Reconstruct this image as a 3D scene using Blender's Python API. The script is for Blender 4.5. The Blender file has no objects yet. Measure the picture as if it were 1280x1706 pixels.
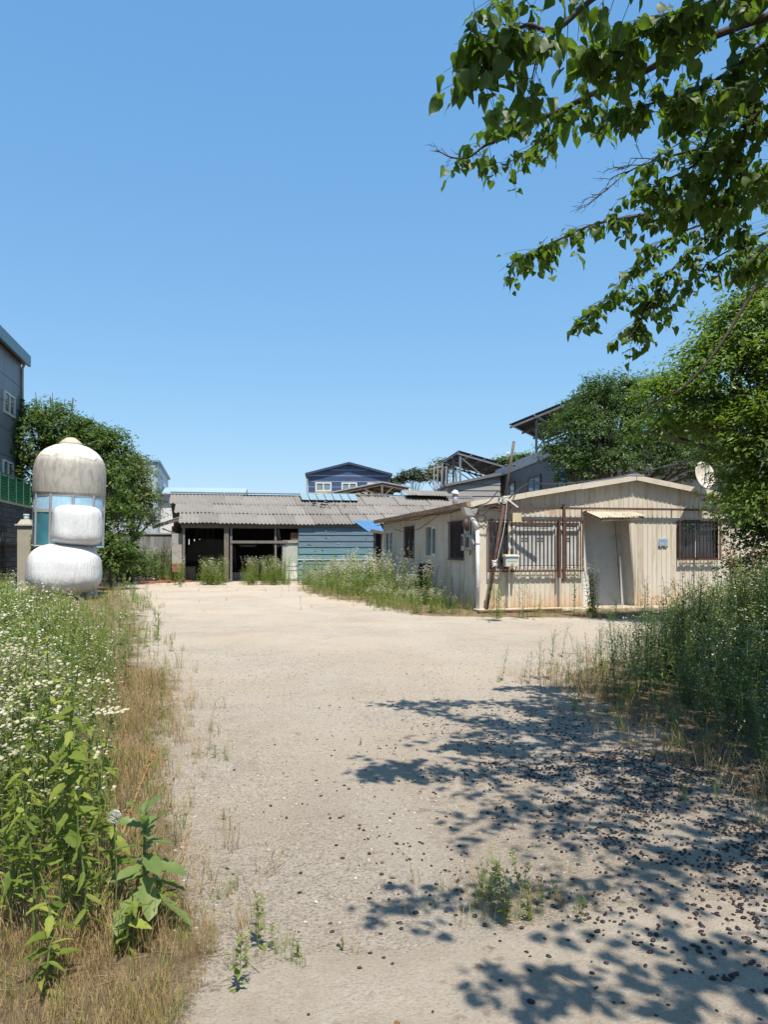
import bpy, bmesh, math, random
import numpy as np
from mathutils import Vector, Matrix, Euler

R = math.radians
SC = bpy.context.scene
COL = SC.collection

# ------------------------------------------------------------------ camera
CAM_H = 1.45
FPX, CX, HY = 1280.0, 640.0, 914.0         # focal length, centre column and horizon row of the 1280x1706 photo
cam_data = bpy.data.cameras.new('camera')
cam = bpy.data.objects.new('camera', cam_data)
COL.objects.link(cam)
SC.camera = cam
cam.location = (0, 0, CAM_H)
cam.rotation_euler = (R(90), 0, 0)
cam_data.sensor_fit = 'VERTICAL'
cam_data.sensor_height = 36.0
cam_data.lens = 36.0 * FPX / 1706.0
cam_data.shift_y = (HY - 853.0) / 1706.0
cam_data.clip_start = 0.05
cam_data.clip_end = 3000

# ------------------------------------------------------------------ light
SUN_EL, SUN_AZ = 65.0, 17.0                 # azimuth: degrees to the right of straight behind the camera
w = bpy.data.worlds.new('World')
SC.world = w
w.use_nodes = True
nt = w.node_tree
bg = nt.nodes['Background']
sky = nt.nodes.new('ShaderNodeTexSky')
sky.sky_type = 'NISHITA'
sky.sun_disc = False
sky.sun_elevation = R(SUN_EL)
sky.sun_rotation = R(180 - SUN_AZ)
sky.altitude = 0
sky.air_density = 1.0
sky.dust_density = 0.3
sky.ozone_density = 4.0
# camera-like rendition of the clear sky, the same over the whole dome: a softer gradient and a purer blue
sep = nt.nodes.new('ShaderNodeSeparateColor'); com = nt.nodes.new('ShaderNodeCombineColor')
nt.links.new(sky.outputs[0], sep.inputs[0])
for ch, (gam, amp) in enumerate(((0.74, 0.97), (0.51, 1.01), (0.33, 1.12))):
    m1 = nt.nodes.new('ShaderNodeMath'); m1.operation = 'MULTIPLY'; m1.inputs[1].default_value = 0.1
    m2 = nt.nodes.new('ShaderNodeMath'); m2.operation = 'POWER'; m2.inputs[1].default_value = gam
    m3 = nt.nodes.new('ShaderNodeMath'); m3.operation = 'MULTIPLY'; m3.inputs[1].default_value = amp*5.75
    nt.links.new(sep.outputs[ch], m1.inputs[0]); nt.links.new(m1.outputs[0], m2.inputs[0])
    nt.links.new(m2.outputs[0], m3.inputs[0]); nt.links.new(m3.outputs[0], com.inputs[ch])
nt.links.new(com.outputs[0], bg.inputs[0])
bg.inputs[1].default_value = 0.1
sl = bpy.data.lights.new('sun', 'SUN')
sl.energy = 5.0
sl.angle = R(0.53)
sl.color = (1.0, 0.915, 0.79)
sun = bpy.data.objects.new('sun', sl)
COL.objects.link(sun)
sun.location = (6, -12, 30)
sd = Vector((math.sin(R(SUN_AZ)) * math.cos(R(SUN_EL)), -math.cos(R(SUN_AZ)) * math.cos(R(SUN_EL)), math.sin(R(SUN_EL))))
sun.rotation_euler = sd.to_track_quat('Z', 'Y').to_euler()
SC.view_settings.view_transform = 'Standard'
SC.view_settings.look = 'None'
SC.view_settings.gamma = 1.0
SC.view_settings.use_curve_mapping = False
SC.view_settings.exposure = 0.8
SC.render.engine = 'CYCLES'
SC.cycles.max_bounces = 6
SC.cycles.transparent_max_bounces = 8
SC.cycles.use_denoising = True

# ------------------------------------------------------------------ helpers: place
def at(px, py, Y):
    return Vector(((px - CX) / FPX * Y, Y, CAM_H + (HY - py) / FPX * Y))

def gnd(px, py):
    Y = CAM_H * FPX / (py - HY)
    return Vector(((px - CX) / FPX * Y, Y, 0))

class Frame:
    """a footprint: origin and heading; s runs right, t runs away"""
    def __init__(self, ox, oy, deg):
        self.ox, self.oy, self.deg = ox, oy, deg
        self.c, self.n = math.cos(R(deg)), math.sin(R(deg))
    def world(self, s, t, z=0):
        return Vector((self.ox + self.c*s - self.n*t, self.oy + self.n*s + self.c*t, z))
    def s(self, px, t=0):
        r = (px - CX) / FPX
        return (r*(self.oy + self.c*t) - self.ox + self.n*t) / (self.c - r*self.n)
    def t(self, px, s=0):
        r = (px - CX) / FPX
        return (self.ox + self.c*s - r*(self.oy + self.n*s)) / (self.n + r*self.c)
    def z(self, py, s, t=0):
        return CAM_H + (HY - py) / FPX * (self.oy + self.n*s + self.c*t)

# ------------------------------------------------------------------ helpers: materials
ALB = 0.76
def newmat(name):
    m = bpy.data.materials.new(name)
    m.use_nodes = True
    n = m.node_tree
    return m, n, n.nodes['Principled BSDF'], n.nodes['Material Output']

def N(nt_, typ, **kw):
    n = nt_.nodes.new(typ)
    for k, v in kw.items():
        setattr(n, k, v)
    return n

def noise(nt_, scale, detail=4, rough=0.6, coord='Object', stretch=None):
    tc = N(nt_, 'ShaderNodeTexCoord')
    src = tc.outputs[coord]
    if stretch:
        mp = N(nt_, 'ShaderNodeMapping')
        mp.inputs['Scale'].default_value = stretch
        nt_.links.new(src, mp.inputs['Vector'])
        src = mp.outputs[0]
    t = N(nt_, 'ShaderNodeTexNoise')
    t.inputs['Scale'].default_value = scale
    t.inputs['Detail'].default_value = detail
    t.inputs['Roughness'].default_value = rough
    nt_.links.new(src, t.inputs['Vector'])
    return t.outputs['Fac']

def ramp(nt_, fac, stops):
    r = N(nt_, 'ShaderNodeValToRGB')
    e = r.color_ramp.elements
    while len(e) > 1:
        e.remove(e[-1])
    e[0].position = stops[0][0]
    e[0].color = (*stops[0][1], 1) if len(stops[0][1]) == 3 else stops[0][1]
    for p, c in stops[1:]:
        x = e.new(p)
        x.color = (*c, 1)
    nt_.links.new(fac, r.inputs[0])
    return r.outputs[0]

def mixc(nt_, fac, a, b, mode='MIX'):
    m = N(nt_, 'ShaderNodeMix', data_type='RGBA', blend_type=mode)
    for sock, v in ((m.inputs[0], fac), (m.inputs[6], a), (m.inputs[7], b)):
        if isinstance(v, (int, float)):
            sock.default_value = v
        elif isinstance(v, tuple):
            sock.default_value = (*v, 1)
        else:
            nt_.links.new(v, sock)
    return m.outputs[2]

def bump(nt_, fac, dist, strength, bsdf):
    b = N(nt_, 'ShaderNodeBump')
    b.inputs['Distance'].default_value = dist
    b.inputs['Strength'].default_value = strength
    nt_.links.new(fac, b.inputs['Height'])
    nt_.links.new(b.outputs[0], bsdf.inputs['Normal'])

def paint(name, col, var=0.15, scale=3.0, rough=0.6, metal=0.0, dirt=None, dirt_amt=0.5, stretch=None, fine=40.0, bmp=0.0, spec=0.4, per_object=0.0):
    """an ordinary surface: base colour, mottling, dirt in patches"""
    col = tuple(c*ALB for c in col); dirt = dirt and tuple(c*ALB for c in dirt)
    m, n, b, o = newmat(name)
    f1 = noise(n, scale, 5, 0.65, stretch=stretch)
    lo = tuple(c*(1-var) for c in col)
    hi = tuple(min(1, c*(1+var)) for c in col)
    c = ramp(n, f1, [(0.3, lo), (0.7, hi)])
    if dirt:
        f2 = noise(n, scale*1.7, 6, 0.7, stretch=stretch)
        k = ramp(n, f2, [(0.62 - 0.25*dirt_amt, (0, 0, 0)), (0.80 - 0.15*dirt_amt, (1, 1, 1))])
        c = mixc(n, k, c, dirt)
    if per_object:
        oi = N(n, 'ShaderNodeObjectInfo')
        k = ramp(n, oi.outputs['Random'], [(0, (1-per_object,)*3), (1, (1.0,)*3)])
        c = mixc(n, 1.0, c, k, 'MULTIPLY')
    n.links.new(c, b.inputs['Base Color'])
    b.inputs['Roughness'].default_value = rough
    b.inputs['Metallic'].default_value = metal
    b.inputs['Specular IOR Level'].default_value = spec
    if bmp:
        bump(n, noise(n, fine, 4, 0.6), bmp, 0.6, b)
    return m

def leafmat(name, dark, light, trans=(0.25, 0.42, 0.05), tmix=0.3, rough=0.45, spec=0.35):
    m, n, b, o = newmat(name)
    a = N(n, 'ShaderNodeAttribute', attribute_name='tint')
    oi = N(n, 'ShaderNodeObjectInfo')
    s = N(n, 'ShaderNodeMath', operation='ADD')
    n.links.new(a.outputs['Fac'], s.inputs[0]); n.links.new(oi.outputs['Random'], s.inputs[1])
    f = N(n, 'ShaderNodeMath', operation='FRACT')
    n.links.new(s.outputs[0], f.inputs[0])
    c = ramp(n, f.outputs[0], [(0.0, dark), (0.75, tuple((x+y)/2 for x, y in zip(dark, light))), (1.0, light)])
    n.links.new(c, b.inputs['Base Color'])
    b.inputs['Roughness'].default_value = rough
    b.inputs['Specular IOR Level'].default_value = spec
    if tmix > 0:
        t = N(n, 'ShaderNodeBsdfTranslucent')
        t.inputs[0].default_value = (*trans, 1)
        x = N(n, 'ShaderNodeMixShader')
        x.inputs[0].default_value = tmix
        n.links.new(b.outputs[0], x.inputs[1]); n.links.new(t.outputs[0], x.inputs[2])
        n.links.new(x.outputs[0], o.inputs[0])
    return m

def glassmat(name, col, rough=0.06, spec=0.6):
    m, n, b, o = newmat(name)
    f = noise(n, 2.5, 4, 0.6)
    c = ramp(n, f, [(0.3, tuple(x*0.8 for x in col)), (0.7, tuple(min(1, x*1.2) for x in col))])
    n.links.new(c, b.inputs['Base Color'])
    b.inputs['Roughness'].default_value = rough
    b.inputs['Specular IOR Level'].default_value = spec
    return m

# ------------------------------------------------------------------ helpers: meshes
class MB:
    def __init__(self):
        self.v, self.f, self.m = [], [], []
    def face(self, pts, mi=0):
        k = len(self.v)
        self.v += [tuple(p) for p in pts]
        self.f.append(tuple(range(k, k+len(pts)))); self.m.append(mi)
    def box(self, x0, x1, y0, y1, z0, z1, mi=0):
        self.hexa([(x0,y0,z0),(x1,y0,z0),(x1,y1,z0),(x0,y1,z0)], [(x0,y0,z1),(x1,y0,z1),(x1,y1,z1),(x0,y1,z1)], mi)
        return self
    def hexa(self, b, t, mi=0):
        k = len(self.v)
        self.v += [tuple(p) for p in b] + [tuple(p) for p in t]
        n = len(b)
        self.f.append(tuple(range(k+n-1, k-1, -1))); self.m.append(mi)
        self.f.append(tuple(range(k+n, k+2*n))); self.m.append(mi)
        for i in range(n):
            j = (i+1) % n
            self.f.append((k+i, k+j, k+n+j, k+n+i)); self.m.append(mi)
        return self
    def tube(self, pts, rad, n=8, mi=0, cap=True):
        pts = [Vector(p) for p in pts]
        if not isinstance(rad, (list, tuple)):
            rad = [rad]*len(pts)
        k0 = len(self.v)
        prev = None
        for i, p in enumerate(pts):
            d = (pts[min(i+1, len(pts)-1)] - pts[max(i-1, 0)])
            if d.length < 1e-9: d = Vector((0,0,1))
            d.normalize()
            a = Vector((0,0,1)) if abs(d.z) < 0.9 else Vector((1,0,0))
            if prev is not None: a = prev
            x = d.cross(a)
            if x.length < 1e-6: x = d.cross(Vector((0.3,1,0.2)))
            x.normalize(); y = x.cross(d); prev = y if False else a
            for j in range(n):
                th = 2*math.pi*j/n
                self.v.append(tuple(p + (x*math.cos(th) + y*math.sin(th))*rad[i]))
        for i in range(len(pts)-1):
            for j in range(n):
                a0 = k0 + i*n + j; a1 = k0 + i*n + (j+1) % n
                self.f.append((a0, a1, a1+n, a0+n)); self.m.append(mi)
        if cap:
            self.f.append(tuple(range(k0+n-1, k0-1, -1))); self.m.append(mi)
            e = k0 + (len(pts)-1)*n
            self.f.append(tuple(range(e, e+n))); self.m.append(mi)
        return self
    def bar(self, a, b, w_, h_=None, mi=0, up=(0,0,1)):
        """square bar from a to b"""
        a, b = Vector(a), Vector(b); h_ = h_ or w_
        d = (b-a).normalized(); u = Vector(up)
        if abs(d.dot(u)) > 0.95: u = Vector((0,1,0))
        x = d.cross(u).normalized()*w_/2; y = x.normalized().cross(d)*h_/2
        self.hexa([a-x-y, a+x-y, a+x+y, a-x+y], [b-x-y, b+x-y, b+x+y, b-x+y], mi)
        return self
    def lathe(self, prof, n=32, mi=0, c=(0,0), smooth=True):
        k0 = len(self.v)
        for r_, z in prof:
            for j in range(n):
                th = 2*math.pi*j/n
                self.v.append((c[0]+r_*math.cos(th), c[1]+r_*math.sin(th), z))
        for i in range(len(prof)-1):
            for j in range(n):
                a0 = k0+i*n+j; a1 = k0+i*n+(j+1) % n
                self.f.append((a0, a1, a1+n, a0+n)); self.m.append(mi)
        return self
    def build(self, name, mats, parent=None, smooth=False, bevel=0):
        me = bpy.data.meshes.new(name)
        me.from_pydata(self.v, [], self.f)
        if not isinstance(mats, (list, tuple)): mats = [mats]
        for m_ in mats: me.materials.append(m_)
        if len(mats) > 1: me.polygons.foreach_set('material_index', self.m)
        bm = bmesh.new(); bm.from_mesh(me)
        bmesh.ops.recalc_face_normals(bm, faces=bm.faces)
        bm.to_mesh(me); bm.free()
        if smooth: me.polygons.foreach_set('use_smooth', [True]*len(me.polygons))
        me.update()
        o = bpy.data.objects.new(name, me); COL.objects.link(o)
        if parent is not None: o.parent = parent
        if bevel:
            b = o.modifiers.new('edge', 'BEVEL'); b.width = bevel; b.segments = 2; b.limit_method = 'ANGLE'
        return o

def fast_mesh(name, V, F, M=None, mats=(), tint=None, smooth=False):
    """triangles from numpy arrays"""
    me = bpy.data.meshes.new(name)
    V = np.asarray(V, np.float32); F = np.asarray(F, np.int32)
    me.vertices.add(len(V)); me.vertices.foreach_set('co', V.ravel())
    k = F.shape[1]
    me.loops.add(F.size); me.loops.foreach_set('vertex_index', F.ravel())
    me.polygons.add(len(F))
    me.polygons.foreach_set('loop_start', np.arange(0, F.size, k, dtype=np.int32))
    for m_ in mats: me.materials.append(m_)
    if M is not None: me.polygons.foreach_set('material_index', np.asarray(M, np.int32))
    if smooth: me.polygons.foreach_set('use_smooth', np.ones(len(F), bool))
    if tint is not None:
        a = me.attributes.new('tint', 'FLOAT', 'FACE'); a.data.foreach_set('value', np.asarray(tint, np.float32))
    me.update(calc_edges=True)
    me.validate()
    return me

def link(name, me, parent=None):
    o = bpy.data.objects.new(name, me); COL.objects.link(o)
    if parent is not None: o.parent = parent
    return o

def tag(o, label=None, cat=None, group=None, kind=None):
    if label: o['label'] = label
    if cat: o['category'] = cat
    if group: o['group'] = group
    if kind: o['kind'] = kind
    return o

def thing(name, label, cat, loc=(0,0,0), rz=0, group=None):
    o = bpy.data.objects.new(name, None); COL.objects.link(o)
    o.empty_display_size = 0.2
    o.location = loc; o.rotation_euler = (0, 0, rz)
    return tag(o, label, cat, group)

def frame_thing(name, label, cat, fr, group=None):
    return thing(name, label, cat, (fr.ox, fr.oy, 0), R(fr.deg), group)

def catmull(pts, n=6):
    pts = [Vector(p) for p in pts]
    out = []
    for i in range(len(pts)-1):
        p0 = pts[max(i-1, 0)]; p1 = pts[i]; p2 = pts[i+1]; p3 = pts[min(i+2, len(pts)-1)]
        for k in range(n):
            t = k/n
            out.append(0.5*((2*p1) + (p2-p0)*t + (2*p0-5*p1+4*p2-p3)*t*t + (3*p1-p0-3*p2+p3)*t**3))
    out.append(pts[-1])
    return out

# value noise for numpy masks
_TAB = {}
def vnoise(x, y, seed=0):
    if seed not in _TAB: _TAB[seed] = np.random.RandomState(seed).rand(256, 256)
    tab = _TAB[seed]
    xi = np.floor(x).astype(int); yi = np.floor(y).astype(int)
    xf = x-xi; yf = y-yi
    xf = xf*xf*(3-2*xf); yf = yf*yf*(3-2*yf)
    g = lambda a, b: tab[a % 256, b % 256]
    return (g(xi, yi)*(1-xf)+g(xi+1, yi)*xf)*(1-yf) + (g(xi, yi+1)*(1-xf)+g(xi+1, yi+1)*xf)*yf
def fbm(x, y, seed=0, oct=4):
    s = 0; a = 0.5; tot = 0
    for i in range(oct):
        s = s + a*vnoise(x*2**i, y*2**i, seed+i); tot += a; a *= 0.55
    return s/tot

# ------------------------------------------------------------------ materials
BEIGE = paint('beige_panel', (0.66, 0.61, 0.52), 0.09, 1.2, 0.45, dirt=(0.40, 0.29, 0.17), dirt_amt=0.45, stretch=(2.2, 2.2, 0.35), spec=0.35, per_object=0.05)
def rust_foot(m):
    n = m.node_tree; b = n.nodes['Principled BSDF']; src = b.inputs['Base Color'].links[0].from_socket
    tc = N(n, 'ShaderNodeTexCoord'); sp = N(n, 'ShaderNodeSeparateXYZ'); n.links.new(tc.outputs['Object'], sp.inputs[0])
    mr = N(n, 'ShaderNodeMapRange'); mr.inputs[1].default_value = .75; mr.inputs[2].default_value = 0.0; n.links.new(sp.outputs[2], mr.inputs[0])
    ad = N(n, 'ShaderNodeMath', operation='MULTIPLY_ADD'); n.links.new(noise(n, 3.5, 6, .7, stretch=(3, 3, .5)), ad.inputs[0]); ad.inputs[1].default_value = 1.3; n.links.new(mr.outputs[0], ad.inputs[2])
    k = ramp(n, ad.outputs[0], [(.95, (0, 0, 0)), (1.0, (.0,)*3)]); k = ramp(n, ad.outputs[0], [(.98, (0, 0, 0)), (1.0, (.05,)*3)])
    mp = N(n, 'ShaderNodeMapRange'); mp.inputs[1].default_value = 1.0; mp.inputs[2].default_value = 1.75; mp.inputs[4].default_value = .75; n.links.new(ad.outputs[0], mp.inputs[0])
    n.links.new(mixc(n, mp.outputs[0], src, (.42, .23, .09)), b.inputs['Base Color'])
    return m
rust_foot(BEIGE)
TRIM = paint('beige_trim', (0.64, 0.58, 0.49), 0.08, 2, 0.5, dirt=(0.35, 0.25, 0.15), dirt_amt=0.3)
RUST = paint('rust', (0.105, 0.052, 0.04), 0.35, 7, 0.85, dirt=(0.18, 0.085, 0.045), dirt_amt=0.35, fine=120, bmp=0.004)
RUSTFASCIA = paint('rusty_fascia', (0.40, 0.29, 0.20), 0.25, 2.2, 0.8, dirt=(0.20, 0.08, 0.04), dirt_amt=0.9, stretch=(1, 0.7, 3))
DARKMETAL = paint('dark_grille', (0.055, 0.035, 0.03), 0.3, 9, 0.6, dirt=(0.15, 0.07, 0.04), dirt_amt=0.3)
WHITEFRAME = paint('white_pvc', (0.72, 0.72, 0.70), 0.06, 3, 0.4, dirt=(0.42, 0.38, 0.32), dirt_amt=0.25)
PIPEWHITE = paint('white_pipe', (0.68, 0.69, 0.70), 0.08, 3, 0.4, dirt=(0.35, 0.33, 0.30), dirt_amt=0.25)
GREYBOX = paint('meter_grey', (0.40, 0.40, 0.38), 0.1, 5, 0.5, dirt=(0.2, 0.16, 0.12), dirt_amt=0.3)
DOORGREY = paint('door_grey', (0.54, 0.53, 0.51), 0.08, 1.5, 0.5, dirt=(0.28, 0.25, 0.22), dirt_amt=0.3)
DARKGLASS = glassmat('dark_window_glass', (0.03, 0.035, 0.04))
HAZEGLASS = glassmat('hazy_window_glass', (0.42, 0.43, 0.43), 0.5, 0.3)
GREENGLASS = glassmat('greenish_window_glass', (0.10, 0.15, 0.15), 0.12)
SKYGLASS = glassmat('sky_window_glass', (0.12, 0.24, 0.30), 0.05, 0.8)
BLACK = paint('black_and_deep_shade', (0.02, 0.018, 0.016), 0.3, 3, 0.9)  # plain black; on the shed's inner sheets it stands in for deep shade
CONCRETE = paint('concrete', (0.42, 0.395, 0.35), 0.12, 2.5, 0.9, dirt=(0.24, 0.20, 0.16), dirt_amt=0.4, bmp=0.004, fine=90)
PLINTH = paint('concrete_step', (0.52, 0.44, 0.34), 0.12, 3, 0.9, dirt=(0.32, 0.22, 0.14), dirt_amt=0.4, bmp=0.004, fine=90)
WOODGREY = paint('weathered_wood', (0.16, 0.135, 0.11), 0.3, 4, 0.9, stretch=(3, 3, 0.6))
STEELGREY = paint('galvanised', (0.36, 0.37, 0.38), 0.12, 6, 0.5, metal=0.3)
CABLE = paint('black_cable', (0.02, 0.02, 0.02), 0.1, 3, 0.6)
SLATE = None

def slate_material(name, col, pobj=0.25, moss=0.5):
    m, n, b, o = newmat(name)
    f1 = noise(n, 1.3, 6, 0.7); f2 = noise(n, 22, 4, 0.7)
    c = ramp(n, f1, [(0.3, tuple(x*0.72 for x in col)), (0.55, col), (0.75, tuple(min(1, x*1.25) for x in col))])
    k = ramp(n, f2, [(0.48, (0, 0, 0)), (0.66, (0.75,)*3)])
    c = mixc(n, k, c, (col[0]*0.55, col[1]*0.52, col[2]*0.48))
    f3 = noise(n, 0.7, 5, 0.7, stretch=(1, 1, 1))
    k = ramp(n, f3, [(0.55, (0, 0, 0)), (0.75, (moss,)*3)])
    c = mixc(n, k, c, (0.27, 0.20, 0.13))
    oi = N(n, 'ShaderNodeObjectInfo')
    k = ramp(n, oi.outputs['Random'], [(0, (1-pobj,)*3), (0.3, (1-pobj*0.5,)*3), (1, (1, 1, 1))])
    c = mixc(n, 1.0, c, k, 'MULTIPLY')
    n.links.new(c, b.inputs['Base Color']); b.inputs['Roughness'].default_value = 0.92
    bump(n, f2, 0.01, 0.6, b)
    return m
SLATE = slate_material('weathered_slate_sheet', (0.225, 0.212, 0.198), .25, .3)

# ------------------------------------------------------------------ ground
# edge of the pale gravel on the left (X at a given Y)
EDGE_Y = [-4, 2.36, 2.7, 3.46, 4.8, 6.5, 8.6, 12.7, 19.3, 26, 33, 60]
EDGE_X = [-0.7, -0.62, -0.57, -0.84, -1.28, -1.75, -2.35, -3.72, -5.9, -8.6, -11.5, -14]
REDGE_Y = [-4, 3.0, 4.46, 5.6, 7.0, 8.6, 10.0, 11.0, 12.5, 13.0, 15.6, 16.4, 17.5, 21.6, 26, 33, 60]
REDGE_X = [2.6, 2.4, 2.13, 2.0, 1.9, 1.9, 2.9, 3.6, 4.3, 8.0, 8.0, 1.0, 0.2, -1.2, -2.9, -3.5, -3]
def edgeL(y): return np.interp(y, EDGE_Y, EDGE_X)
def edgeR(y): return np.interp(y, REDGE_Y, REDGE_X)

def ground_height(x, y):
    h = 0.05*(fbm(x*0.35, y*0.35, 3)-0.5) + 0.014*(fbm(x*2.2, y*2.2, 9)-0.5)
    near = np.clip((np.hypot(x, y)-60)/60, 0, 1)
    return h*(1-near)

def build_ground():
    xs = np.concatenate([-np.geomspace(900, 14, 26), np.arange(-13.5, -4, 0.35), np.arange(-4, 4.5, 0.07), np.arange(4.5, 13.5, 0.35), np.geomspace(14, 900, 26)])
    ys = np.concatenate([-np.geomspace(200, 4, 10), np.arange(-3.5, 1.5, 0.3), np.arange(1.5, 9, 0.07), np.arange(9, 20, 0.14), np.arange(20, 42, 0.4), np.geomspace(43, 1600, 26)])
    X, Y = np.meshgrid(xs, ys)
    Z = ground_height(X, Y)
    V = np.stack([X.ravel(), Y.ravel(), Z.ravel()], 1)
    nx, ny = len(xs), len(ys)
    i, j = np.meshgrid(np.arange(nx-1), np.arange(ny-1))
    a = (j*nx+i).ravel()
    F = np.stack([a, a+1, a+nx+1, a+nx], 1)
    me = fast_mesh('ground', V, F, smooth=True)
    x, y = V[:, 0], V[:, 1]
    wob = 0.55*(fbm(x*1.3, y*1.3, 21)-0.5) + 0.35*(fbm(x*5, y*5, 27)-0.5)
    sc = np.clip(y*0.06, 0.18, 1.0)
    g = np.minimum((x-edgeL(y))/sc+.4, (edgeR(y)-x)/sc+.2) + wob*2.6
    g = np.clip(g*0.7+0.5, 0, 1)
    at_ = me.attributes.new('gravel', 'FLOAT', 'POINT'); at_.data.foreach_set('value', g.astype(np.float32))
    # fruit stains under the mulberry
    st = np.clip(1.2-np.hypot((x-1.6)/1.9, (y-4.6)/2.6), 0, 1)
    at_ = me.attributes.new('stain', 'FLOAT', 'POINT'); at_.data.foreach_set('value', st.astype(np.float32))
    xc = .45*edgeL(y)+.55*np.minimum(edgeR(y), 2.6)
    tr_ = np.maximum(np.exp(-((x-xc-.72)/.2)**2), np.exp(-((x-xc+.72)/.2)**2))*np.clip(fbm(x*.9, y*.5, 77)*2.2-.6, 0, 1)*.55
    at_ = me.attributes.new('track', 'FLOAT', 'POINT'); at_.data.foreach_set('value', tr_.astype(np.float32))
    m, n, b, o = newmat('gravel_and_soil')
    A = N(n, 'ShaderNodeAttribute', attribute_name='gravel'); S = N(n, 'ShaderNodeAttribute', attribute_name='stain')
    f1 = noise(n, 0.55, 6, 0.65); f2 = noise(n, 9, 6, 0.75); f3 = noise(n, 75, 5, 0.75)
    grav = ramp(n, f1, [(0.28, (0.50, 0.42, 0.33)), (0.5, (0.58, 0.515, 0.43)), (0.72, (0.64, 0.585, 0.51))])
    grav = mixc(n, ramp(n, f2, [(0.4, (0, 0, 0)), (0.7, (0.6,)*3)]), grav, (0.47, 0.395, 0.31))
    grav = mixc(n, ramp(n, f3, [(0.40, (0.95,)*3), (0.49, (0, 0, 0))]), grav, (0.25, 0.21, 0.17))
    f4 = noise(n, 28, 4, 0.7)
    grav = mixc(n, ramp(n, f4, [(0.35, (0.75,)*3), (0.42, (0, 0, 0))]), grav, (0.26, 0.215, 0.17))
    f5 = noise(n, 1.6, 7, 0.75)
    grav = mixc(n, ramp(n, f5, [(0.50, (0, 0, 0)), (0.68, (0.55,)*3)]), grav, (0.36, 0.305, 0.245))
    grav = mixc(n, ramp(n, f3, [(0.55, (0, 0, 0)), (0.66, (0.85,)*3)]), grav, (0.70, 0.655, 0.58))
    sand = ramp(n, noise(n, 0.32, 4, 0.55), [(0.45, (0, 0, 0)), (0.62, (0.5,)*3)])
    grav = mixc(n, sand, grav, ramp(n, f2, [(0.35, (0.56, 0.455, 0.345)), (0.65, (0.66, 0.565, 0.45))]))
    # squashed fruit
    vor = N(n, 'ShaderNodeTexVoronoi'); vor.inputs['Scale'].default_value = 11
    tc = N(n, 'ShaderNodeTexCoord')
    ad = mixc(n, 0.08, tc.outputs['Object'], noise(n, 20, 3, 0.6), 'ADD')
    n.links.new(ad, vor.inputs['Vector'])
    sp = ramp(n, vor.outputs['Distance'], [(0.16, (1, 1, 1)), (0.30, (0, 0, 0))])
    gate = N(n, 'ShaderNodeMath', operation='MULTIPLY'); n.links.new(S.outputs['Fac'], gate.inputs[0])
    n.links.new(ramp(n, noise(n, 3.0, 5, 0.7), [(0.34, (0, 0, 0)), (0.55, (1, 1, 1))]), gate.inputs[1])
    g2 = N(n, 'ShaderNodeMath', operation='MULTIPLY'); n.links.new(gate.outputs[0], g2.inputs[0]); n.links.new(sp, g2.inputs[1])
    grav = mixc(n, g2.outputs[0], grav, (0.09, 0.06, 0.05))
    g3 = N(n, 'ShaderNodeMath', operation='MULTIPLY'); n.links.new(gate.outputs[0], g3.inputs[0]); g3.inputs[1].default_value = 0.35
    grav = mixc(n, g3.outputs[0], grav, (0.24, 0.185, 0.14))
    soil = ramp(n, f2, [(0.3, (0.14, 0.10, 0.06)), (0.55, (0.25, 0.185, 0.115)), (0.75, (0.36, 0.29, 0.19))])
    soil = mixc(n, ramp(n, f3, [(0.5, (0, 0, 0)), (0.7, (0.6,)*3)]), soil, (0.33, 0.27, 0.18))
    k = N(n, 'ShaderNodeMath', operation='ADD'); n.links.new(A.outputs['Fac'], k.inputs[0])
    w2 = N(n, 'ShaderNodeMath', operation='MULTIPLY_ADD'); n.links.new(f3, w2.inputs[0]); w2.inputs[1].default_value = 0.9; w2.inputs[2].default_value = -0.45
    n.links.new(w2.outputs[0], k.inputs[1])
    kk = ramp(n, k.outputs[0], [(0.35, (0, 0, 0)), (0.62, (1, 1, 1))])
    T = N(n, 'ShaderNodeAttribute', attribute_name='track')
    grav = mixc(n, T.outputs['Fac'], grav, ramp(n, f3, [(.3, (.46, .41, .34)), (.7, (.66, .61, .53))]))
    n.links.new(mixc(n, 1.0, mixc(n, kk, soil, grav), (ALB*1.07,)*3, 'MULTIPLY'), b.inputs['Base Color'])
    b.inputs['Roughness'].default_value = 0.95; b.inputs['Specular IOR Level'].default_value = 0.15
    hb = N(n, 'ShaderNodeMath', operation='ADD'); n.links.new(f3, hb.inputs[0]); n.links.new(f2, hb.inputs[1])
    bump(n, hb.outputs[0], 0.03, 1.0, b)
    me.materials.append(m)
    o = link('ground', me)
    tag(o, kind='structure', label='pale gravel yard with brown soil along its weedy edges')
    return o
build_ground()

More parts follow.
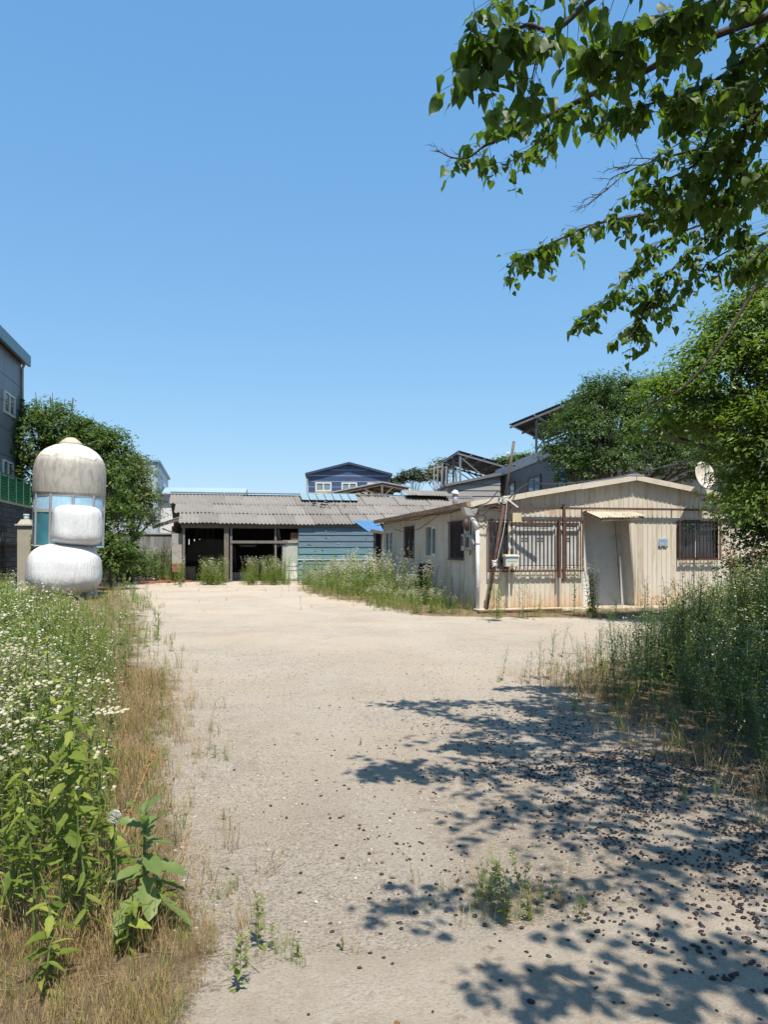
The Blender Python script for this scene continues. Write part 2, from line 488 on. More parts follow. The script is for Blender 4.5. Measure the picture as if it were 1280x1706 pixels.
def apron_z(x, y, ey):
    """height of the concrete: it dips under the gravel towards its worn edge"""
    x, y, ey = np.asarray(x, float), np.asarray(y, float), np.asarray(ey, float)
    lip = np.exp(-np.maximum(ey-y, 0)/.10)
    r = ground_height(x, y)*.92 + .010 - .024*lip + .010*(fbm(x*7, y*7, 55)-.5)*(.3+lip) - .05*np.clip((-.58-x)/.15, 0, 1)
    return r if r.ndim else float(r)
def build_apron():
    """smoother concrete at the camera's feet, broken edge"""
    rs = np.random.RandomState(4)
    key = [gnd(225, 1720), gnd(300, 1660), gnd(350, 1632), gnd(430, 1600), gnd(520, 1572), gnd(650, 1572), gnd(760, 1556), gnd(860, 1535), gnd(960, 1508), gnd(1100, 1492), gnd(1290, 1476), Vector((3.2, 3.5, 0))]
    edge = catmull(key, 9)
    top = []
    for i, p in enumerate(edge):
        top.append(Vector((p.x + rs.uniform(-.012, .012), p.y + rs.uniform(-.02, .02), 0)))
    nrow = 46
    V, F = [], []
    for p in top:
        for k in range(nrow):
            f = (k/(nrow-1))**2.2
            y = p.y*(1-f) + (-2.5)*f
            V.append((p.x, y, apron_z(p.x, y, p.y)))
        V.append((p.x, p.y+0.02, -0.05))
    m1 = nrow+1
    for i in range(len(top)-1):
        for k in range(nrow-1):
            F.append((i*m1+k, i*m1+k+1, (i+1)*m1+k+1, (i+1)*m1+k))
        F.append((i*m1+nrow, i*m1, (i+1)*m1, (i+1)*m1+nrow))
    me = bpy.data.meshes.new('concrete_apron'); me.from_pydata(V, [], F)
    bm = bmesh.new(); bm.from_mesh(me); bmesh.ops.recalc_face_normals(bm, faces=bm.faces); bm.to_mesh(me); bm.free()
    m, n, b, o = newmat('worn_concrete')
    f1 = noise(n, 0.8, 6, 0.6); f2 = noise(n, 14, 5, 0.75); f3 = noise(n, 85, 5, 0.8)
    c = ramp(n, f1, [(0.3, (0.31, 0.27, 0.22)), (0.7, (0.41, 0.365, 0.305))])
    c = mixc(n, ramp(n, f3, [(0.37, (0.9,)*3), (0.47, (0, 0, 0))]), c, (0.22, 0.19, 0.155))
    c = mixc(n, ramp(n, f3, [(0.56, (0, 0, 0)), (0.7, (0.6,)*3)]), c, (0.52, 0.48, 0.41))
    vor = N(n, 'ShaderNodeTexVoronoi'); vor.inputs['Scale'].default_value = 9
    tc = N(n, 'ShaderNodeTexCoord'); n.links.new(mixc(n, 0.1, tc.outputs['Object'], noise(n, 18, 3, 0.6), 'ADD'), vor.inputs['Vector'])
    sp = ramp(n, vor.outputs['Distance'], [(0.13, (0.9,)*3), (0.26, (0, 0, 0))])
    sp = mixc(n, 1.0, sp, ramp(n, noise(n, 2.2, 5, 0.7), [(0.42, (0, 0, 0)), (0.62, (1, 1, 1))]), 'MULTIPLY')
    c = mixc(n, sp, c, (0.13, 0.09, 0.07))
    c = mixc(n, ramp(n, f2, [(0.50, (0, 0, 0)), (0.72, (0.6,)*3)]), c, (0.28, 0.22, 0.16))
    c = mixc(n, ramp(n, noise(n, 1.7, 5, 0.7), [(0.45, (0, 0, 0)), (0.7, (0.55,)*3)]), c, (0.27, 0.215, 0.165))
    n.links.new(mixc(n, 1.0, c, (1.12,)*3, 'MULTIPLY'), b.inputs['Base Color']); b.inputs['Roughness'].default_value = 0.92; b.inputs['Specular IOR Level'].default_value = 0.2
    bump(n, f3, 0.02, 0.9, b)
    me.materials.append(m)
    me.polygons.foreach_set('use_smooth', [True]*len(me.polygons))
    tag(link('pavement', me), kind='structure', label='smooth worn concrete apron with a broken edge')
build_apron()

# ------------------------------------------------------------------ the beige prefab house
HC = Frame((798-CX)/FPX*17.85, 17.85, 12.26)
HW, HL = 7.9, 10.5
EAVE, RIDGE = 2.50, 3.16
house = frame_thing('prefab_house', 'low beige ribbed-panel house with rusty eaves and barred windows', 'house', HC)

def roof_z(s): return EAVE + (RIDGE-EAVE)*(1-abs(s-HW/2)/(HW/2))

RIB = 0.128
def ribbed(name, axis, u0, u1, z0, ztop, parent, mat, out=1, base=0.0):
    """ribbed metal sheet on the plane axis = base; ribs stand proud by 16 mm; ztop is a number or a function of u"""
    zt = ztop if callable(ztop) else (lambda u: ztop)
    prof = [(u0, 0)]
    k = math.ceil((u0+0.02)/RIB)
    while k*RIB + 0.02 < u1:
        c = k*RIB
        for du, h in ((-0.016, 0), (-0.009, 0.016), (0.009, 0.016), (0.016, 0)):
            prof.append((c+du, h))
        k += 1
    if axis == 't0' and u0 < HW/2 < u1:
        prof.append((HW/2, 0)); prof.sort()
    prof.append((u1, 0))
    mb = MB()
    for (a, ha), (b, hb) in zip(prof[:-1], prof[1:]):
        if b-a < 1e-5: continue
        if axis == 't0':
            P = lambda u, h, z: (u, base-out*h, z)
        else:
            P = lambda u, h, z: (base-out*h, u, z)
        mb.face([P(a, ha, z0), P(b, hb, z0), P(b, hb, zt(b)), P(a, ha, zt(a))])
    return mb.build(name, mat, parent)

def wall_with_openings(axis, L, openings, ztop, parent, mat, step=1.024):
    cuts = {0.0, L}
    for (a, b, z0, z1) in openings: cuts |= {a, b}
    cuts = sorted(cuts)
    for a, b in zip(cuts[:-1], cuts[1:]):
        n = max(1, round((b-a)/step))
        for i in range(n):
            u0 = a+(b-a)*i/n; u1 = a+(b-a)*(i+1)/n
            hit = [o for o in openings if o[0]-1e-6 <= u0 and u1 <= o[1]+1e-6]
            if not hit:
                ribbed('wall_panel', axis, u0, u1, 0.0, ztop, parent, mat)
            else:
                o = hit[0]
                if o[2] > 0.02: ribbed('wall_panel', axis, u0, u1, 0.0, o[2], parent, mat)
                ribbed('wall_panel', axis, u0, u1, o[3], ztop, parent, mat)

# front openings, in metres along the wall
sA0, sA1 = HC.s(812), HC.s(967)
zA0, zA1 = HC.z(950, 1.0), HC.z(868, 1.0)
sD0, sD1 = HC.s(972), HC.s(1058)
zD1 = HC.z(862, 3.3)
sB0, sB1 = HC.s(1128), HC.s(1197)
zB0, zB1 = HC.z(930.5, 6), HC.z(869, 6)
wall_with_openings('t0', HW, [(sA0, sA1, zA0, zA1), (sD0, sD1, 0, zD1), (sB0, sB1, zB0, zB1)], lambda u: roof_z(u)-0.02, house, BEIGE)
WINL = [(HC.t(774), HC.t(751)), (HC.t(727.3), HC.t(709.4)), (HC.t(691.3), HC.t(676)), (HC.t(655), HC.t(642))]
zL0, zL1 = 1.21, 2.11
wall_with_openings('s0', HL, [(a, b, zL0, zL1) for a, b in WINL], EAVE-0.02, house, BEIGE)
# right and back walls, floor slab, dark interior lining
mb = MB(); mb.box(HW-0.06, HW-0.002, 0.05, HL-0.05, 0, EAVE-0.03); mb.box(0.06, HW-0.07, HL-0.06, HL, 0, EAVE-0.03)
mb.build('rear_wall', BEIGE, house)
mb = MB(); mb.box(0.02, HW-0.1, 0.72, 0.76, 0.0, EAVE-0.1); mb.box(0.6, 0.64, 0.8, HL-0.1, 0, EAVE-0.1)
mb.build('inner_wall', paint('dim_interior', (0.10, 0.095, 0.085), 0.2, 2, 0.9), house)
# corner trims
mb = MB(); mb.box(-0.025, 0.13, -0.028, -0.0185, 0.03, EAVE-0.03); mb.box(-0.028, -0.0185, -0.028, 0.07, 0.03, EAVE-0.03)
mb.build('corner_trim', TRIM, house)
mb = MB(); mb.box(HW-0.1, HW+0.02, -0.028, -0.0185, 0.03, EAVE-0.03)
mb.build('corner_trim', TRIM, house)

# roof: two thin slopes, each of several sheets
OV, OVL = 0.17, 0.24
def slope_pts(s0, s1, t0, t1, th):
    b = [(s0, t0, roof_z(s0)), (s1, t0, roof_z(s1)), (s1, t1, roof_z(s1)), (s0, t1, roof_z(s0))]
    return b, [(x, y, z+th) for x, y, z in b]
ROOFB = paint('beige_roof_sheet', (0.55, 0.50, 0.42), 0.12, 2, 0.55, dirt=(0.33, 0.22, 0.14), dirt_amt=0.5, per_object=0.12)
nsh = 9
for side in (0, 1):
    for i in range(nsh):
        t0 = -OV + 0.004 + (HL+0.3)*i/nsh; t1 = -OV + 0.004 + (HL+0.3)*(i+1)/nsh - 0.006
        mb = MB()
        a, c = (-OVL, HW/2-0.003) if side == 0 else (HW/2+0.003, HW+OVL)
        mb.hexa(*slope_pts(a, c, t0, t1, 0.05))
        mb.build('roof_sheet', ROOFB, house)
# gable fascia: bent metal strips following the pitch, ridge cap
for side in (0, 1):
    cuts = [-OVL-0.02, 1.1, 2.5, HW/2-0.004] if side == 0 else [HW/2+0.004, 5.6, 6.9, HW+OVL+0.02]
    for a, c in zip(cuts[:-1], cuts[1:]):
        mb = MB()
        j = random.Random(int(a*100)+9).uniform(-0.008, 0.008)
        z = lambda s: roof_z(s)+j
        mb.hexa([(a+.003, -OV-0.012, z(a)-0.055), (c-.003, -OV-0.012, z(c)-0.055), (c-.003, -OV, z(c)-0.055), (a+.003, -OV, z(a)-0.055)],
                [(a+.003, -OV-0.012, z(a)+0.062), (c-.003, -OV-0.012, z(c)+0.062), (c-.003, -OV, z(c)+0.062), (a+.003, -OV, z(a)+0.062)])
        mb.hexa([(a+.003, -OV-0.012, z(a)+0.062), (c-.003, -OV-0.012, z(c)+0.062), (c-.003, 0.05, z(c)+0.062), (a+.003, 0.05, z(a)+0.062)],
                [(a+.003, -OV-0.012, z(a)+0.07), (c-.003, -OV-0.012, z(c)+0.07), (c-.003, 0.05, z(c)+0.07), (a+.003, 0.05, z(a)+0.07)])
        mb.build('gable_fascia', TRIM, house)
mb = MB()
mb.hexa([(HW/2-.22, -OV-.02, RIDGE+.045), (HW/2+.22, -OV-.02, RIDGE+.045), (HW/2+.22, HL, RIDGE+.045), (HW/2-.22, HL, RIDGE+.045)],
        [(HW/2-.03, -OV-.02, RIDGE+.10), (HW/2+.03, -OV-.02, RIDGE+.10), (HW/2+.03, HL, RIDGE+.10), (HW/2-.03, HL, RIDGE+.10)])
mb.build('ridge_cap', STEELGREY, house)
# rusty eave gutter on the left, sagging away from the camera
rs = random.Random(5)
for i in range(7):
    t0 = -OV + i*(HL+0.25)/7; t1 = t0+(HL+0.25)/7-0.02
    sag0 = 0.05*i/7 + rs.uniform(-.008, .008); sag1 = 0.05*(i+1)/7 + rs.uniform(-.008, .008)
    x0, x1 = -OVL-0.10, -OVL-0.004
    zz = EAVE-0.09
    mb = MB()
    mb.hexa([(x0, t0, zz-sag0), (x1, t0, zz-sag0), (x1, t1, zz-sag1), (x0, t1, zz-sag1)], [(x0-.02, t0, zz+.115-sag0), (x1, t0, zz+.135-sag0), (x1, t1, zz+.135-sag1), (x0-.02, t1, zz+.115-sag1)])
    mb.build('eave_gutter', RUSTFASCIA, house)
mb = MB(); mb.box(-OVL, -0.03, 0.0, HL, EAVE-0.105, EAVE-0.085); mb.build('soffit', RUSTFASCIA, house)

def window(parent, axis, u0, u1, z0, z1, frame_m, panes, depth=0.07, fw=0.045):
    """frame + panes; panes: list of (share, glass material, sash material or None)"""
    root = MB()
    def B(m, a, b, y0, y1, c, d):
        if axis == 't0': m.box(a, b, y0, y1, c, d)
        else: m.box(y0, y1, a, b, c, d)
    B(root, u0, u0+fw, -0.02, depth, z0, z1); B(root, u1-fw, u1, -0.02, depth, z0, z1)
    B(root, u0+fw, u1-fw, -0.02, depth, z1-fw, z1); B(root, u0+fw, u1-fw, -0.02, depth, z0, z0+fw)
    win = root.build('window', frame_m, parent)
    a = u0+fw+0.001; span = u1-u0-2*fw-0.002; tot = sum(p[0] for p in panes)
    for share, gm, sm in panes:
        b = a+span*share/tot
        y = 0.035
        if sm:
            s_ = MB(); f2 = 0.05
            B(s_, a, a+f2, y-0.02, y+0.02, z0+fw+.001, z1-fw-.001); B(s_, b-f2, b, y-0.02, y+0.02, z0+fw+.001, z1-fw-.001)
            B(s_, a+f2, b-f2, y-0.02, y+0.02, z1-fw-.001-f2, z1-fw-.001); B(s_, a+f2, b-f2, y-0.02, y+0.02, z0+fw+.001, z0+fw+.001+f2)
            s_.build('sash', sm, win)
            g = MB(); B(g, a+f2, b-f2, y-0.004, y+0.004, z0+fw+f2, z1-fw-f2); g.build('pane', gm, win)
        else:
            g = MB(); B(g, a+.002, b-.002, y-0.004, y+0.004, z0+fw+.001, z1-fw-.001); g.build('pane', gm, win)
        a = b
    return win

# left wall windows
w4 = window(house, 's0', WINL[0][0], WINL[0][1], zL0, zL1, DARKMETAL, [(1, DARKGLASS, None), (1, DARKGLASS, None)])
w3 = window(house, 's0', WINL[1][0], WINL[1][1], zL0, zL1, TRIM, [(1, GREENGLASS, WHITEFRAME), (1, GREENGLASS, None)])
w2 = window(house, 's0', WINL[2][0], WINL[2][1], zL0, zL1, DARKMETAL, [(1, DARKGLASS, None), (1, DARKGLASS, None)])
w1 = window(house, 's0', WINL[3][0], WINL[3][1], zL0, zL1, TRIM, [(1, DARKGLASS, WHITEFRAME), (1, DARKGLASS, WHITEFRAME)])
def grille_side(t0, t1, n):
    for i in range(n):
        t = t0+(t1-t0)*(i+0.5)/n
        mb = MB(); mb.box(-0.085, -0.065, t-0.01, t+0.01, zL0-0.02, zL1+0.02); mb.build('window_bar', DARKMETAL, house)
    for z in (zL0-0.035, zL1+0.022):
        mb = MB(); mb.box(-0.09, -0.0, t0-0.02, t1+0.02, z-0.012, z+0.012); mb.build('grille_rail', DARKMETAL, house)
grille_side(WINL[0][0], WINL[0][1], 8)
grille_side(WINL[2][0], WINL[2][1], 8)

# front window A with its rusty grille
dA = sA1-sA0
panesA = [(36, DARKGLASS, None), (5, WHITEFRAME, None), (72, HAZEGLASS, WHITEFRAME), (8, WHITEFRAME, None), (32, HAZEGLASS, WHITEFRAME)]
window(house, 't0', sA0, sA1, zA0, zA1, TRIM, panesA, depth=0.09, fw=0.03)
# ragged pale sheets leaning behind the glass are part of the glass haze; patterned header panes
def grille_front(s0, s1, z0, z1, nb, label_panels):
    y = -0.11
    mb = MB(); mb.box(s0-.03, s1+.03, y-.02, y+.02, z0-.04, z0-.005); mb.build('grille_rail', RUST, house)
    mb = MB(); mb.box(s0-.03, s1+.03, y-.02, y+.02, z1+.005, z1+.035); mb.build('grille_rail', RUST, house)
    for sx in (s0-.015, s1+.015):
        mb = MB(); mb.box(sx-.014, sx+.014, y-.015, y+.015, z0-.003, z1+.003); mb.build('window_bar', RUST, house)
    for i in range(nb):
        s_ = s0+(s1-s0)*(i+0.5)/nb
        mb = MB(); mb.box(s_-.009, s_+.009, y-.009, y+.009, z0-.004, z1+.004); mb.build('window_bar', DARKMETAL, house)
    d = (s1-s0)/nb
    for k in range(0, nb-2, 4):
        a = s0+d*(k+0.5)+.012; b = s0+d*(k+2.5)-.012
        for z in (z1-.11, z1-.17):
            for (p, q) in ((a, s0+d*(k+1.5)-.012), (s0+d*(k+1.5)+.012, b)):
                mb = MB(); mb.box(p, q, y-.006, y+.006, z-.008, z+.008); mb.build('grille_crosspiece', DARKMETAL, house)
    for k in range(nb):
        a = s0+d*(k+0.5)+.012; b = s0+d*(k+1.5)-.012
        if k < nb-1:
            for z in ((z0+.11,) if k % 2 else (z0+.11, z0+.055)):
                mb = MB(); mb.box(a, b, y-.006, y+.006, z-.007, z+.007); mb.build('grille_crosspiece', DARKMETAL, house)
sP = HC.s(932)
grille_front(sA0+.02, sP-.10, zA0, zA1, 17, True)
grille_front(sP+.08, sA1+.01, zA0, zA1, 5, True)
window(house, 't0', sB0, sB1, zB0, zB1, DARKMETAL, [(34, DARKGLASS, None), (3, WHITEFRAME, None), (36, DARKGLASS, None)], depth=0.08, fw=0.03)
grille_front(sB0+.03, sB1-.03, zB0, zB1, 11, True)

# dark curtains / stored sheets behind the hazy panes
rs = random.Random(8)
for k in range(7):
    a = sA0+0.62+k*0.2
    mb = MB(); mb.hexa([(a, .16+.02*(k % 2), zA0-.1), (a+.17, .16+.02*(k % 2), zA0-.1), (a+.17, .18+.02*(k % 2), zA0-.1), (a, .18+.02*(k % 2), zA0-.1)],
                       [(a+.01, .22, zA1-.13-rs.uniform(0, .07)), (a+.18, .22, zA1-.13-rs.uniform(0, .07)), (a+.18, .24, zA1-.16), (a+.01, .24, zA1-.16)])
    mb.build('stored_panel', paint('pale_board_%d' % k, (0.45, 0.45, 0.44), 0.1, 3, 0.7), house)

# door in its recess, leaning with the racked frame
lean = HC.s(1058)-HC.s(1047)
dz = zD1
mb = MB()
a0, a1 = sD0+0.0, sD1-0.13
rec = 0.42
# recess sides, follow the lean
mb.hexa([(a0+lean+.005, 0.0, 0.02), (a0+lean+.035, 0.0, 0.02), (a0+lean+.035, rec, 0.02), (a0+lean+.005, rec, 0.02)], [(a0+.005, 0.0, dz), (a0+.035, 0.0, dz), (a0+.035, rec, dz), (a0+.005, rec, dz)])
mb.build('door_jamb', TRIM, house)
mb = MB()
mb.hexa([(a1+lean-.03, 0.0, 0.02), (a1+lean, 0.0, 0.02), (a1+lean, rec, 0.02), (a1+lean-.03, rec, 0.02)], [(a1-.03, 0.0, dz), (a1, 0.0, dz), (a1, rec, dz), (a1-.03, rec, dz)])
mb.build('door_jamb', TRIM, house)
# front filler strips beside the leaning opening
mb = MB(); mb.hexa([(sD0, -.010, .02), (a0+lean+.004, -.010, .02), (a0+lean+.004, 0.0, .02), (sD0, 0.0, .02)], [(sD0, -.010, dz), (a0+.004, -.010, dz), (a0+.004, 0.0, dz), (sD0, 0.0, dz)])
mb.build('door_trim', WHITEFRAME, house)
mb = MB(); mb.hexa([(a1+lean+.001, -.010, .02), (sD1, -.010, .02), (sD1, 0.0, .02), (a1+lean+.001, 0.0, .02)], [(a1+.001, -.010, dz), (sD1, -.010, dz), (sD1, 0.0, dz), (a1+.001, 0.0, dz)])
mb.build('door_trim', BEIGE, house)
mb = MB(); mb.hexa([(a0+lean+.035, rec-.05, .06), (a1+lean-.03, rec-.05, .06), (a1+lean-.03, rec, .06), (a0+lean+.035, rec, .06)], [(a0+.035, rec-.05, dz), (a1-.03, rec-.05, dz), (a1-.03, rec, dz), (a0+.035, rec, dz)])
door = mb.build('door', DOORGREY, house)
mb = MB(); mb.hexa([(a0+lean+.036, rec-.058, .06), (a0+lean+.16, rec-.058, .06), (a0+lean+.16, rec-.051, .06), (a0+lean+.036, rec-.051, .06)], [(a0+.036, rec-.058, dz-.01), (a0+.16, rec-.058, dz-.01), (a0+.16, rec-.051, dz-.01), (a0+.036, rec-.051, dz-.01)])
mb.build('door_stile', TRIM, door)
mb = MB(); mb.hexa([(a1+lean-.2, rec-.056, .06), (a1+lean-.19, rec-.056, .06), (a1+lean-.19, rec-.051, .06), (a1+lean-.2, rec-.051, .06)], [(a1-.2, rec-.056, dz-.01), (a1-.19, rec-.056, dz-.01), (a1-.19, rec-.051, dz-.01), (a1-.2, rec-.051, dz-.01)])
mb.build('door_seam', DARKMETAL, door)
mb = MB(); mb.tube([(a1-.12, rec-.052, 1.03), (a1-.12, rec-.11, 1.03)], .022, 10); mb.build('door_knob', STEELGREY, door)
mb = MB(); mb.box(a0+.04, a1+lean, 0.0, rec-.06, 0.0, .055); mb.build('threshold', CONCRETE, house)
mb = MB(); mb.box(a0, a1, 0.004, rec, dz-.001, dz+.03); mb.build('lintel', TRIM, house)
# canopy over the door: a warped ribbed sheet on battens
b0, b1 = HC.s(971), HC.s(1048)
zb = HC.z(850.5, 3.2)
fs = lambda px: HC.s(px, -0.62)
f0, f1 = fs(1002), fs(1077)
zf0, zf1 = HC.z(863.5, 3.2, -.62), HC.z(860.5, 4.0, -.62)
canopy_root = None
mb = MB(); nC = 16
for i in range(nC):
    for (e0, e1, h0, h1) in ((0, .35, 0, .0), (.35, .5, 0, .016), (.5, .85, .016, .016), (.85, 1, .016, 0)):
        ua, ub = (i+e0)/nC, (i+e1)/nC
        P = lambda u, v, h: (b0+(b1-b0)*u + ((f0-b0)+((f1-b1)-(f0-b0))*u)*v, -0.02-0.60*v, zb + ((zf0-zb)*(1-u)+(zf1-zb)*u)*v + h + 0.008*math.sin(u*9)*v)
        mb.face([P(ua, 0, h0), P(ub, 0, h1), P(ub, 1, h1), P(ua, 1, h0)])
canopy = mb.build('canopy', paint('canopy_sheet', (0.62, 0.56, 0.44), 0.12, 4, 0.6, dirt=(0.28, 0.2, 0.12), dirt_amt=0.45), house)
sm = canopy.modifiers.new('thick', 'SOLIDIFY'); sm.thickness = 0.004
for u in (0.04, 0.5, 0.96):
    mb = MB(); p = (b0+(b1-b0)*u, -.02, zb-.03); q = (f0+(f1-f0)*u, -.60, zf0*(1-u)+zf1*u-.03)
    mb.bar(p, q, .03, .035); mb.build('canopy_batten', WOODGREY, canopy)
mb = MB(); mb.bar((f0+.01, -.58, zf0-.055), (f1-.01, -.58, zf1-.055), .03, .03); mb.build('canopy_batten', WOODGREY, canopy)
mb = MB(); mb.face([(b0+.01, -.025, zb-.02), (f0+.01, -.58, zf0-.02), (b0+.01, -.025, zb-.13)]); mb.build('canopy_end', RUSTFASCIA, canopy)

# long rusty rail across the front (old awning frame), with its hanging post, held on stub brackets
RY = -0.13
s0r, s1r = HC.s(806), HC.s(1232)
zr = lambda s: HC.z(845.2 if s < 3 else 846, s)
mb = MB(); n_ = 8
for i in range(n_):
    a = s0r+(s1r-s0r)*i/n_; b = s0r+(s1r-s0r)*(i+1)/n_
    mb.bar((a, RY, 2.405-.003*math.sin(i)), (b-.002, RY, 2.405-.003*math.sin(i+1)), .05, .05)
rail = mb.build('awning_rail', RUST, house)
for sx in (0.3, 2.6, 5.0, 6.6):
    mb = MB(); mb.box(sx-.02, sx+.02, RY+.026, -.005, 2.39, 2.42); mb.build('bracket', RUST, house)
mb = MB(); mb.box(sP-.03, sP+.03, -.30, -.24, HC.z(968, sP), HC.z(841, sP)); mb.build('hanging_post', RUST, house)
mb = MB(); mb.box(sP-.03, sP+.03, -.239, RY-.026, 2.385, 2.43); mb.build('bracket', RUST, house)
mb = MB(); mb.box(sP-.10, sP-.05, -.20, -.14, HC.z(962, sP), HC.z(866, sP)); mb.build('hanging_post', RUST, house)
mb = MB(); mb.bar((HC.s(818), -.16, HC.z(848, 0)), (HC.s(898), -.34, HC.z(878, 1.2)), .05, .035); mb.build('loose_angle_bar', RUST, house)
mb = MB(); mb.box(HC.s(845), HC.s(859.5), -.37, -.35, HC.z(870, .7), HC.z(855.5, .7)); mb.build('yellowed_plate', paint('old_plate', (0.55, 0.49, 0.33), .15, 6, .6, dirt=(.3, .2, .1), dirt_amt=.3), house)

# downpipe at the corner, hopper, lamp and cables
mb = MB(); dx = -0.06
mb.tube([(dx, -.10, 0.03), (dx+.005, -.10, .9), (dx-.004, -.10, 1.92)], .045, 14); mb.build('downpipe', PIPEWHITE, house, smooth=True)
for z in (.55, 1.55):
    mb = MB(); mb.tube([(dx, -.10, z), (dx, -.10, z+.03)], .052, 14); mb.build('pipe_clip', GREYBOX, house)
mb = MB(); mb.tube([(dx, -.10, 1.90), (dx-.06, -.09, 2.04), (dx-.14, -.06, 2.16), (dx-.16, -.05, 2.25)], [.055, .06, .06, .055], 14); mb.build('pipe_elbow', PIPEWHITE, house, smooth=True)
mb = MB(); mb.hexa([(-.34, -.14, 2.20), (-.12, -.14, 2.20), (-.12, .06, 2.20), (-.34, .06, 2.20)], [(-.42, -.16, 2.395), (-.06, -.16, 2.395), (-.06, .10, 2.395), (-.42, .10, 2.395)]); mb.build('rain_hopper', GREYBOX, house, bevel=.012)
mb = MB(); mb.tube([(-.33, -.06, 2.16), (-.34, -.08, 2.02), (-.30, -.10, 1.86)], [.05, .095, .045], 12); mb.build('wall_lamp', DARKMETAL, house, smooth=True)
# meter boxes on the left wall by the corner
mb = MB(); mb.box(-.20, -.03, .50, .72, 1.40, 1.80); b_ = mb.build('meter_box', GREYBOX, house, bevel=.02)
mb = MB(); mb.box(-.215, -.201, .55, .67, 1.52, 1.74); mb.build('meter_window', DARKGLASS, b_)
mb = MB(); mb.box(-.17, -.03, .16, .42, 1.42, 1.78); b_ = mb.build('meter_box', GREYBOX, house, bevel=.02)
mb = MB(); mb.box(-.185, -.171, .2, .38, 1.48, 1.72); mb.build('meter_window', DARKMETAL, b_)
mb = MB(); mb.tube([(-.10, .3, 1.42), (-.10, .32, 1.33), (-.07, .45, 1.30), (-.04, .5, 1.36)], .014, 8); mb.build('conduit', CABLE, house)
mb = MB(); mb.tube([(-.10, .28, 1.78), (-.10, .25, 2.1), (-.15, .2, 2.35)], .016, 8); mb.build('conduit', CABLE, house)
# cables looped under the left eave
def cable(name, pts, r_, parent=None, m_=None, n=6):
    mb = MB(); mb.tube(catmull(pts, 8), r_, n); return mb.build(name, m_ or CABLE, parent, smooth=True)
cable('cable', [(-.3, -.1, 2.42), (-.3, 1.5, 2.33), (-.29, 3.2, 2.36), (-.30, 4.6, 2.29), (-.30, 6.2, 2.33), (-.3, 8, 2.30), (-.3, 10.2, 2.28)], .013, house)
cable('cable', [(-.05, 3.1, 2.36), (-.04, 4.6, 2.14), (-.035, 5.6, 2.02), (-.035, 7.4, 2.0), (-.035, 8.6, 2.13)], .007, house)
cable('cable', [(-.3, -.12, 2.44), (-.02, -.14, 2.33), (.22, -.16, 2.41), (.42, -.2, 2.47)], .014, house)
cable('cable', [(-.3, -.12, 2.38), (-.05, -.15, 2.2), (.18, -.17, 2.33), (.40, -.22, 2.5)], .012, house)
cable('cable', [(-.25, -.05, 2.36), (.0, -.13, 2.24), (.12, -.15, 2.18), (.1, -.1, 2.08), (0.02, -.06, 2.05)], .009, house)

# concrete step along the front
mb = MB(); mb.box(-.15, 6.2, -0.62, -0.032, -.05, .065); mb.build('plinth', PLINTH, house, bevel=.015)

# address plate
PX0, PX1 = HC.s(1097), HC.s(1112.5)
pz0, pz1 = HC.z(909.5, 5.2), HC.z(896.3, 5.2)
PLATEBLUE = paint('plate_blue', (0.20, 0.36, 0.50), .08, 5, .4)
PLATEWHITE = paint('plate_white', (0.72, 0.74, 0.74), .06, 5, .4)
mb = MB(); pc = (PX0+PX1)/2
mb.hexa([(PX0, -.031, pz0), (PX1, -.031, pz0), (PX1, -.019, pz0), (PX0, -.019, pz0)], [(PX0, -.031, pz0+.135), (PX1, -.031, pz0+.135), (PX1, -.019, pz0+.135), (PX0, -.019, pz0+.135)])
mb.hexa([(PX0, -.031, pz0+.135), (PX1, -.031, pz0+.135), (PX1, -.019, pz0+.135), (PX0, -.019, pz0+.135)], [(PX0+.02, -.031, pz1), (PX1-.02, -.031, pz1), (PX1-.02, -.019, pz1), (PX0+.02, -.019, pz1)])
plate = mb.build('address_plate', PLATEWHITE, house)
mb = MB(); mb.box(PX0+.008, PX1-.008, -.034, -.0312, pz0+.012, pz1-.012); mb.build('plate_face', PLATEBLUE, plate)
fc = bpy.data.curves.new('plate_number', 'FONT'); fc.body = '155-7'; fc.size = .088; fc.align_x = 'CENTER'; fc.extrude = .001
tmp_o = bpy.data.objects.new('tmp_text', fc); COL.objects.link(tmp_o)
bpy.context.view_layer.update()
txt_me = bpy.data.meshes.new_from_object(tmp_o.evaluated_get(bpy.context.evaluated_depsgraph_get()))
bpy.data.objects.remove(tmp_o); txt_me.materials.clear(); txt_me.materials.append(PLATEWHITE)
fo = bpy.data.objects.new('plate_number', txt_me); COL.objects.link(fo); fo.parent = plate; fo.location = (pc, -.0365, pz0+.022); fo.rotation_euler = (R(90), 0, 0)
mb = MB()
for (u, v, du, dv) in ((-.078, .142, .008, .04), (-.062, .142, .008, .04), (-.07, .162, .014, .006), (-.03, .145, .05, .006), (-.02, .158, .03, .006), (-.005, .17, .008, .016), (.04, .142, .008, .03), (.055, .15, .02, .006), (.06, .168, .022, .006), (.082, .142, .008, .04)):
    mb.box(pc+u, pc+u+du, -.0365, -.0345, pz0+v, pz0+v+dv)
mb.build('plate_lettering', PLATEWHITE, plate)
mb = MB(); mb.box(PX0-.006, PX1+.004, -.029, -.019, pz0-.030, pz0-.004); mb.build('plate_holder', DARKMETAL, plate)
for sx in (PX0+.055, PX1-.055):
    mb = MB(); mb.box(sx-.009, sx+.009, -.0325, -.0292, pz0-.031, pz0-.003); mb.build('plate_clip', PLATEWHITE, plate)

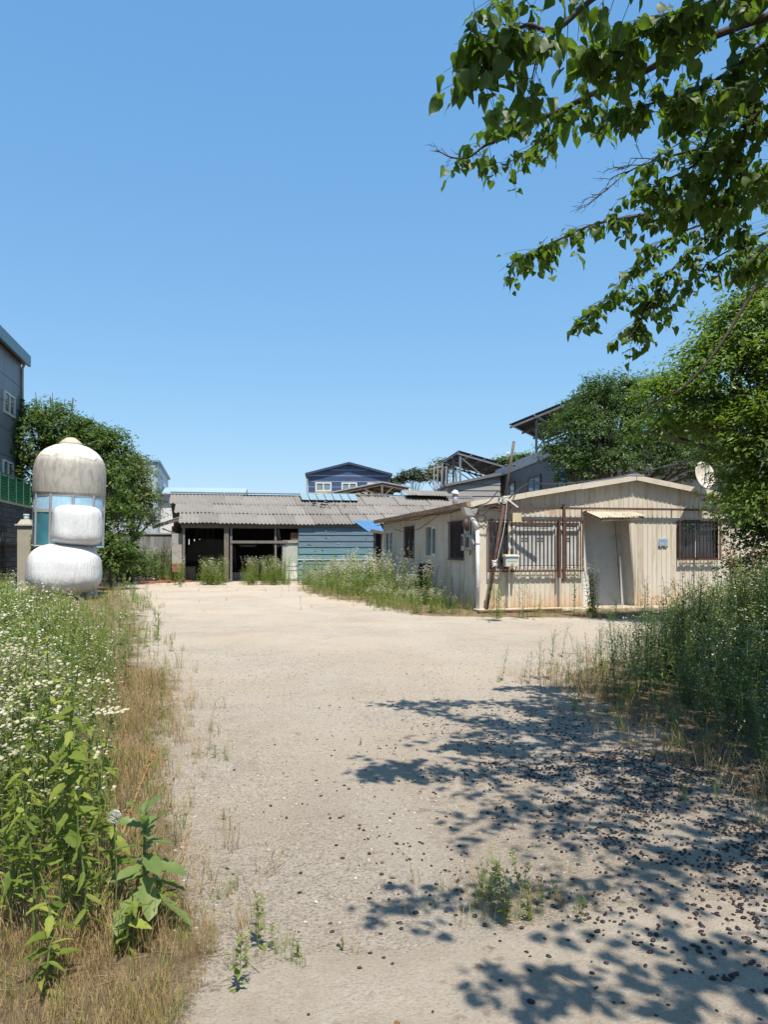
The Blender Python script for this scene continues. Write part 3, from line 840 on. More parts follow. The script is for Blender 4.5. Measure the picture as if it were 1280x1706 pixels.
# vent stub on the roof near the left eave
vt = thing('roof_vent', 'small grey vent stub with a pale cap on the left roof edge', 'vent', HC.world(.25, 2.6, roof_z(.25)+.03))
mb = MB(); mb.tube([(0, 0, 0), (0, 0, .32)], .075, 14); mb.build('pipe', STEELGREY, vt, smooth=True)
mb = MB(); mb.tube([(0, 0, .325), (0, 0, .36), (0.03, 0, .43)], [.11, .10, .05], 14); mb.build('cap', WHITEFRAME, vt, smooth=True)

# ------------------------------------------------------------------ things on and beside the house
# mailbox on its white post
mx = HC.s(851.5, -.24)
mail = thing('mailbox', 'white metal mailbox on a thin pale post in front of the barred window', 'mailbox', HC.world(mx, -.24, 0), R(HC.deg))
zt, zbx = HC.z(925, mx, -.24), HC.z(944, mx, -.24)
CREAM = paint('cream_metal', (0.60, 0.58, 0.48), .08, 5, .45, dirt=(.36, .25, .14), dirt_amt=.35)
mb = MB(); mb.box(-.155, .155, -.09, .09, zbx, zt-.03); bx = mb.build('box', CREAM, mail, bevel=.01)
mb = MB(); mb.hexa([(-.175, -.12, zt-.029), (.175, -.12, zt-.029), (.175, .10, zt-.029), (-.175, .10, zt-.029)], [(-.165, -.11, zt+.006), (.165, -.11, zt+.006), (.165, .10, zt+.02), (-.165, .10, zt+.02)]); mb.build('lid', CREAM, mail)
mb = MB(); mb.box(-.125, .125, -.096, -.0915, zbx+.12, zt-.045); mb.build('slot_flap', glassmat('flap', (.30, .42, .48), .2), bx)
mb = MB(); mb.tube([(.0, -.0915, zbx+.055), (.0, -.105, zbx+.055)], .032, 14); mb.build('emblem', paint('ochre', (.55, .33, .08), .2, 9, .5), bx)
mb = MB(); mb.box(-.02, .02, .093, .123, HC.z(1000, mx, -.24)-0.2, HC.z(868, mx, -.24)); mb.build('post', CREAM, mail)

# leaning pole with insulators
pb = at(811, 1010, 17.42); pb.z = 0.0
pt = at(857, 735, 17.42)
pole = thing('utility_pole', 'thin rusty leaning pole with knotted white rope beside the house corner', 'pole', pb)
dv = pt-pb
def pp(f): return dv*f
mb = MB(); mb.tube([(0, 0, 0), tuple(pp(.3)), tuple(pp(.66))], [.032, .034, .036], 10); mb.build('shaft', RUST, pole, smooth=True)
mb = MB(); mb.tube([tuple(pp(.64)), tuple(pp(.85)), tuple(pp(1.0))], [.030, .030, .034], 12); mb.build('mast', paint('pole_grey', (.13, .115, .10), .2, 8, .8), pole, smooth=True)
for f, sx in ((.86, -1), (.86, 1), (.93, -1)):
    c_ = pp(f); mb = MB(); mb.tube([c_+Vector((sx*.07, 0, 0)), c_+Vector((sx*.12, 0, -.01))], .03, 8); mb.build('insulator', DARKMETAL if f < .9 else WHITEFRAME, pole)
for f in (.29, .285, .665, .655):
    c_ = pp(f); rr = random.Random(int(f*1000)); pts = []
    for k in range(26):
        a = k*1.05; pts.append(c_+Vector((math.cos(a)*.05, math.sin(a)*.05, (k-13)*.006+rr.uniform(-.02, .02))))
    for k in range(5): pts.append(pts[-1]+Vector((rr.uniform(-.05, .05), -.01, -.035)))
    mb = MB(); mb.tube(pts, .009, 5); mb.build('rope', WHITEFRAME, pole)
mb = MB(); mb.tube(catmull([pp(.66)+Vector((.05, -.05, 0)), pp(.5)+Vector((.085, -.06, 0)), pp(.36)+Vector((.055, -.06, 0)), pp(.3)+Vector((.05, -.06, 0))], 6), .006, 5); mb.build('rope', WHITEFRAME, pole)
# brace from pole top to the roof edge
mb = MB(); mb.bar(pp(.66)+Vector((.03, 0, .03)), pp(.63)+Vector((.32, 0, -.06)), .03); mb.build('arm', WHITEFRAME, pole)
# wires
wp = pb+pp(.655)
def wire(name, label, pts, r_=.011):
    mb = MB(); mb.tube(catmull(pts, 10), r_, 6); tag(mb.build(name, CABLE, None, smooth=True), label, 'wire')
wire('overhead_wire', 'thick black cable from the leaning pole along the house gable', [wp+Vector((.05, 0, 0)), at(880, 806, 18.3), at(920, 807, 18.5), at(985, 801, 18.6), at(1045, 791, 18.8), at(1150, 768, 19.0), at(1300, 722, 16.0), at(1500, 640, 11.0)], .016)
wire('overhead_wire', 'thin cable rising from the ridge into the trees at right', [at(1056, 793, 18.9), at(1120, 773, 19.1), at(1170, 757, 18.9), at(1230, 738, 17.5), at(1300, 716, 15.5), at(1480, 640, 13)], .009)
wire('overhead_wire', 'short drooping cable between the leaning pole and the left eave', [wp+Vector((-.04, 0, -.12)), at(832, 818, 17.5), at(815, 836, 17.5), at(798, 842, 17.55), at(786, 846, 17.55)], .012)

# satellite dish on the right roof
dish = thing('satellite_dish', 'round pale satellite dish on the right end of the beige roof', 'dish', at(1171, 812, 18.6))
mb = MB(); n1, n2 = 7, 28; Rr = .34
prof = [(Rr*k/n1, .09*(k/n1)**2) for k in range(1, n1+1)]
prof = [(.002, 0)] + prof
mb.lathe(prof, n2)
do = mb.build('reflector', paint('dish_white', (.66, .63, .55), .06, 3, .5, dirt=(.42, .3, .15), dirt_amt=.45), dish, smooth=True)
so_ = do.modifiers.new('t', 'SOLIDIFY'); so_.thickness = .008
do.location = (0, 0, .27); do.rotation_euler = (R(78), 0, R(28))
mb = MB(); mb.tube([(0, .06, -.32), (0, .06, .24)], .025, 8); mb.build('mast', STEELGREY, dish)
mb = MB(); mb.tube([(0, 0, .0), (-.10, -.42, .16)], .012, 6); mb.tube([(-.10, -.42, .13), (-.10, -.42, .22)], .035, 8); mb.build('feed_arm', STEELGREY, dish)

# ------------------------------------------------------------------ the open shed
SF = Frame(-8.64, 33.0, 12.26)
shed = frame_thing('open_shed', 'long open-fronted shed with sagging grey corrugated slate roof', 'shed', SF)
SE, SRISE, SRUN = 2.62, 1.48, 4.0
def corr_sheet(w_, l_, waves, amp, seg=6, th=.008):
    """one corrugated sheet lying along +y, waves across x"""
    mb = MB(); n = waves*seg
    up = [(w_*i/n, amp*math.cos(2*math.pi*i/seg)) for i in range(n+1)]
    for (a, ha), (b, hb) in zip(up[:-1], up[1:]):
        mb.face([(a, 0, ha), (b, 0, hb), (b, l_, hb), (a, l_, ha)])
        mb.face([(a, 0, ha-th), (a, l_, ha-th), (b, l_, hb-th), (b, 0, hb-th)])
        mb.face([(a, 0, ha-th), (b, 0, hb-th), (b, 0, hb), (a, 0, ha)])
    return mb
slope = math.atan2(SRISE, SRUN); slen = math.hypot(SRISE, SRUN)
SW = 0.835
row_l = slen/3+.10
sheet0 = corr_sheet(SW+.03, row_l, 5, .026).build('roof_sheet', SLATE, shed)
BLUESHEET = paint('pale_blue_sheet', (0.22, 0.33, 0.39), .12, 4, .5, dirt=(.3, .3, .28), dirt_amt=.3)
rs = random.Random(12)
first = True
for row in range(3):
    s_start = -0.18 - (0.25 if row == 1 else 0) - (0.55 if row == 2 else 0)
    ncol = 18 if row < 2 else 19
    for c in range(ncol):
        if first: o = sheet0; first = False
        else:
            o = sheet0.copy(); COL.objects.link(o); o.parent = shed
        along = row*(slen/3) - .25
        s_ = s_start + c*SW + rs.uniform(-.012, .012)
        sagz = -.035*math.sin(max(0, min(1, (s_-1)/13))*math.pi*2.2) + rs.uniform(-.008, .008)
        o.location = (s_, along*math.cos(slope)+rs.uniform(-.02, .02), SE + along*math.sin(slope) + -.004*row + .02 + sagz + (0.012 if c % 2 else 0))
        o.rotation_euler = (slope + R(rs.uniform(-.5, .3)) - R(0.6), R(rs.uniform(-.4, .4)), R(rs.uniform(-.5, .5)))
# rear slope (hidden, closes the roof)
mb = MB(); mb.hexa([(-.8, SRUN, SE+SRISE-.06), (14.6, SRUN, SE+SRISE-.06), (14.6, 8, SE-.06), (-.8, 8, SE-.06)], [(-.8, SRUN, SE+SRISE-.02), (14.6, SRUN, SE+SRISE-.02), (14.6, 8, SE-.02), (-.8, 8, SE-.02)])
mb.build('rear_roof', SLATE, shed)
mb = MB()
for c in range(18):
    mb.box(-.75+c*.84, -.75+c*.84+.82, SRUN-.17, SRUN+.2, SE+SRISE+.035, SE+SRISE+.075)
mb.build('ridge_cap', BLUESHEET, shed)
# blue patch sheets near the ridge
x0b = SF.s(501, 3.3)
for i in range(7):
    w_ = .40
    mb = MB(); mb.box(x0b+i*w_, x0b+(i+1)*w_-.025, 0, 1.15, 0, .012); mb.box(x0b+i*w_, x0b+i*w_+.03, 0, 1.15, .0122, .03)
    o = mb.build('roof_patch_sheet', BLUESHEET, shed)
    al = 3.0
    o.location = (0, al*math.cos(slope), SE+al*math.sin(slope)+.13); o.rotation_euler = (slope, 0, 0)
# broken slates scattered on the roof
for i in range(8):
    a = rs.uniform(5.9, 7.6); al = rs.uniform(1.9, 2.9)
    mb = MB(); q = rs.uniform(.12, .28)
    mb.hexa([(0, 0, 0), (q, .03, 0), (q*.8, q*.9, 0), (.02, q*.6, 0)], [(0, 0, .012), (q, .03, .012), (q*.8, q*.9, .012), (.02, q*.6, .012)])
    o = mb.build('broken_slate', SLATE, shed); o.location = (a, al*math.cos(slope), SE+al*math.sin(slope)+.09); o.rotation_euler = (slope, 0, rs.uniform(0, 3))
# eave beam, posts, rails
mb = MB(); mb.box(-.1, 14.2, .0, .12, SE-.28, SE-.10); mb.build('eave_beam', WOODGREY, shed)
GREYPOST = paint('grey_post', (0.17, 0.16, 0.15), .2, 5, .8)
for px, w_, m_ in ((306, .10, GREYPOST), (377, .20, WOODGREY), (385, .09, GREYPOST), (459, .09, GREYPOST), (305, .16, WOODGREY)):
    t_ = .06 if px != 305 else 1.4
    s_ = SF.s(px, t_)
    mb = MB(); mb.box(s_-w_/2, s_+w_/2, t_-w_/2, t_+w_/2, 0, SE-.281); mb.build('post', m_, shed)
mb = MB(); mb.box(SF.s(384.5), SF.s(480), -.02, .05-.04, 1.68, 1.80); mb.build('rail', GREYPOST, shed)
mb = MB(); mb.bar((SF.s(466), .5, SE-.3), (SF.s(471), .9, 1.6), .05); mb.bar((SF.s(465), .7, SE-.3), (SF.s(467), 1.1, 1.5), .04); mb.build('brace', GREYPOST, shed)
# rafters
for i in range(9):
    s_ = .2+i*1.6
    mb = MB(); mb.bar((s_, .15, SE-.10), (s_, SRUN-.1, SE+SRISE-.16), .07, .12); mb.build('rafter', WOODGREY, shed)
# back wall of boards with gaps, side boards
for i in range(52):
    s_ = i*.27
    if i > 7: break
    top = SE+.1 if i not in (3,) else 2.0
    mb = MB(); mb.box(s_-.8, s_-.8+.25+rs.uniform(-.05, .0), 7.4, 7.43, 0, top); mb.build('back_board', WOODGREY, shed)
mb = MB(); mb.box(2.15, 14.0, 5.0, 5.05, 0, 3.4); mb.build('added_dark_screen', BLACK, shed)  # added black screen that keeps the bays behind it dark
mb = MB(); mb.box(.85, 14.0, 7.5, 7.55, 0, 2.62); mb.build('added_dark_backing', BLACK, shed)  # added black backing, stops daylight showing through the boards
mb = MB(); mb.box(-.9, .849, 7.5, 7.55, 0, 1.15); mb.box(-.9, .849, 7.5, 7.55, 1.95, 2.62); mb.build('added_dark_backing', BLACK, shed)
mb = MB(); mb.box(-.45, -.36, 2.4, 7.4, 0, 2.6); mb.build('side_wall', WOODGREY, shed)
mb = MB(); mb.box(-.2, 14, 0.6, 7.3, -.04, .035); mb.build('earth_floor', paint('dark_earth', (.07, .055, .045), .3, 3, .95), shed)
# left end: side sheet, small lean-to roof stub
SIDE = paint('grey_side_sheet', (0.36, 0.35, 0.34), .15, 3, .8, dirt=(.2, .15, .1), dirt_amt=.4)
for i in range(3):
    mb = MB(); mb.box(-.42+i*.004, -.40+i*.004, 0.35+i*.62, .95+i*.62, .75, 2.15-.1*i); mb.build('side_sheet', SIDE, shed)
for i in range(2):
    mb = MB(); mb.box(-.48, -.06, .20+i*.05, .23+i*.05, .80-.2*i, 2.1-i*.3); mb.build('side_sheet', SIDE, shed)
mb = MB(); mb.box(-.46, -.10, .1, .19, .45, .80); mb.build('brick_pier', paint('red_brick', (.26, .11, .075), .3, 8, .9), shed)
for i, (a, b_) in enumerate(((.5, 1.5), (1.55, 2.5), (2.55, 3.4))):
    mb = MB(); mb.hexa([(-1.35, a, SE-.20), (-.10, a, SE+.22), (-.10, b_, SE+.22), (-1.35, b_, SE-.20)], [(-1.35, a, SE-.18), (-.10, a, SE+.25), (-.10, b_, SE+.25), (-1.35, b_, SE-.18)]); mb.build('lean_to_sheet', SIDE, shed)
mb = MB(); mb.bar((-1.3, .5, SE-.27), (-.1, .5, SE+.12), .07, .10); mb.bar((-.9, .55, SE-.3), (-.06, .55, SE-.62), .06); mb.build('lean_to_rafter', WOODGREY, shed)

# blue plank cladding, each board on its own
BLUEB = paint('faded_blue_board', (0.115, 0.185, 0.25), .14, 2, .7, dirt=(.17, .21, .235), dirt_amt=.2, stretch=(.6, 1, 4))
TEALB = paint('faded_teal_board', (0.12, 0.24, 0.275), .14, 2, .7, dirt=(.19, .24, .25), dirt_amt=.25, stretch=(.6, 1, 4))
sb0, sb1 = SF.s(497, -.06), SF.s(623, -.06)
edges = [879, 891.5, 902, 912, 923.5, 931, 940, 949, 958, 968]
for i, (ya, yb) in enumerate(zip(edges[:-1], edges[1:])):
    z1_, z0_ = SF.z(ya, sb0, -.06), SF.z(yb, sb0, -.06)
    mb = MB(); mb.hexa([(sb0+rs.uniform(-.03, .03), -.085, z0_+.012), (sb1, -.085, z0_+.012), (sb1, -.04, z0_+.012), (sb0, -.04, z0_+.012)], [(sb0+.01, -.06, z1_-.008), (sb1, -.06, z1_-.008), (sb1, -.04, z1_-.008), (sb0, -.04, z1_-.008)])
    o = mb.build('cladding_board', BLUEB if i < 3 else TEALB, shed)
    for k in range(3):
        sx = sb0+rs.uniform(.2, 3.2); zz = (z0_+z1_)/2+rs.uniform(-.04, .04)
        m2 = MB(); m2.box(sx, sx+.07, -.096, -.075, zz, zz+.05); m2.build('bracket', GREYBOX if k == 0 else TEALB, o)
mb = MB(); mb.box(sb0-.05, sb1, -.12, -.088, SF.z(933, sb0), SF.z(931, sb0)); mb.build('pale_batten', paint('pale_blue_batten', (.5, .62, .66), .08, 5, .5), shed)
mb = MB(); mb.box(sb0-.05, sb1+.1, -.05, -.03, SF.z(878.5, sb0), SE-.06); mb.build('upper_fascia', paint('grey_fascia', (.17, .165, .16), .15, 2, .8), shed)
# blue lean-to sheet between shed and house
pA = [at(588, 868, 33.2), at(630, 868, 32.0), at(640, 886, 30.2), at(614, 886, 30.6)]
awn = thing('blue_awning', 'bright blue metal awning sheet between the shed and the house', 'awning', (pA[3].x, pA[3].y, 0))
BRBLUE = paint('bright_blue_sheet', (0.09, 0.22, 0.43), .1, 3, .45)
for i in range(4):
    f0_, f1_ = i/4, (i+.97)/4
    P = lambda f, g: (pA[0].lerp(pA[1], f)).lerp(pA[3].lerp(pA[2], f), g) - Vector((pA[3].x, pA[3].y, 0))
    q = [P(f0_, 0), P(f1_, 0), P(f1_, 1), P(f0_, 1)]
    mb = MB(); mb.hexa(q, [p+Vector((0, 0, .02)) for p in q]); mb.build('roof_sheet', BRBLUE, awn)
for px, h in ((624.5, 2.2), (637, 2.0)):
    p = at(px, 900, 30.6)-Vector((pA[3].x, pA[3].y, 0)); mb = MB(); mb.tube([(p.x, p.y, 0), (p.x, p.y, h)], .06, 10); mb.build('post', GREYPOST, awn)
p = at(618, 884, 30.4)-Vector((pA[3].x, pA[3].y, 0)); q = at(640, 888, 30.2)-Vector((pA[3].x, pA[3].y, 0))
mb = MB(); mb.bar(p, q, .08, .12); mb.build('beam', WOODGREY, awn)
# black sheet standing in for the deep shade of the passage
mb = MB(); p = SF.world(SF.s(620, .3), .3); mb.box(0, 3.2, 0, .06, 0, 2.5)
o = mb.build('passage_shade_sheet', BLACK, shed); o.location = (SF.s(621, .6), .6, 0)

# junk in the shed
def in_shed(name, label, cat, px, t_, z=0.036, rz=0):
    return thing(name, label, cat, SF.world(SF.s(px, t_), t_, z), R(SF.deg)+rz)
cab = in_shed('storage_cabinet', 'pale green-white cabinet standing at the shed opening beside blue boards', 'cabinet', 486.5, .25)
cz = SF.z(906, 4.8, .25)
CABM = paint('pale_green_metal', (.45, .49, .43), .08, 3, .5, dirt=(.3, .28, .2), dirt_amt=.3)
mb = MB(); mb.box(-.32, .30, -.2, .3, 0, cz); mb.build('body', CABM, cab, bevel=.015)
mb = MB(); mb.box(-.44, -.325, -.2, .3, 0, cz-.08); mb.build('side_panel', GREYBOX, cab)
mb = MB(); mb.box(-.42, .34, -.26, .32, cz+.002, cz+.12); mb.build('top_tray', paint('worn_tray', (.34, .33, .30), .2, 4, .8), cab)
for i, (z0_, z1_, m_) in enumerate(((.08, .42, WHITEFRAME), (.46, .60, WHITEFRAME), (.64, .78, PIPEWHITE))):
    mb = MB(); mb.box(-.30, .28, -.215, -.202, z0_, z1_); mb.build('drawer_front', m_, cab)
ob = in_shed('wooden_crate', 'small reddish-brown wooden crate on top of the pale cabinet', 'crate', 490, .2, cz+.16)
for i in range(3):
    mb = MB(); mb.box(-.16, .26, -.16, -.14, .01+i*.11, .11+i*.11); mb.build('slat', paint('crate_wood_%d' % i, (.22, .10, .06), .2, 6, .8), ob)
mb = MB(); mb.box(-.15, .25, -.139, .16, .01, .32); mb.build('inside', WOODGREY, ob)
mach = in_shed('covered_machine', 'large rounded machine under a dark cover inside the shed', 'machine', 352, 3.2)
mb = MB()
pts = []
for k in range(9):
    a = math.pi*k/8; pts.append((-math.cos(a)*1.15, 1.35+math.sin(a)*.55))
prof = [(-1.15, 0)] + pts + [(1.15, 0)]
mb.hexa([(x, -.7, z) for x, z in prof], [(x, .9, z) for x, z in prof])
mb.build('cover', paint('dark_cover', (.045, .043, .04), .3, 2, .8), mach, bevel=.05)
for sx in (-.8, .8):
    mb = MB(); mb.tube([(sx, -.86, .42), (sx, -.72, .42)], .42, 20); mb.build('wheel', BLACK, mach)
for i, (px, t_, w_, h, c, lb) in enumerate(((316, 1.8, .5, .55, (.28, .22, .16), 'brown carton on the shed floor near the left post'), (402, 1.5, .9, .28, (.30, .28, .26), 'low grey crate on the dark shed floor behind the middle post'), (430, 2.4, .7, .8, (.12, .11, .10), 'dark stacked box deep inside the shed'))):
    b_ = in_shed('storage_box', lb, 'box', px, t_)
    m_ = paint('junk_%d' % i, c, .2, 3, .8)
    mb = MB(); mb.box(-w_/2, w_/2, -.25, .25, 0, h); mb.build('body', m_, b_, bevel=.02)
    mb = MB(); mb.box(-w_/2-.02, w_/2+.02, -.27, .27, h+.002, h+.05); mb.build('lid', m_, b_)

# black rack leaning on the house's left wall
rk = thing('wire_rack', 'black slatted rack leaning against the shaded side wall of the house', 'rack', HC.world(-.32, HC.t(698, -.3), 0), R(HC.deg))
for i in range(9):
    mb = MB(); mb.bar((-.05+.004*i, -.55+i*.14, 0), (.22, -.55+i*.14, 1.02), .035); mb.build('bar', BLACK, rk)
for f in (.05, .5, .98):
    mb = MB(); mb.bar((-.03+.25*f, -.6, 1.02*f), (-.03+.25*f, .62, 1.02*f), .04); mb.build('crossbar', BLACK, rk)
# rusty pipe lying along the step
pr = MB(); pr.tube([HC.world(-.28, -.72, .04), HC.world(.6, -.70, .045), HC.world(1.75, -.68, .05)], .035, 8)
tag(pr.build('steel_pipe', RUST, None, smooth=True), 'rusty red pipe lying along the foot of the house front', 'pipe')
pr = MB(); pr.tube([HC.world(1.2, -.85, .02), HC.world(1.9, -.86, .025)], .02, 8)
tag(pr.build('steel_rod', DARKMETAL, None), 'short dark rod lying before the concrete step', 'rod')

# red strip on the ground far left
pr = MB()
for (x0, x1, y0, y1, z) in ((-10.6, -8.4, 33.2, 33.7, .05), (-10.4, -8.9, 32.4, 32.8, .04), (-9.9, -8.7, 33.8, 34.2, .09)):
    pr.hexa([(x0, y0, 0), (x1, y0+.2, 0), (x1, y1+.2, 0), (x0, y1, 0)], [(x0, y0, z), (x1, y0+.2, z+.03), (x1, y1+.2, z), (x0, y1, z+.02)])
tag(pr.build('red_tarp', paint('red_tarp', (.34, .12, .08), .2, 3, .8), None), 'faded red tarp strips lying on the ground left of the shed', 'tarp')

# ------------------------------------------------------------------ raised roofs behind the shed
BF = Frame(0, 43.5, 12.26)
barn = frame_thing('timber_barn', 'open timber roof with trusses rising just behind the shed ridge', 'barn', BF)
ap = BF.s(637); el = BF.s(548); er = BF.s(684)
za = BF.z(804, ap); zl_ = BF.z(822, el); zr_ = BF.z(813, er)
TAN = paint('tan_underlay', (.46, .36, .22), .15, 2, .8)
for k in range(4):
    t0, t1 = k*1.5, k*1.5+1.46
    mb = MB(); mb.hexa([(el, t0, zl_), (ap, t0, za), (ap, t1, za), (el, t1, zl_)], [(el, t0, zl_+.07), (ap, t0, za+.07), (ap, t1, za+.07), (el, t1, zl_+.07)]); mb.build('roof_sheet', SIDE, barn)
    mb = MB(); mb.hexa([(ap+.01, t0, za), (er, t0, zr_), (er, t1, zr_), (ap+.01, t1, za)], [(ap+.01, t0, za+.07), (er, t0, zr_+.07), (er, t1, zr_+.07), (ap+.01, t1, za+.07)]); mb.build('roof_sheet', SIDE, barn)
mb = MB(); mb.box(el, er, 6.2, 6.25, 3.2, za-.1); mb.build('end_wall', TAN, barn)
for k in range(3):
    t0 = .1+k*1.9
    mb = MB()
    mb.bar((el+.1, t0, zl_-.08), (ap, t0, za-.08), .09, .14); mb.bar((ap, t0, za-.08), (er-.1, t0, zr_-.08), .09, .14)
    mb.bar((ap, t0, za-.15), (ap, t0, 3.2), .12); mb.bar((ap, t0, 4.35), (ap-1.1, t0, za-.33), .07); mb.bar((ap, t0, 4.35), (ap+.7, t0, za-.2), .07)
    mb.build('truss', WOODGREY, barn)
for sx in (el+.3, ap, er-.2):
    for tt in (.1, 5.8):
        mb = MB(); mb.box(sx-.08, sx+.08, tt+.06, tt+.2, 0, 3.9); mb.build('post', WOODGREY, barn)
VF = Frame(0, 38.6, 12.26)
vent = frame_thing('ridge_monitor', 'small raised grey corrugated roof on the shed ridge by the house', 'roof', VF)
v0, v1 = VF.s(676), VF.s(749)
zv1, zv0 = VF.z(815, v0)+.0, VF.z(825.5, v0)
sh = corr_sheet((v1-v0)/3, 1.1, 5, .022).build('roof_sheet', SLATE, vent)
for i in range(3):
    o = sh if i == 0 else sh.copy()
    if i: COL.objects.link(o); o.parent = vent
    o.location = (v0+i*(v1-v0)/3, -.35, zv0+.03-.02*i); o.rotation_euler = (R(17), R(1.2), 0)
mb = MB(); mb.box(v0+.15, v1-.15, .1, .9, SE+SRISE-.6, zv0+.0); mb.build('gap_shade_box', BLACK, vent)  # black box painted as the shade in the gap below the sheets

# ------------------------------------------------------------------ left: kiosk, bales, gate post
KY = 23.3
kc = at(111, 914, KY)
kiosk = thing('domed_kiosk', 'stained white round kiosk with domed top and blue glass band', 'kiosk', (kc.x, kc.y, 0), R(0))
kiosk.rotation_euler = (R(0), R(1.6), R(-6))
KR = .5*114/FPX*KY
def kz(py): return CAM_H+(HY-py)/FPX*KY
m, n, b, o = newmat('stained_white_fibreglass')
f1 = noise(n, 1.1, 6, .65); f2 = noise(n, 5, 7, .75, stretch=(1.6, 1.6, .55)); tc = N(n, 'ShaderNodeTexCoord')
sx = N(n, 'ShaderNodeSeparateXYZ'); n.links.new(tc.outputs['Object'], sx.inputs[0])
hgt = N(n, 'ShaderNodeMapRange'); hgt.inputs[1].default_value = kz(752); hgt.inputs[2].default_value = kz(795); n.links.new(sx.outputs[2], hgt.inputs[0])
hh = N(n, 'ShaderNodeMath', operation='MULTIPLY_ADD'); n.links.new(f1, hh.inputs[0]); hh.inputs[1].default_value = 1.0; n.links.new(hgt.outputs[0], hh.inputs[2])
k = ramp(n, hh.outputs[0], [(0.74, (0, 0, 0)), (0.78, (.95,)*3), (0.83, (.5,)*3), (0.98, (.8,)*3)])
c = mixc(n, k, (0.58, 0.555, 0.50), (0.27, 0.255, 0.225))
k2 = ramp(n, f2, [(0.44, (0, 0, 0)), (0.66, (.85,)*3)])
k2 = mixc(n, 1.0, k2, k, 'MULTIPLY')
c = mixc(n, k2, c, (0.14, 0.13, 0.115))
n.links.new(c, b.inputs['Base Color']); b.inputs['Roughness'].default_value = .5
STAINED = m
# dome: straight drum, then a rounded top
prof = [(KR*.955, kz(827)), (KR*.985, kz(826.5)), (KR, kz(822)), (KR, kz(800)), (KR*.995, kz(787)), (KR*.975, kz(778)), (KR*.94, kz(770)), (KR*.89, kz(764)), (KR*.82, kz(758)), (KR*.72, kz(752)), (KR*.60, kz(747.5)), (KR*.46, kz(743.5)), (KR*.30, kz(741)), (KR*.1, kz(740))]
mb = MB(); mb.lathe(prof, 48); dome = mb.build('dome', STAINED, kiosk, smooth=True)
mb = MB(); mb.lathe([(.002, kz(741)), (.33, kz(741.5)), (.335, kz(739)), (.26, kz(735)), (.16, kz(731)), (.12, kz(729.5)), (.002, kz(729))], 28)
mb.build('cap', paint('cap_stone', (.50, .46, .37), .15, 4, .8, dirt=(.3, .25, .2), dirt_amt=.5), dome, smooth=True)
# glass band: panes between mullions
zg1, zg0, zmid = kz(826), kz(912), kz(853)
SKYFILM = glassmat('sky_reflection_film', (.30, .47, .60), .1, .6); TEAL = glassmat('teal_glass', (.05, .17, .22), .06, .7)  # upper panes: light blue sky reflection put into the film's colour
mangs = [R(a) for a in (-126, -92, -56, -20, 16, 52, 88, 124, 160, 196)]
KG = KR*.955
for i in range(len(mangs)):
    a0_, a1_ = mangs[i], mangs[(i+1) % len(mangs)]
    if a1_ < a0_: a1_ += 2*math.pi
    for (zA, zB, m_) in ((zmid+.05, zg1-.04, SKYFILM), (zg0, zmid-.05, TEAL)):
        mb = MB(); q = 6
        for k_ in range(q):
            x0 = a0_+(a1_-a0_)*k_/q; x1 = a0_+(a1_-a0_)*(k_+1)/q
            mb.face([(KG*math.cos(x0), KG*math.sin(x0), zA), (KG*math.cos(x1), KG*math.sin(x1), zA), (KG*math.cos(x1), KG*math.sin(x1), zB), (KG*math.cos(x0), KG*math.sin(x0), zB)])
        o = mb.build('pane', m_, kiosk); s_ = o.modifiers.new('t', 'SOLIDIFY'); s_.thickness = .008
    mb = MB(); c0 = (KG*1.005*math.cos(a0_), KG*1.005*math.sin(a0_))
    mb.tube([(c0[0], c0[1], zg0), (c0[0], c0[1], zg1)], .045, 8); mb.build('mullion', STEELGREY, kiosk)
for zz, hh_ in ((zmid, .05), (zg1-.02, .035)):
    mb = MB(); mb.lathe([(KG*.97, zz-hh_), (KG*1.02, zz-hh_), (KG*1.02, zz+hh_), (KG*.97, zz+hh_), (KG*.97, zz-hh_)], 48); mb.build('band', GREYBOX, kiosk)
mb = MB(); mb.lathe([(KR*.86, 0), (KR*.83, .25), (KR*.78, .7), (KR*.80, kz(913)), (KR*.97, kz(911.5)), (KR*.97, kz(909)), (.01, kz(909))], 48); mb.build('base', paint('kiosk_base', (.55, .55, .53), .1, 2, .6, dirt=(.3, .28, .25), dirt_amt=.5), kiosk, smooth=True)
mb = MB(); mb.tube([(0, .2, kz(908)), (0, .2, kz(850))], .5, 16); mb.build('inner_core', paint('kiosk_inside', (.12, .14, .15), .2, 2, .8), kiosk)

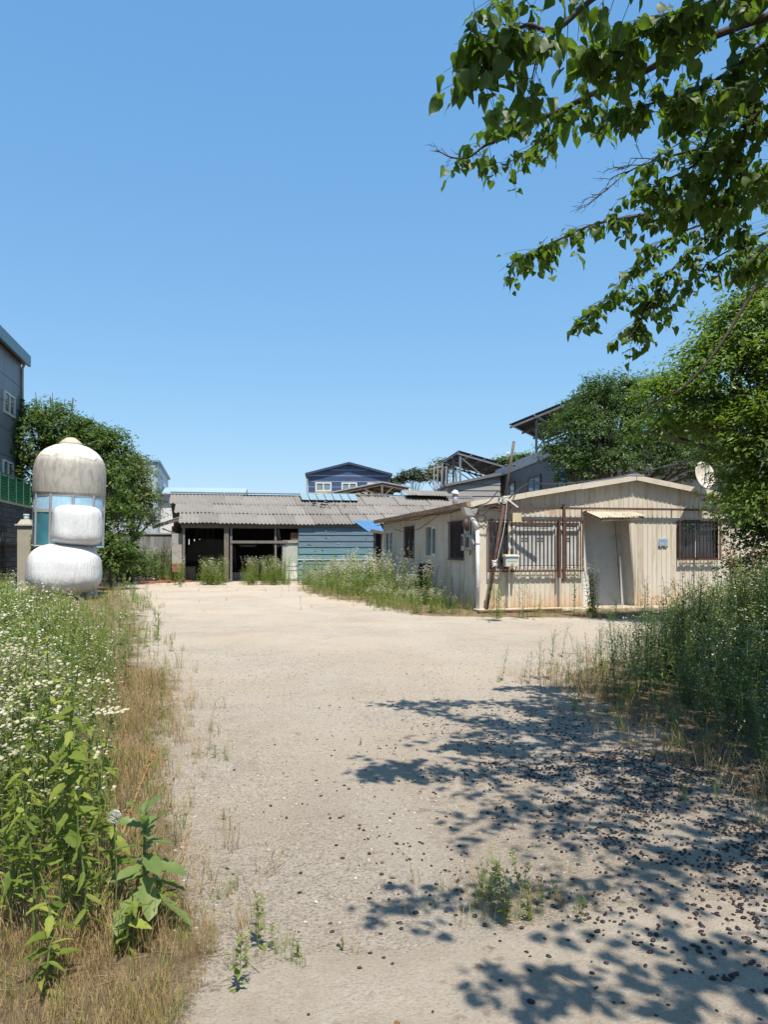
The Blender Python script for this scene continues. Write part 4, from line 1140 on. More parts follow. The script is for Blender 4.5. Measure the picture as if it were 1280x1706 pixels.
def bale(name, label, px, pyb, pyt, wpx, Y, tilt, seed, ex=2.6):
    """soft wrapped block: a superellipsoid with sagging skin"""
    c_ = at(px, pyb, Y)
    hgt_ = (pyb-pyt)/FPX*Y; rad = wpx/2/FPX*Y
    o_ = thing(name, label, 'bale', (c_.x, c_.y, c_.z))
    nu, nv = 72, 40; V, F = [], []
    rs_ = random.Random(seed)
    for j in range(nv+1):
        ph = -math.pi/2+math.pi*j/nv
        sg = lambda v, e: math.copysign(abs(v)**e, v)
        z_ = math.sin(ph); r_ = max(1-abs(z_)**ex, 0)**(1/(ex*.8))*(1-.05*(z_+.1))
        if j in (0, nv): r_ = .001
        for i in range(nu):
            th = 2*math.pi*i/nu
            bulge = 1.0
            cr = .004*math.sin(th*19+seed)*max(0, 1-abs(z_)) + .012*math.sin(th*5+j*.2+seed)
            rr_ = rad*r_*bulge*(1+cr)
            V.append((rr_*sg(math.cos(th), .9), rr_*sg(math.sin(th), .9)*.95, hgt_/2*(1+z_)))
    for j in range(nv):
        for i in range(nu):
            a = j*nu+i; b_ = j*nu+(i+1) % nu
            F.append((a, b_, b_+nu, a+nu))
    me = bpy.data.meshes.new('wrap'); me.from_pydata(V, [], F)
    m, n, b, out = newmat('bale_wrap_'+str(seed))
    f = noise(n, 1.3, 5, .6, stretch=(1, 1, .7)); g = noise(n, 3.4, 6, .75, stretch=(3, 3, .5))
    cc = ramp(n, f, [(.3, (.50, .51, .52)), (.7, (.56, .565, .575))])
    cc = mixc(n, ramp(n, g, [(.60, (0, 0, 0)), (.82, (.6,)*3)]), cc, (.30, .30, .28))
    n.links.new(cc, b.inputs['Base Color']); b.inputs['Roughness'].default_value = .38
    bump(n, noise(n, 5, 5, .65, stretch=(2.4, 2.4, .5)), .05, .8, b)
    me.materials.append(m); me.polygons.foreach_set('use_smooth', [True]*len(me.polygons))
    ob_ = link('wrap', me, o_); ob_.rotation_euler = (0, R(tilt), R(seed*7))
    return o_
bale('wrapped_bale', 'large bulging white wrapped bale sunk in the weeds, lower of the two', 106, 992, 905, 119, 22.0, 0.5, 3, 3.1)
bale('wrapped_bale', 'smaller white wrapped bale resting on top of the big lower one', 126.5, 908.5, 842, 80, 22.0, 2.5, 5, 5.0)

gp = at(43.5, 914, 24.4)
post = thing('gate_pillar', 'cream square gate pillar with a small lamp, left of the white kiosk', 'pillar', (gp.x, gp.y, 0), R(12))
PIL = paint('cream_pillar', (.38, .37, .31), .08, 2, .7, dirt=(.32, .29, .22), dirt_amt=.3)
pw = 23/FPX*24.4/2; pz = CAM_H+(HY-876)/FPX*24.4
mb = MB(); mb.box(-pw, pw, -pw, pw, 0, pz); mb.build('shaft', PIL, post)
mb = MB(); mb.box(-pw-.06, pw+.06, -pw-.06, pw+.06, pz+.001, pz+.05); mb.build('coping', DOORGREY, post)
mb = MB(); mb.hexa([(-pw, -pw, pz+.051), (pw, -pw, pz+.051), (pw, pw, pz+.051), (-pw, pw, pz+.051)], [(-pw*.6, -pw*.6, pz+.2), (pw*.6, -pw*.6, pz+.2), (pw*.6, pw*.6, pz+.2), (-pw*.6, pw*.6, pz+.2)]); mb.build('cap', PIL, post)
mb = MB(); mb.lathe([(.01, pz+.201), (.07, pz+.201), (.085, pz+.24), (.085, pz+.33), (.10, pz+.335), (.09, pz+.37), (.01, pz+.375)], 16); mb.build('lamp', glassmat('lamp_glass', (.45, .58, .65), .1), post)

# ------------------------------------------------------------------ left: retaining wall with green fence
WF = Frame(-12.86, 28.0, 12.26)
WTOP = 2.90
rw = frame_thing('block_wall', 'dark grey concrete block wall under the green mesh fence', 'wall', WF)
BLOCK = paint('dark_block', (.17, .17, .17), .2, 3, .9, dirt=(.09, .09, .08), dirt_amt=.5, bmp=.005, per_object=.35)
mb = MB(); mb.box(-.3, -.025, -7.5, .6, 0, WTOP-.01); mb.build('mortar', paint('mortar', (.075, .075, .07), .15, 6, .95), rw)
bm0 = MB().box(0, .045, .008, .392, .006, .154).build('block', BLOCK, rw, bevel=0)
firstb = True
for r_ in range(18):
    for k_ in range(18):
        y0_ = -6.6+k_*.4+(.2 if r_ % 2 else 0)
        if y0_ > .2: continue
        if firstb: o = bm0; firstb = False
        else: o = bm0.copy(); COL.objects.link(o); o.parent = rw
        o.location = (-.026+rs.uniform(0, .010), y0_, .06+r_*.16)
mb = MB(); mb.box(-.34, .06, -7.5, .65, WTOP, WTOP+.07); mb.build('coping', CONCRETE, rw)
mb = MB(); mb.bar((.06, -6, 1.58), (.06, .5, 1.58), .07); mb.build('rail', DARKMETAL, rw)
fence = thing('mesh_fence', 'green wire mesh fence on top of the dark block wall', 'fence', tuple(WF.world(-.14, 0, WTOP+.07)), R(12.26))
GREEN = paint('green_fence', (.055, .22, .115), .12, 5, .5)
fh = .84
for k_ in range(8):
    y_ = .35-k_*1.0
    mb = MB(); mb.box(-.03, .03, y_-.03, y_+.03, 0, fh+.06); mb.build('post', GREEN, fence)
    if k_ < 7:
        mb = MB()
        for q in range(20):
            yy = y_-.04-q*.0485; mb.box(-.006, .006, yy-.011, yy, .02, fh)
        for q in range(8):
            zz = .04+q*.09; mb.box(.0065, .012, y_-.97, y_-.032, zz, zz+.02)
        mb.build('mesh_panel', GREEN, fence)
mb = MB(); mb.box(-.02, .02, -6.7, .35, fh+.062, fh+.10); mb.build('top_rail', GREEN, fence)

# ------------------------------------------------------------------ left: grey two-storey building
GF = Frame((35-CX)/FPX*30.2, 30.2, 12.26)
gb = frame_thing('grey_building', 'blue-grey panelled two-storey building at the left edge', 'building', GF)
GZ = CAM_H+(HY-606)/FPX*30.2
GPAN = paint('blue_grey_panel', (.19, .215, .25), .07, 1.5, .45, per_object=.1)
GL = 10.0
mb = MB(); mb.box(-8, -.05, -GL, 0, 0, GZ-.01); mb.build('core', paint('joint_dark', (.05, .055, .065), .1, 3, .8), gb)
ncol_, nrow_ = 8, 9
wins = [(-2.35, -1.1, 5.15, 6.35), (-2.35, -1.1, 2.55, 3.75)]
pwid, phei = 1.25, GZ/9
for i in range(ncol_):
    for j in range(nrow_):
        y1_, y0_ = -i*pwid-.01, -(i+1)*pwid+.01
        mb = MB(); mb.box(-.049, 0, y0_, y1_, j*phei+.01, (j+1)*phei-.01); mb.build('wall_panel', GPAN, gb)
mb = MB(); mb.box(-8, -.06, .001, .05, 0, GZ-.02); mb.build('end_wall', GPAN, gb)
for px0, px1, ya, yb in ((4.5, 22.5, 650, 697), (3, 20, 762, 802)):
    t1_, t0_ = GF.t(px1, 0), GF.t(px0, 0)
    zt_ = GF.z((ya+6), 0, (t0_+t1_)/2); zb_ = GF.z((yb-5), 0, (t0_+t1_)/2)
    root = MB()
    for (a, c) in ((t0_, t0_+.07), (t1_-.07, t1_), ((t0_+t1_)/2-.035, (t0_+t1_)/2+.035)): root.box(.002, .06, a, c, zb_, zt_)
    for (a, c) in ((zb_, zb_+.07), (zt_-.07, zt_)): root.box(.003, .058, t0_+.071, t1_-.071, a, c)
    wn = root.build('window', WHITEFRAME, gb)
    for (a, c) in ((t0_+.071, (t0_+t1_)/2-.036), ((t0_+t1_)/2+.036, t1_-.071)):
        mb = MB(); mb.box(.004, .02, a, c, zb_+.071, zt_-.071); mb.build('pane', glassmat('office_glass', (.08, .11, .12), .08), wn)
mb = MB(); mb.box(-8, .28, -GL, .22, GZ+.012, GZ+.05); mb.build('soffit', DARKMETAL, gb)
EBLUE = paint('eave_blue', (.12, .24, .33), .12, 2, .45, dirt=(.25, .3, .32), dirt_amt=.3)
for k_ in range(5):
    mb = MB(); mb.box(.20, .30, -GL+k_*2+.01, -GL+k_*2+1.99+(.24 if k_ == 4 else 0), GZ-.06, GZ+.36); mb.build('eave_fascia', EBLUE, gb)
mb = MB(); mb.hexa([(-8, -GL, GZ+.06), (.19, -GL, GZ+.06), (.19, .2, GZ+.06), (-8, .2, GZ+.06)], [(-8, -GL, GZ+1.1), (.19, -GL, GZ+.34), (.19, .2, GZ+.34), (-8, .2, GZ+1.1)]); mb.build('roof', EBLUE, gb)
mb = MB(); mb.tube([(.05, -.05, 0), (.05, -.05, GZ-.2), (.12, -.05, GZ-.03)], .05, 10); mb.build('downpipe', GREYBOX, gb)

# ------------------------------------------------------------------ background buildings
def lap_wall(mb_, x0, x1, y, z0, z1, step, out=.03):
    z = z0
    while z < z1-1e-4:
        e = min(z+step, z1)
        mb_.hexa([(x0, y-out, z), (x1, y-out, z), (x1, y+.05, z), (x0, y+.05, z)], [(x0, y-out*.2, e-.015), (x1, y-out*.2, e-.015), (x1, y+.05, e-.015), (x0, y+.05, e-.015)])
        z = e

# navy gabled building
NB = Frame((514-CX)/FPX*72, 72.0, 4)
nb = frame_thing('navy_building', 'navy blue gabled building with white windows behind the shed', 'building', NB)
nw = NB.s(648.5); nze = NB.z(791, 0); nzr = NB.z(774, nw/2)
NAVY = paint('navy_siding', (.045, .085, .185), .1, 2, .5, per_object=.08); NAVYD = paint('navy_trim', (.03, .055, .12), .1, 2, .5)
PALE = paint('pale_seam', (.38, .43, .52), .1, 3, .5)
z = 0; zs = []
while z < nze: zs.append(z); z += .52
zs.append(nze)
for a, c in zip(zs[:-1], zs[1:]):
    mb = MB(); mb.box(0, nw, -.03, .1, a, c-.06); mb.build('siding_board', NAVY, nb)
mb = MB(); mb.box(.02, nw-.02, -.02, .08, 0, nze-.01); mb.build('seam_backing', PALE, nb)
zz = nze
while zz < nzr-.1:
    e = min(zz+.5, nzr-.05)
    f = lambda z_: (nw/2)*(z_-nze)/(nzr-nze)
    mb = MB(); mb.hexa([(f(zz), -.03, zz), (nw-f(zz), -.03, zz), (nw-f(zz), .1, zz), (f(zz), .1, zz)], [(f(e), -.03, e-.05), (nw-f(e), -.03, e-.05), (nw-f(e), .1, e-.05), (f(e), .1, e-.05)]); mb.build('siding_board', NAVY, nb)
    zz = e
mb = MB(); mb.hexa([(0.05, -.02, nze), (nw-.05, -.02, nze), (nw-.05, .08, nze), (.05, .08, nze)], [(nw/2-.02, -.02, nzr-.1), (nw/2+.02, -.02, nzr-.1), (nw/2+.02, .08, nzr-.1), (nw/2-.02, .08, nzr-.1)]); mb.build('gable_backing', PALE, nb)
mb = MB(); mb.box(0, nw, .11, 14, 0, nze); mb.build('body', NAVY, nb)
for (sa, sb_) in ((-.3, nw/2), (nw+.3, nw/2)):
    za_ = nze-.3*(nzr-nze)/(nw/2)
    mb = MB(); mb.hexa([(sa, -.35, za_), (sb_, -.35, nzr), (sb_, 14, nzr), (sa, 14, za_)], [(sa, -.35, za_+.22), (sb_, -.35, nzr+.22), (sb_, 14, nzr+.22), (sa, 14, za_+.22)]); mb.build('roof', NAVYD, nb)
mb = MB(); mb.tube([(-.12, -.1, 0), (-.12, -.1, nze-.4)], .08, 8); mb.build('downpipe', GREYBOX, nb)
for pa, pb_ in ((525.5, 552.5), (569, 595), (612, 634)):
    a, c = NB.s(pa), NB.s(pb_); z1_ = NB.z(803.8, 3); z0_ = z1_-.85
    root = MB(); q = .12
    for (e, g) in ((a, a+q), (c-q, c), ((a+c)/2-.05, (a+c)/2+.05)): root.box(e, g, -.12, -.031, z0_, z1_)
    for (e, g) in ((z0_, z0_+q), (z1_-q, z1_)): root.box(a+q+.001, c-q-.001, -.119, -.032, e, g)
    wn = root.build('window', WHITEFRAME, nb)
    for (e, g) in ((a+q, (a+c)/2-.05), ((a+c)/2+.05, c-q)):
        mb = MB(); mb.box(e, g, -.06, -.035, z0_+q, z1_-q); mb.build('pane', glassmat('navy_pane', (.14, .2, .22), .1), wn)

# pale blue gabled building behind the trees
PF = Frame((280-CX)/FPX*58, 58.0, 12.26)
pbld = frame_thing('pale_blue_building', 'pale blue metal building with a gable end behind the left trees', 'building', PF)
PBL = paint('pale_blue_siding', (.40, .48, .54), .06, 1.2, .5, stretch=(1, 1, .3)); PBT = paint('blue_eave', (.16, .30, .42), .1, 2, .5)
pz_e = PF.z(799, 0); tr = PF.t(262, 0); t_near = PF.t(236, 0); pz_r = PF.z(770, 0, tr)
ln = -tr
zf = lambda y_: pz_e+(pz_r-pz_e)*(y_/tr)
for k_ in range(12):
    y0_ = -ln*(k_+1)/12+.01; y1_ = -ln*k_/12-.01
    mb = MB(); mb.hexa([(-.05, y0_, 0), (0, y0_, 0), (0, y1_, 0), (-.05, y1_, 0)], [(-.05, y0_, zf(y0_)), (0, y0_, zf(y0_)), (0, y1_, zf(y1_)), (-.05, y1_, zf(y1_))]); mb.build('wall_panel', PBL, pbld)
for k_ in range(5):
    mb = MB(); mb.box(-.08-(k_+1)*1.2+.01, -.08-k_*1.2-.01, tr-.05, tr, 0, pz_r-.02); mb.build('wall_panel', PBL, pbld)
mb = MB(); mb.hexa([(-6.1, tr+.01, 0), (-.06, tr+.01, 0), (-.06, 0, 0), (-6.1, 0, 0)], [(-6.1, tr+.01, pz_r-.05), (-.06, tr+.01, pz_r-.05), (-.06, 0, pz_e-.05), (-6.1, 0, pz_e-.05)]); mb.build('body', PBL, pbld)
mb = MB(); mb.hexa([(-6.2, tr-.15, pz_r), (.15, tr-.15, pz_r), (.15, .15, pz_e), (-6.2, .15, pz_e)], [(-6.2, tr-.15, pz_r+.12), (.15, tr-.15, pz_r+.12), (.15, .15, pz_e+.12), (-6.2, .15, pz_e+.12)]); mb.build('roof', PBT, pbld)
for (pa, pb_, ya, yb_) in ((270.5, 275, 803, 815), (270.5, 275, 852, 863)):
    ta, tb = PF.t(pa, 0), PF.t(pb_, 0)
    for k_ in range(2):
        a = ta+(tb-ta)*k_*.55; c = a+(tb-ta)*.4
        mb = MB(); mb.box(.002, .05, a, c, PF.z(yb_, 0, ta), PF.z(ya, 0, ta)); mb.build('window', SKYGLASS, pbld)

# white low building with blue roof left of the shed
WB = Frame((283-CX)/FPX*50, 50.0, 8)
wb = frame_thing('white_building', 'white low building with pale blue roof seen above the shed roof', 'building', WB)
ww = WB.s(404)
zwe, zwr = WB.z(824, 0), WB.z(814, 0)
WHT = paint('white_siding', (.66, .68, .69), .05, 1, .5)
for k_ in range(6):
    mb = MB(); mb.box(-3+(ww+3)*k_/6+.01, -3+(ww+3)*(k_+1)/6-.01, 0, .05, 1.4, zwe); mb.build('wall_panel', WHT, wb)
mb = MB(); mb.box(-3, ww, -.05, .06, 0, 1.39); mb.build('base_wall', CONCRETE, wb)
mb = MB(); mb.box(-3, ww, -.08, .0, zwe-.55, zwe-.42); mb.build('band', GREYBOX, wb)
mb = MB(); mb.box(-3, ww, .07, 7, 0, zwe-.02); mb.build('body', WHT, wb)
mb = MB(); mb.hexa([(-3.2, -.4, zwe), (ww+.2, -.4, zwe), (ww+.2, 3.5, zwe), (-3.2, 3.5, zwe)], [(-3.2, -.4, zwe+.08), (ww+.2, -.4, zwe+.08), (ww+.2, 3.5, zwr+.35), (-3.2, 3.5, zwr+.35)]); mb.build('roof', paint('pale_blue_roof', (.34, .46, .55), .06, 2, .45), wb)

# grey concrete wall at the end of the yard
CW = Frame((300-CX)/FPX*41, 41.0, 12.26)
cw = frame_thing('concrete_wall', 'tall grey concrete panel wall at the far end of the yard', 'wall', CW)
cwz = CW.z(890, -2)
c0w = CW.s(150)
GREYW = paint('streaked_concrete', (.26, .27, .27), .15, 1.2, .9, dirt=(.12, .12, .115), dirt_amt=.8, stretch=(1.6, 1, .25), per_object=.12)
for k_ in range(10):
    for j in range(3):
        a = c0w+(-c0w)*k_/10
        mb = MB(); mb.box(a+.008, a-c0w/10-.008, 0, .1, cwz*j/3+.006, cwz*(j+1)/3-.004); mb.build('panel', GREYW, cw)
mb = MB(); mb.box(c0w, 0, .02, .09, 0, cwz-.01); mb.build('core', CONCRETE, cw)
mb = MB(); mb.box(c0w, .05, -.06, .16, cwz, cwz+.08); mb.build('coping', CONCRETE, cw)

# grey horizontally clad building and dark building to the right of the centre
KB = Frame((746-CX)/FPX*57, 57.0, 3)
kb = frame_thing('grey_clad_building', 'light grey horizontally clad building below the solar frame', 'building', KB)
kw_ = KB.s(834); kzl, kzr = KB.z(811, 0), KB.z(792, kw_)
GCL = paint('light_grey_cladding', (.33, .335, .34), .1, 1.5, .5, dirt=(.40, .34, .27), dirt_amt=.3, stretch=(.4, 1, 3), per_object=.12)
z = 2.0
while z < kzr-.2:
    e = z+.42
    fL = 0 if e <= kzl else kw_*(e-kzl)/(kzr-kzl)
    if fL < kw_-.2:
        mb = MB(); mb.hexa([(fL, -.05, z), (kw_, -.05, z), (kw_, .05, z), (fL, .05, z)], [(fL, -.01, e-.03), (kw_, -.01, e-.03), (kw_, .05, e-.03), (fL, .05, e-.03)]); mb.build('cladding_board', GCL, kb)
    z = e
mb = MB(); mb.hexa([(0, .06, 0), (kw_, .06, 0), (kw_, 6, 0), (0, 6, 0)], [(0, .06, kzl), (kw_, .06, kzr), (kw_, 6, kzr), (0, 6, kzl)]); mb.build('body', GCL, kb)
mb = MB(); mb.hexa([(-.2, -.3, kzl), (kw_+.05, -.3, kzr), (kw_+.05, 6.2, kzr), (-.2, 6.2, kzl)], [(-.2, -.3, kzl+.18), (kw_+.05, -.3, kzr+.18), (kw_+.05, 6.2, kzr+.18), (-.2, 6.2, kzl+.18)]); mb.build('roof', paint('grey_roof_edge', (.17, .18, .2), .1, 2, .5), kb)

DB = Frame((828-CX)/FPX*60, 60.0, 4.9)   # wall facing left, running towards the camera
db = frame_thing('dark_grey_building', 'dark grey building with pale parapet and blue-green windows', 'building', DB)
DZ = CAM_H+(HY-797)/FPX*60
DGR = paint('dark_grey_panel', (.085, .09, .10), .08, 1.5, .5, per_object=.12); PAR = paint('pale_parapet', (.40, .42, .44), .08, 2, .5)
dl = -DB.t(985, 0)
for k_ in range(12):
    y1_, y0_ = -dl*k_/12-.01, -dl*(k_+1)/12+.01
    mb = MB(); mb.box(0, .05, y0_, y1_, 0, DZ); mb.build('wall_panel', DGR, db)
    mb = MB(); mb.box(-.12, .05, y0_, y1_, DZ+.01, DZ+.62); mb.build('parapet_panel', PAR, db)
mb = MB(); mb.box(.06, 9, -dl, 0, 0, DZ); mb.build('body', DGR, db)
mb = MB(); mb.box(-.03, .04, .0, .35, 0, DZ+.2); mb.build('corner_post', PAR, db)
mb = MB(); mb.box(.05, 9, -dl-.06, -dl-.005, 0, DZ+.6); mb.build('front_wall', DGR, db)
for (pa, pb_, ya, yb_) in ((842, 859, 803, 822), (881, 902, 791, 815), (930, 962, 770, 815)):
    ta, tb = DB.t(pb_, 0), DB.t(pa, 0)
    tm = (ta+tb)/2; z1_ = DB.z((ya+2), 0, tm); z0_ = z1_-2.0
    root = MB()
    for (e, g) in ((ta, ta+.12), (tb-.12, tb), (tm-.06, tm+.06)): root.box(-.06, -.002, e, g, z0_, z1_)
    for (e, g) in ((z0_, z0_+.12), (z1_-.12, z1_)): root.box(-.059, -.003, ta+.121, tb-.121, e, g)
    wn = root.build('window', DARKMETAL, db)
    for (e, g) in ((ta+.121, tm-.061), (tm+.061, tb-.121)):
        mb = MB(); mb.box(-.03, -.004, e, g, z0_+.121, z1_-.121); mb.build('pane', SKYGLASS, wn)

# solar canopies
PANEL = glassmat('solar_panel', (.008, .011, .022), .6, .1)
FRAMEGREY = paint('solar_frame_grey', (.16, .18, .21), .1, 4, .5)
def solar(name, label, A, dirL, L, dirW, W_, tilt, nl, nw_, posts, zbase):
    o_ = thing(name, label, 'solar canopy', (A.x, A.y, 0))
    dL = Vector(dirL).normalized(); dW = Vector(dirW).normalized()
    dW = (dW*math.cos(R(tilt))+Vector((0, 0, math.sin(R(tilt))))).normalized()
    up = dL.cross(dW).normalized()
    if up.z < 0: up = -up
    org = Vector((0, 0, A.z))
    for i in range(nl):
        for j in range(nw_):
            a = org+dL*(L*i/nl+.03)+dW*(W_*j/nw_+.03); x = dL*(L/nl-.06); y = dW*(W_/nw_-.06)
            mb = MB(); mb.hexa([a, a+x, a+x+y, a+y], [a+up*.05, a+x+up*.05, a+x+y+up*.05, a+y+up*.05]); mb.build('solar_panel', PANEL, o_)
    for j in range(nw_+1):
        f = min(max(j/nw_, .02), .98)
        a = org+dW*(W_*f)-up*.09; mb = MB(); mb.bar(a, a+dL*L, .08, .12); mb.build('purlin', FRAMEGREY, o_)
    for i in range(nl+1):
        if i % 2: continue
        a = org+dL*(L*min(max(i/nl, .01), .99))-up*.22; mb = MB(); mb.bar(a, a+dW*W_, .1, .14); mb.build('rafter', FRAMEGREY, o_)
    for (i, j) in posts:
        a = org+dL*(L*i)+dW*(W_*j)-up*.28
        mb = MB(); mb.bar((a.x, a.y, zbase), a, .16, .16); mb.build('post', FRAMEGREY, o_)
    for (p, q) in zip(posts[:-1], posts[1:]):
        a = org+dL*(L*p[0])+dW*(W_*p[1])-up*.4; b_ = org+dL*(L*q[0])+dW*(W_*q[1])-up*.4
        for (e, g) in ((a, Vector((b_.x, b_.y, b_.z-2.2))), (Vector((a.x, a.y, a.z-2.2)), b_)):
            mb = MB(); mb.bar(e, g, .08); mb.build('brace', FRAMEGREY, o_)
    return o_
s_ = 60/45
A_ = at(848, 708, 60)
solar('solar_canopy', 'high tilted solar panel canopy on posts behind the round tree', A_, (3.4, 6.8, 0), 10.1, (.894, -.447, 0), 8.5, 18, 6, 4, [(.12, .22), (.55, .2), (.12, .8), (.6, .8)], DZ+.3)
A2 = at(764, 751, 63)
solar('solar_canopy', 'lower gabled solar panel frame above the light grey building', A2, (-.1, 1, 0), 8.4, (1, .1, 0), 4.6, -15, 6, 4, [(.02, .06), (.02, .95), (.35, .05), (.35, .95), (.7, .05), (.98, .06)], 4.5)
# more frame legs and piled brackets under it: part of the same frame's left row
fr_ = thing('steel_rack', 'pale slender steel posts standing left of the lower solar frame', 'rack', (at(735, 914, 64).x, 64, 0))
rs2 = random.Random(3)
for i in range(9):
    px = 723+i*5.2; p = at(px, 914, 64+rs2.uniform(-1, 2)); x = p.x-fr_.location.x; y = p.y-64
    mb = MB(); mb.bar((x, y, 3.5), (x+rs2.uniform(-.3, .3), y, CAM_H+(HY-rs2.uniform(770, 786))/FPX*64), .09); mb.build('post', STEELGREY, fr_)
    if i % 2 == 0:
        mb = MB(); mb.bar((x, y, 5.2), (x+1.0, y+.5, 7.0), .06); mb.build('brace', STEELGREY, fr_)
mb = MB(); mb.bar((at(716, 782, 64).x-fr_.location.x, 0, 8.05), (at(735, 777, 64).x-fr_.location.x, 0, 8.3), .1); mb.build('rail', STEELGREY, fr_)

# ------------------------------------------------------------------ vegetation: builders
GREEN_A = leafmat('weed_leaf', (0.086, 0.1247, 0.01892), (0.2322, 0.2666, 0.0602), (.30, .45, .06), .32)
GREEN_B = leafmat('dark_weed_leaf', (0.0258, 0.05332, 0.01548), (0.0731, 0.1118, 0.0344), (.2, .34, .05), .28)
STEM = leafmat('weed_stem', (0.0774, 0.1118, 0.0344), (0.1548, 0.172, 0.0602), tmix=0)
PETAL = leafmat('white_petal', (0.5772, 0.5772, 0.5304), (0.6396, 0.6396, 0.6084), (.8, .8, .7), .25)
YELLOW = leafmat('flower_disc', (0.429, 0.312, 0.0312), (0.507, 0.39, 0.0468), tmix=0)
STRAW = leafmat('dry_grass', (0.234, 0.1599, 0.0702), (0.4056, 0.312, 0.1638), (.4, .3, .15), .25, rough=.7)
DRYSTEM = leafmat('dry_stalk', (0.156, 0.0897, 0.039), (0.2574, 0.156, 0.0702), tmix=0, rough=.8)
BROWNLEAF = leafmat('dead_leaf', (0.1014, 0.0585, 0.0273), (0.234, 0.1482, 0.0702), (.3, .2, .1), .15, rough=.8)
GRASSG = leafmat('green_blade', (0.086, 0.1247, 0.0215), (0.2236, 0.2408, 0.0602), (.3, .42, .08), .3)
VM = [GREEN_A, STEM, PETAL, YELLOW, GREEN_B, STRAW, DRYSTEM, BROWNLEAF, GRASSG]
L_, S_, P_, Y_, D_, W_S, DS_, BL_, GB_ = range(9)

class TB:
    """triangle collector"""
    def __init__(self): self.v, self.f, self.m = [], [], []
    def tri(self, a, b, c, m): self.f.append((a, b, c)); self.m.append(m)
    def add(self, pts):
        k = len(self.v); self.v += [tuple(p) for p in pts]; return k
    def stem(self, pts, r0, r1, m, n=3):
        pts = [Vector(p) for p in pts]; k0 = len(self.v); q = len(pts)
        for i, p in enumerate(pts):
            d = (pts[min(i+1, q-1)]-pts[max(i-1, 0)]).normalized()
            a = Vector((1, 0, 0)) if abs(d.x) < .8 else Vector((0, 1, 0))
            x = d.cross(a).normalized(); y = d.cross(x); r = r0+(r1-r0)*i/(q-1)
            for j in range(n):
                t = 2*math.pi*j/n; self.v.append(tuple(p+(x*math.cos(t)+y*math.sin(t))*r))
        for i in range(q-1):
            for j in range(n):
                a = k0+i*n+j; b = k0+i*n+(j+1) % n
                self.tri(a, b, b+n, m); self.tri(a, b+n, a+n, m)
    def leaf(self, base, d, side, length, width, m, droop=.25, fold=.25, seg=2):
        """lanceolate blade: d direction, side sideways; bends down by droop*length"""
        base, d, side = Vector(base), Vector(d).normalized(), Vector(side).normalized()
        up = side.cross(d).normalized()
        if up.z < 0: up = -up
        prof = {2: [(0, .10), (.42, 1.0), (1, 0)], 3: [(0, .12), (.25, .85), (.6, .8), (1, 0)], 4: [(0, .1), (.18, .75), (.42, 1.0), (.72, .6), (1, 0)]}[seg]
        rows = []
        for f, w_ in prof:
            c = base+d*(length*f)-Vector((0, 0, droop*length*f*f)); w2 = side*(width*.5*w_); z = up*(fold*width*.5*w_)
            if w_ == 0: rows.append((self.add([c]),))
            else: rows.append((self.add([c-w2+z, c, c+w2+z]),))
        for i in range(len(prof)-1):
            a = rows[i][0]; b = rows[i+1][0]
            if prof[i+1][1] == 0:
                self.tri(a, a+1, b, m); self.tri(a+1, a+2, b, m)
            else:
                self.tri(a, a+1, b+1, m); self.tri(a, b+1, b, m); self.tri(a+1, a+2, b+2, m); self.tri(a+1, b+2, b+1, m)
    def flower(self, c, nrm, r, petals=8, detail=False):
        c, nrm = Vector(c), Vector(nrm).normalized()
        a = Vector((1, 0, 0)) if abs(nrm.x) < .8 else Vector((0, 1, 0)); x = nrm.cross(a).normalized(); y = nrm.cross(x)
        if detail:
            for k in range(petals):
                t = 2*math.pi*k/petals; t2 = t+2*math.pi/petals*.45
                e = (x*math.cos(t)+y*math.sin(t)); e2 = (x*math.cos(t2)+y*math.sin(t2))
                k0 = self.add([c+e*r*.25, c+e*r+nrm*r*.12, c+e2*r+nrm*r*.08, c+e2*r*.25]); self.tri(k0, k0+1, k0+2, P_); self.tri(k0, k0+2, k0+3, P_)
        else:
            k0 = self.add([c-nrm*r*.15]+[c+(x*math.cos(2*math.pi*k/petals)+y*math.sin(2*math.pi*k/petals))*r for k in range(petals)])
            for k in range(petals): self.tri(k0, k0+1+k, k0+1+(k+1) % petals, P_)
        n2 = 6 if detail else 5; h = c+nrm*r*.12
        k0 = self.add([h+nrm*r*.22]+[h+(x*math.cos(2*math.pi*k/n2)+y*math.sin(2*math.pi*k/n2))*r*.42 for k in range(n2)])
        for k in range(n2): self.tri(k0, k0+1+k, k0+1+(k+1) % n2, Y_)
    def arrays(self):
        return np.array(self.v, np.float32), np.array(self.f, np.int32), np.array(self.m, np.int32)

def rdir(rg, az, el):
    return Vector((math.cos(az)*math.cos(el), math.sin(az)*math.cos(el), math.sin(el)))

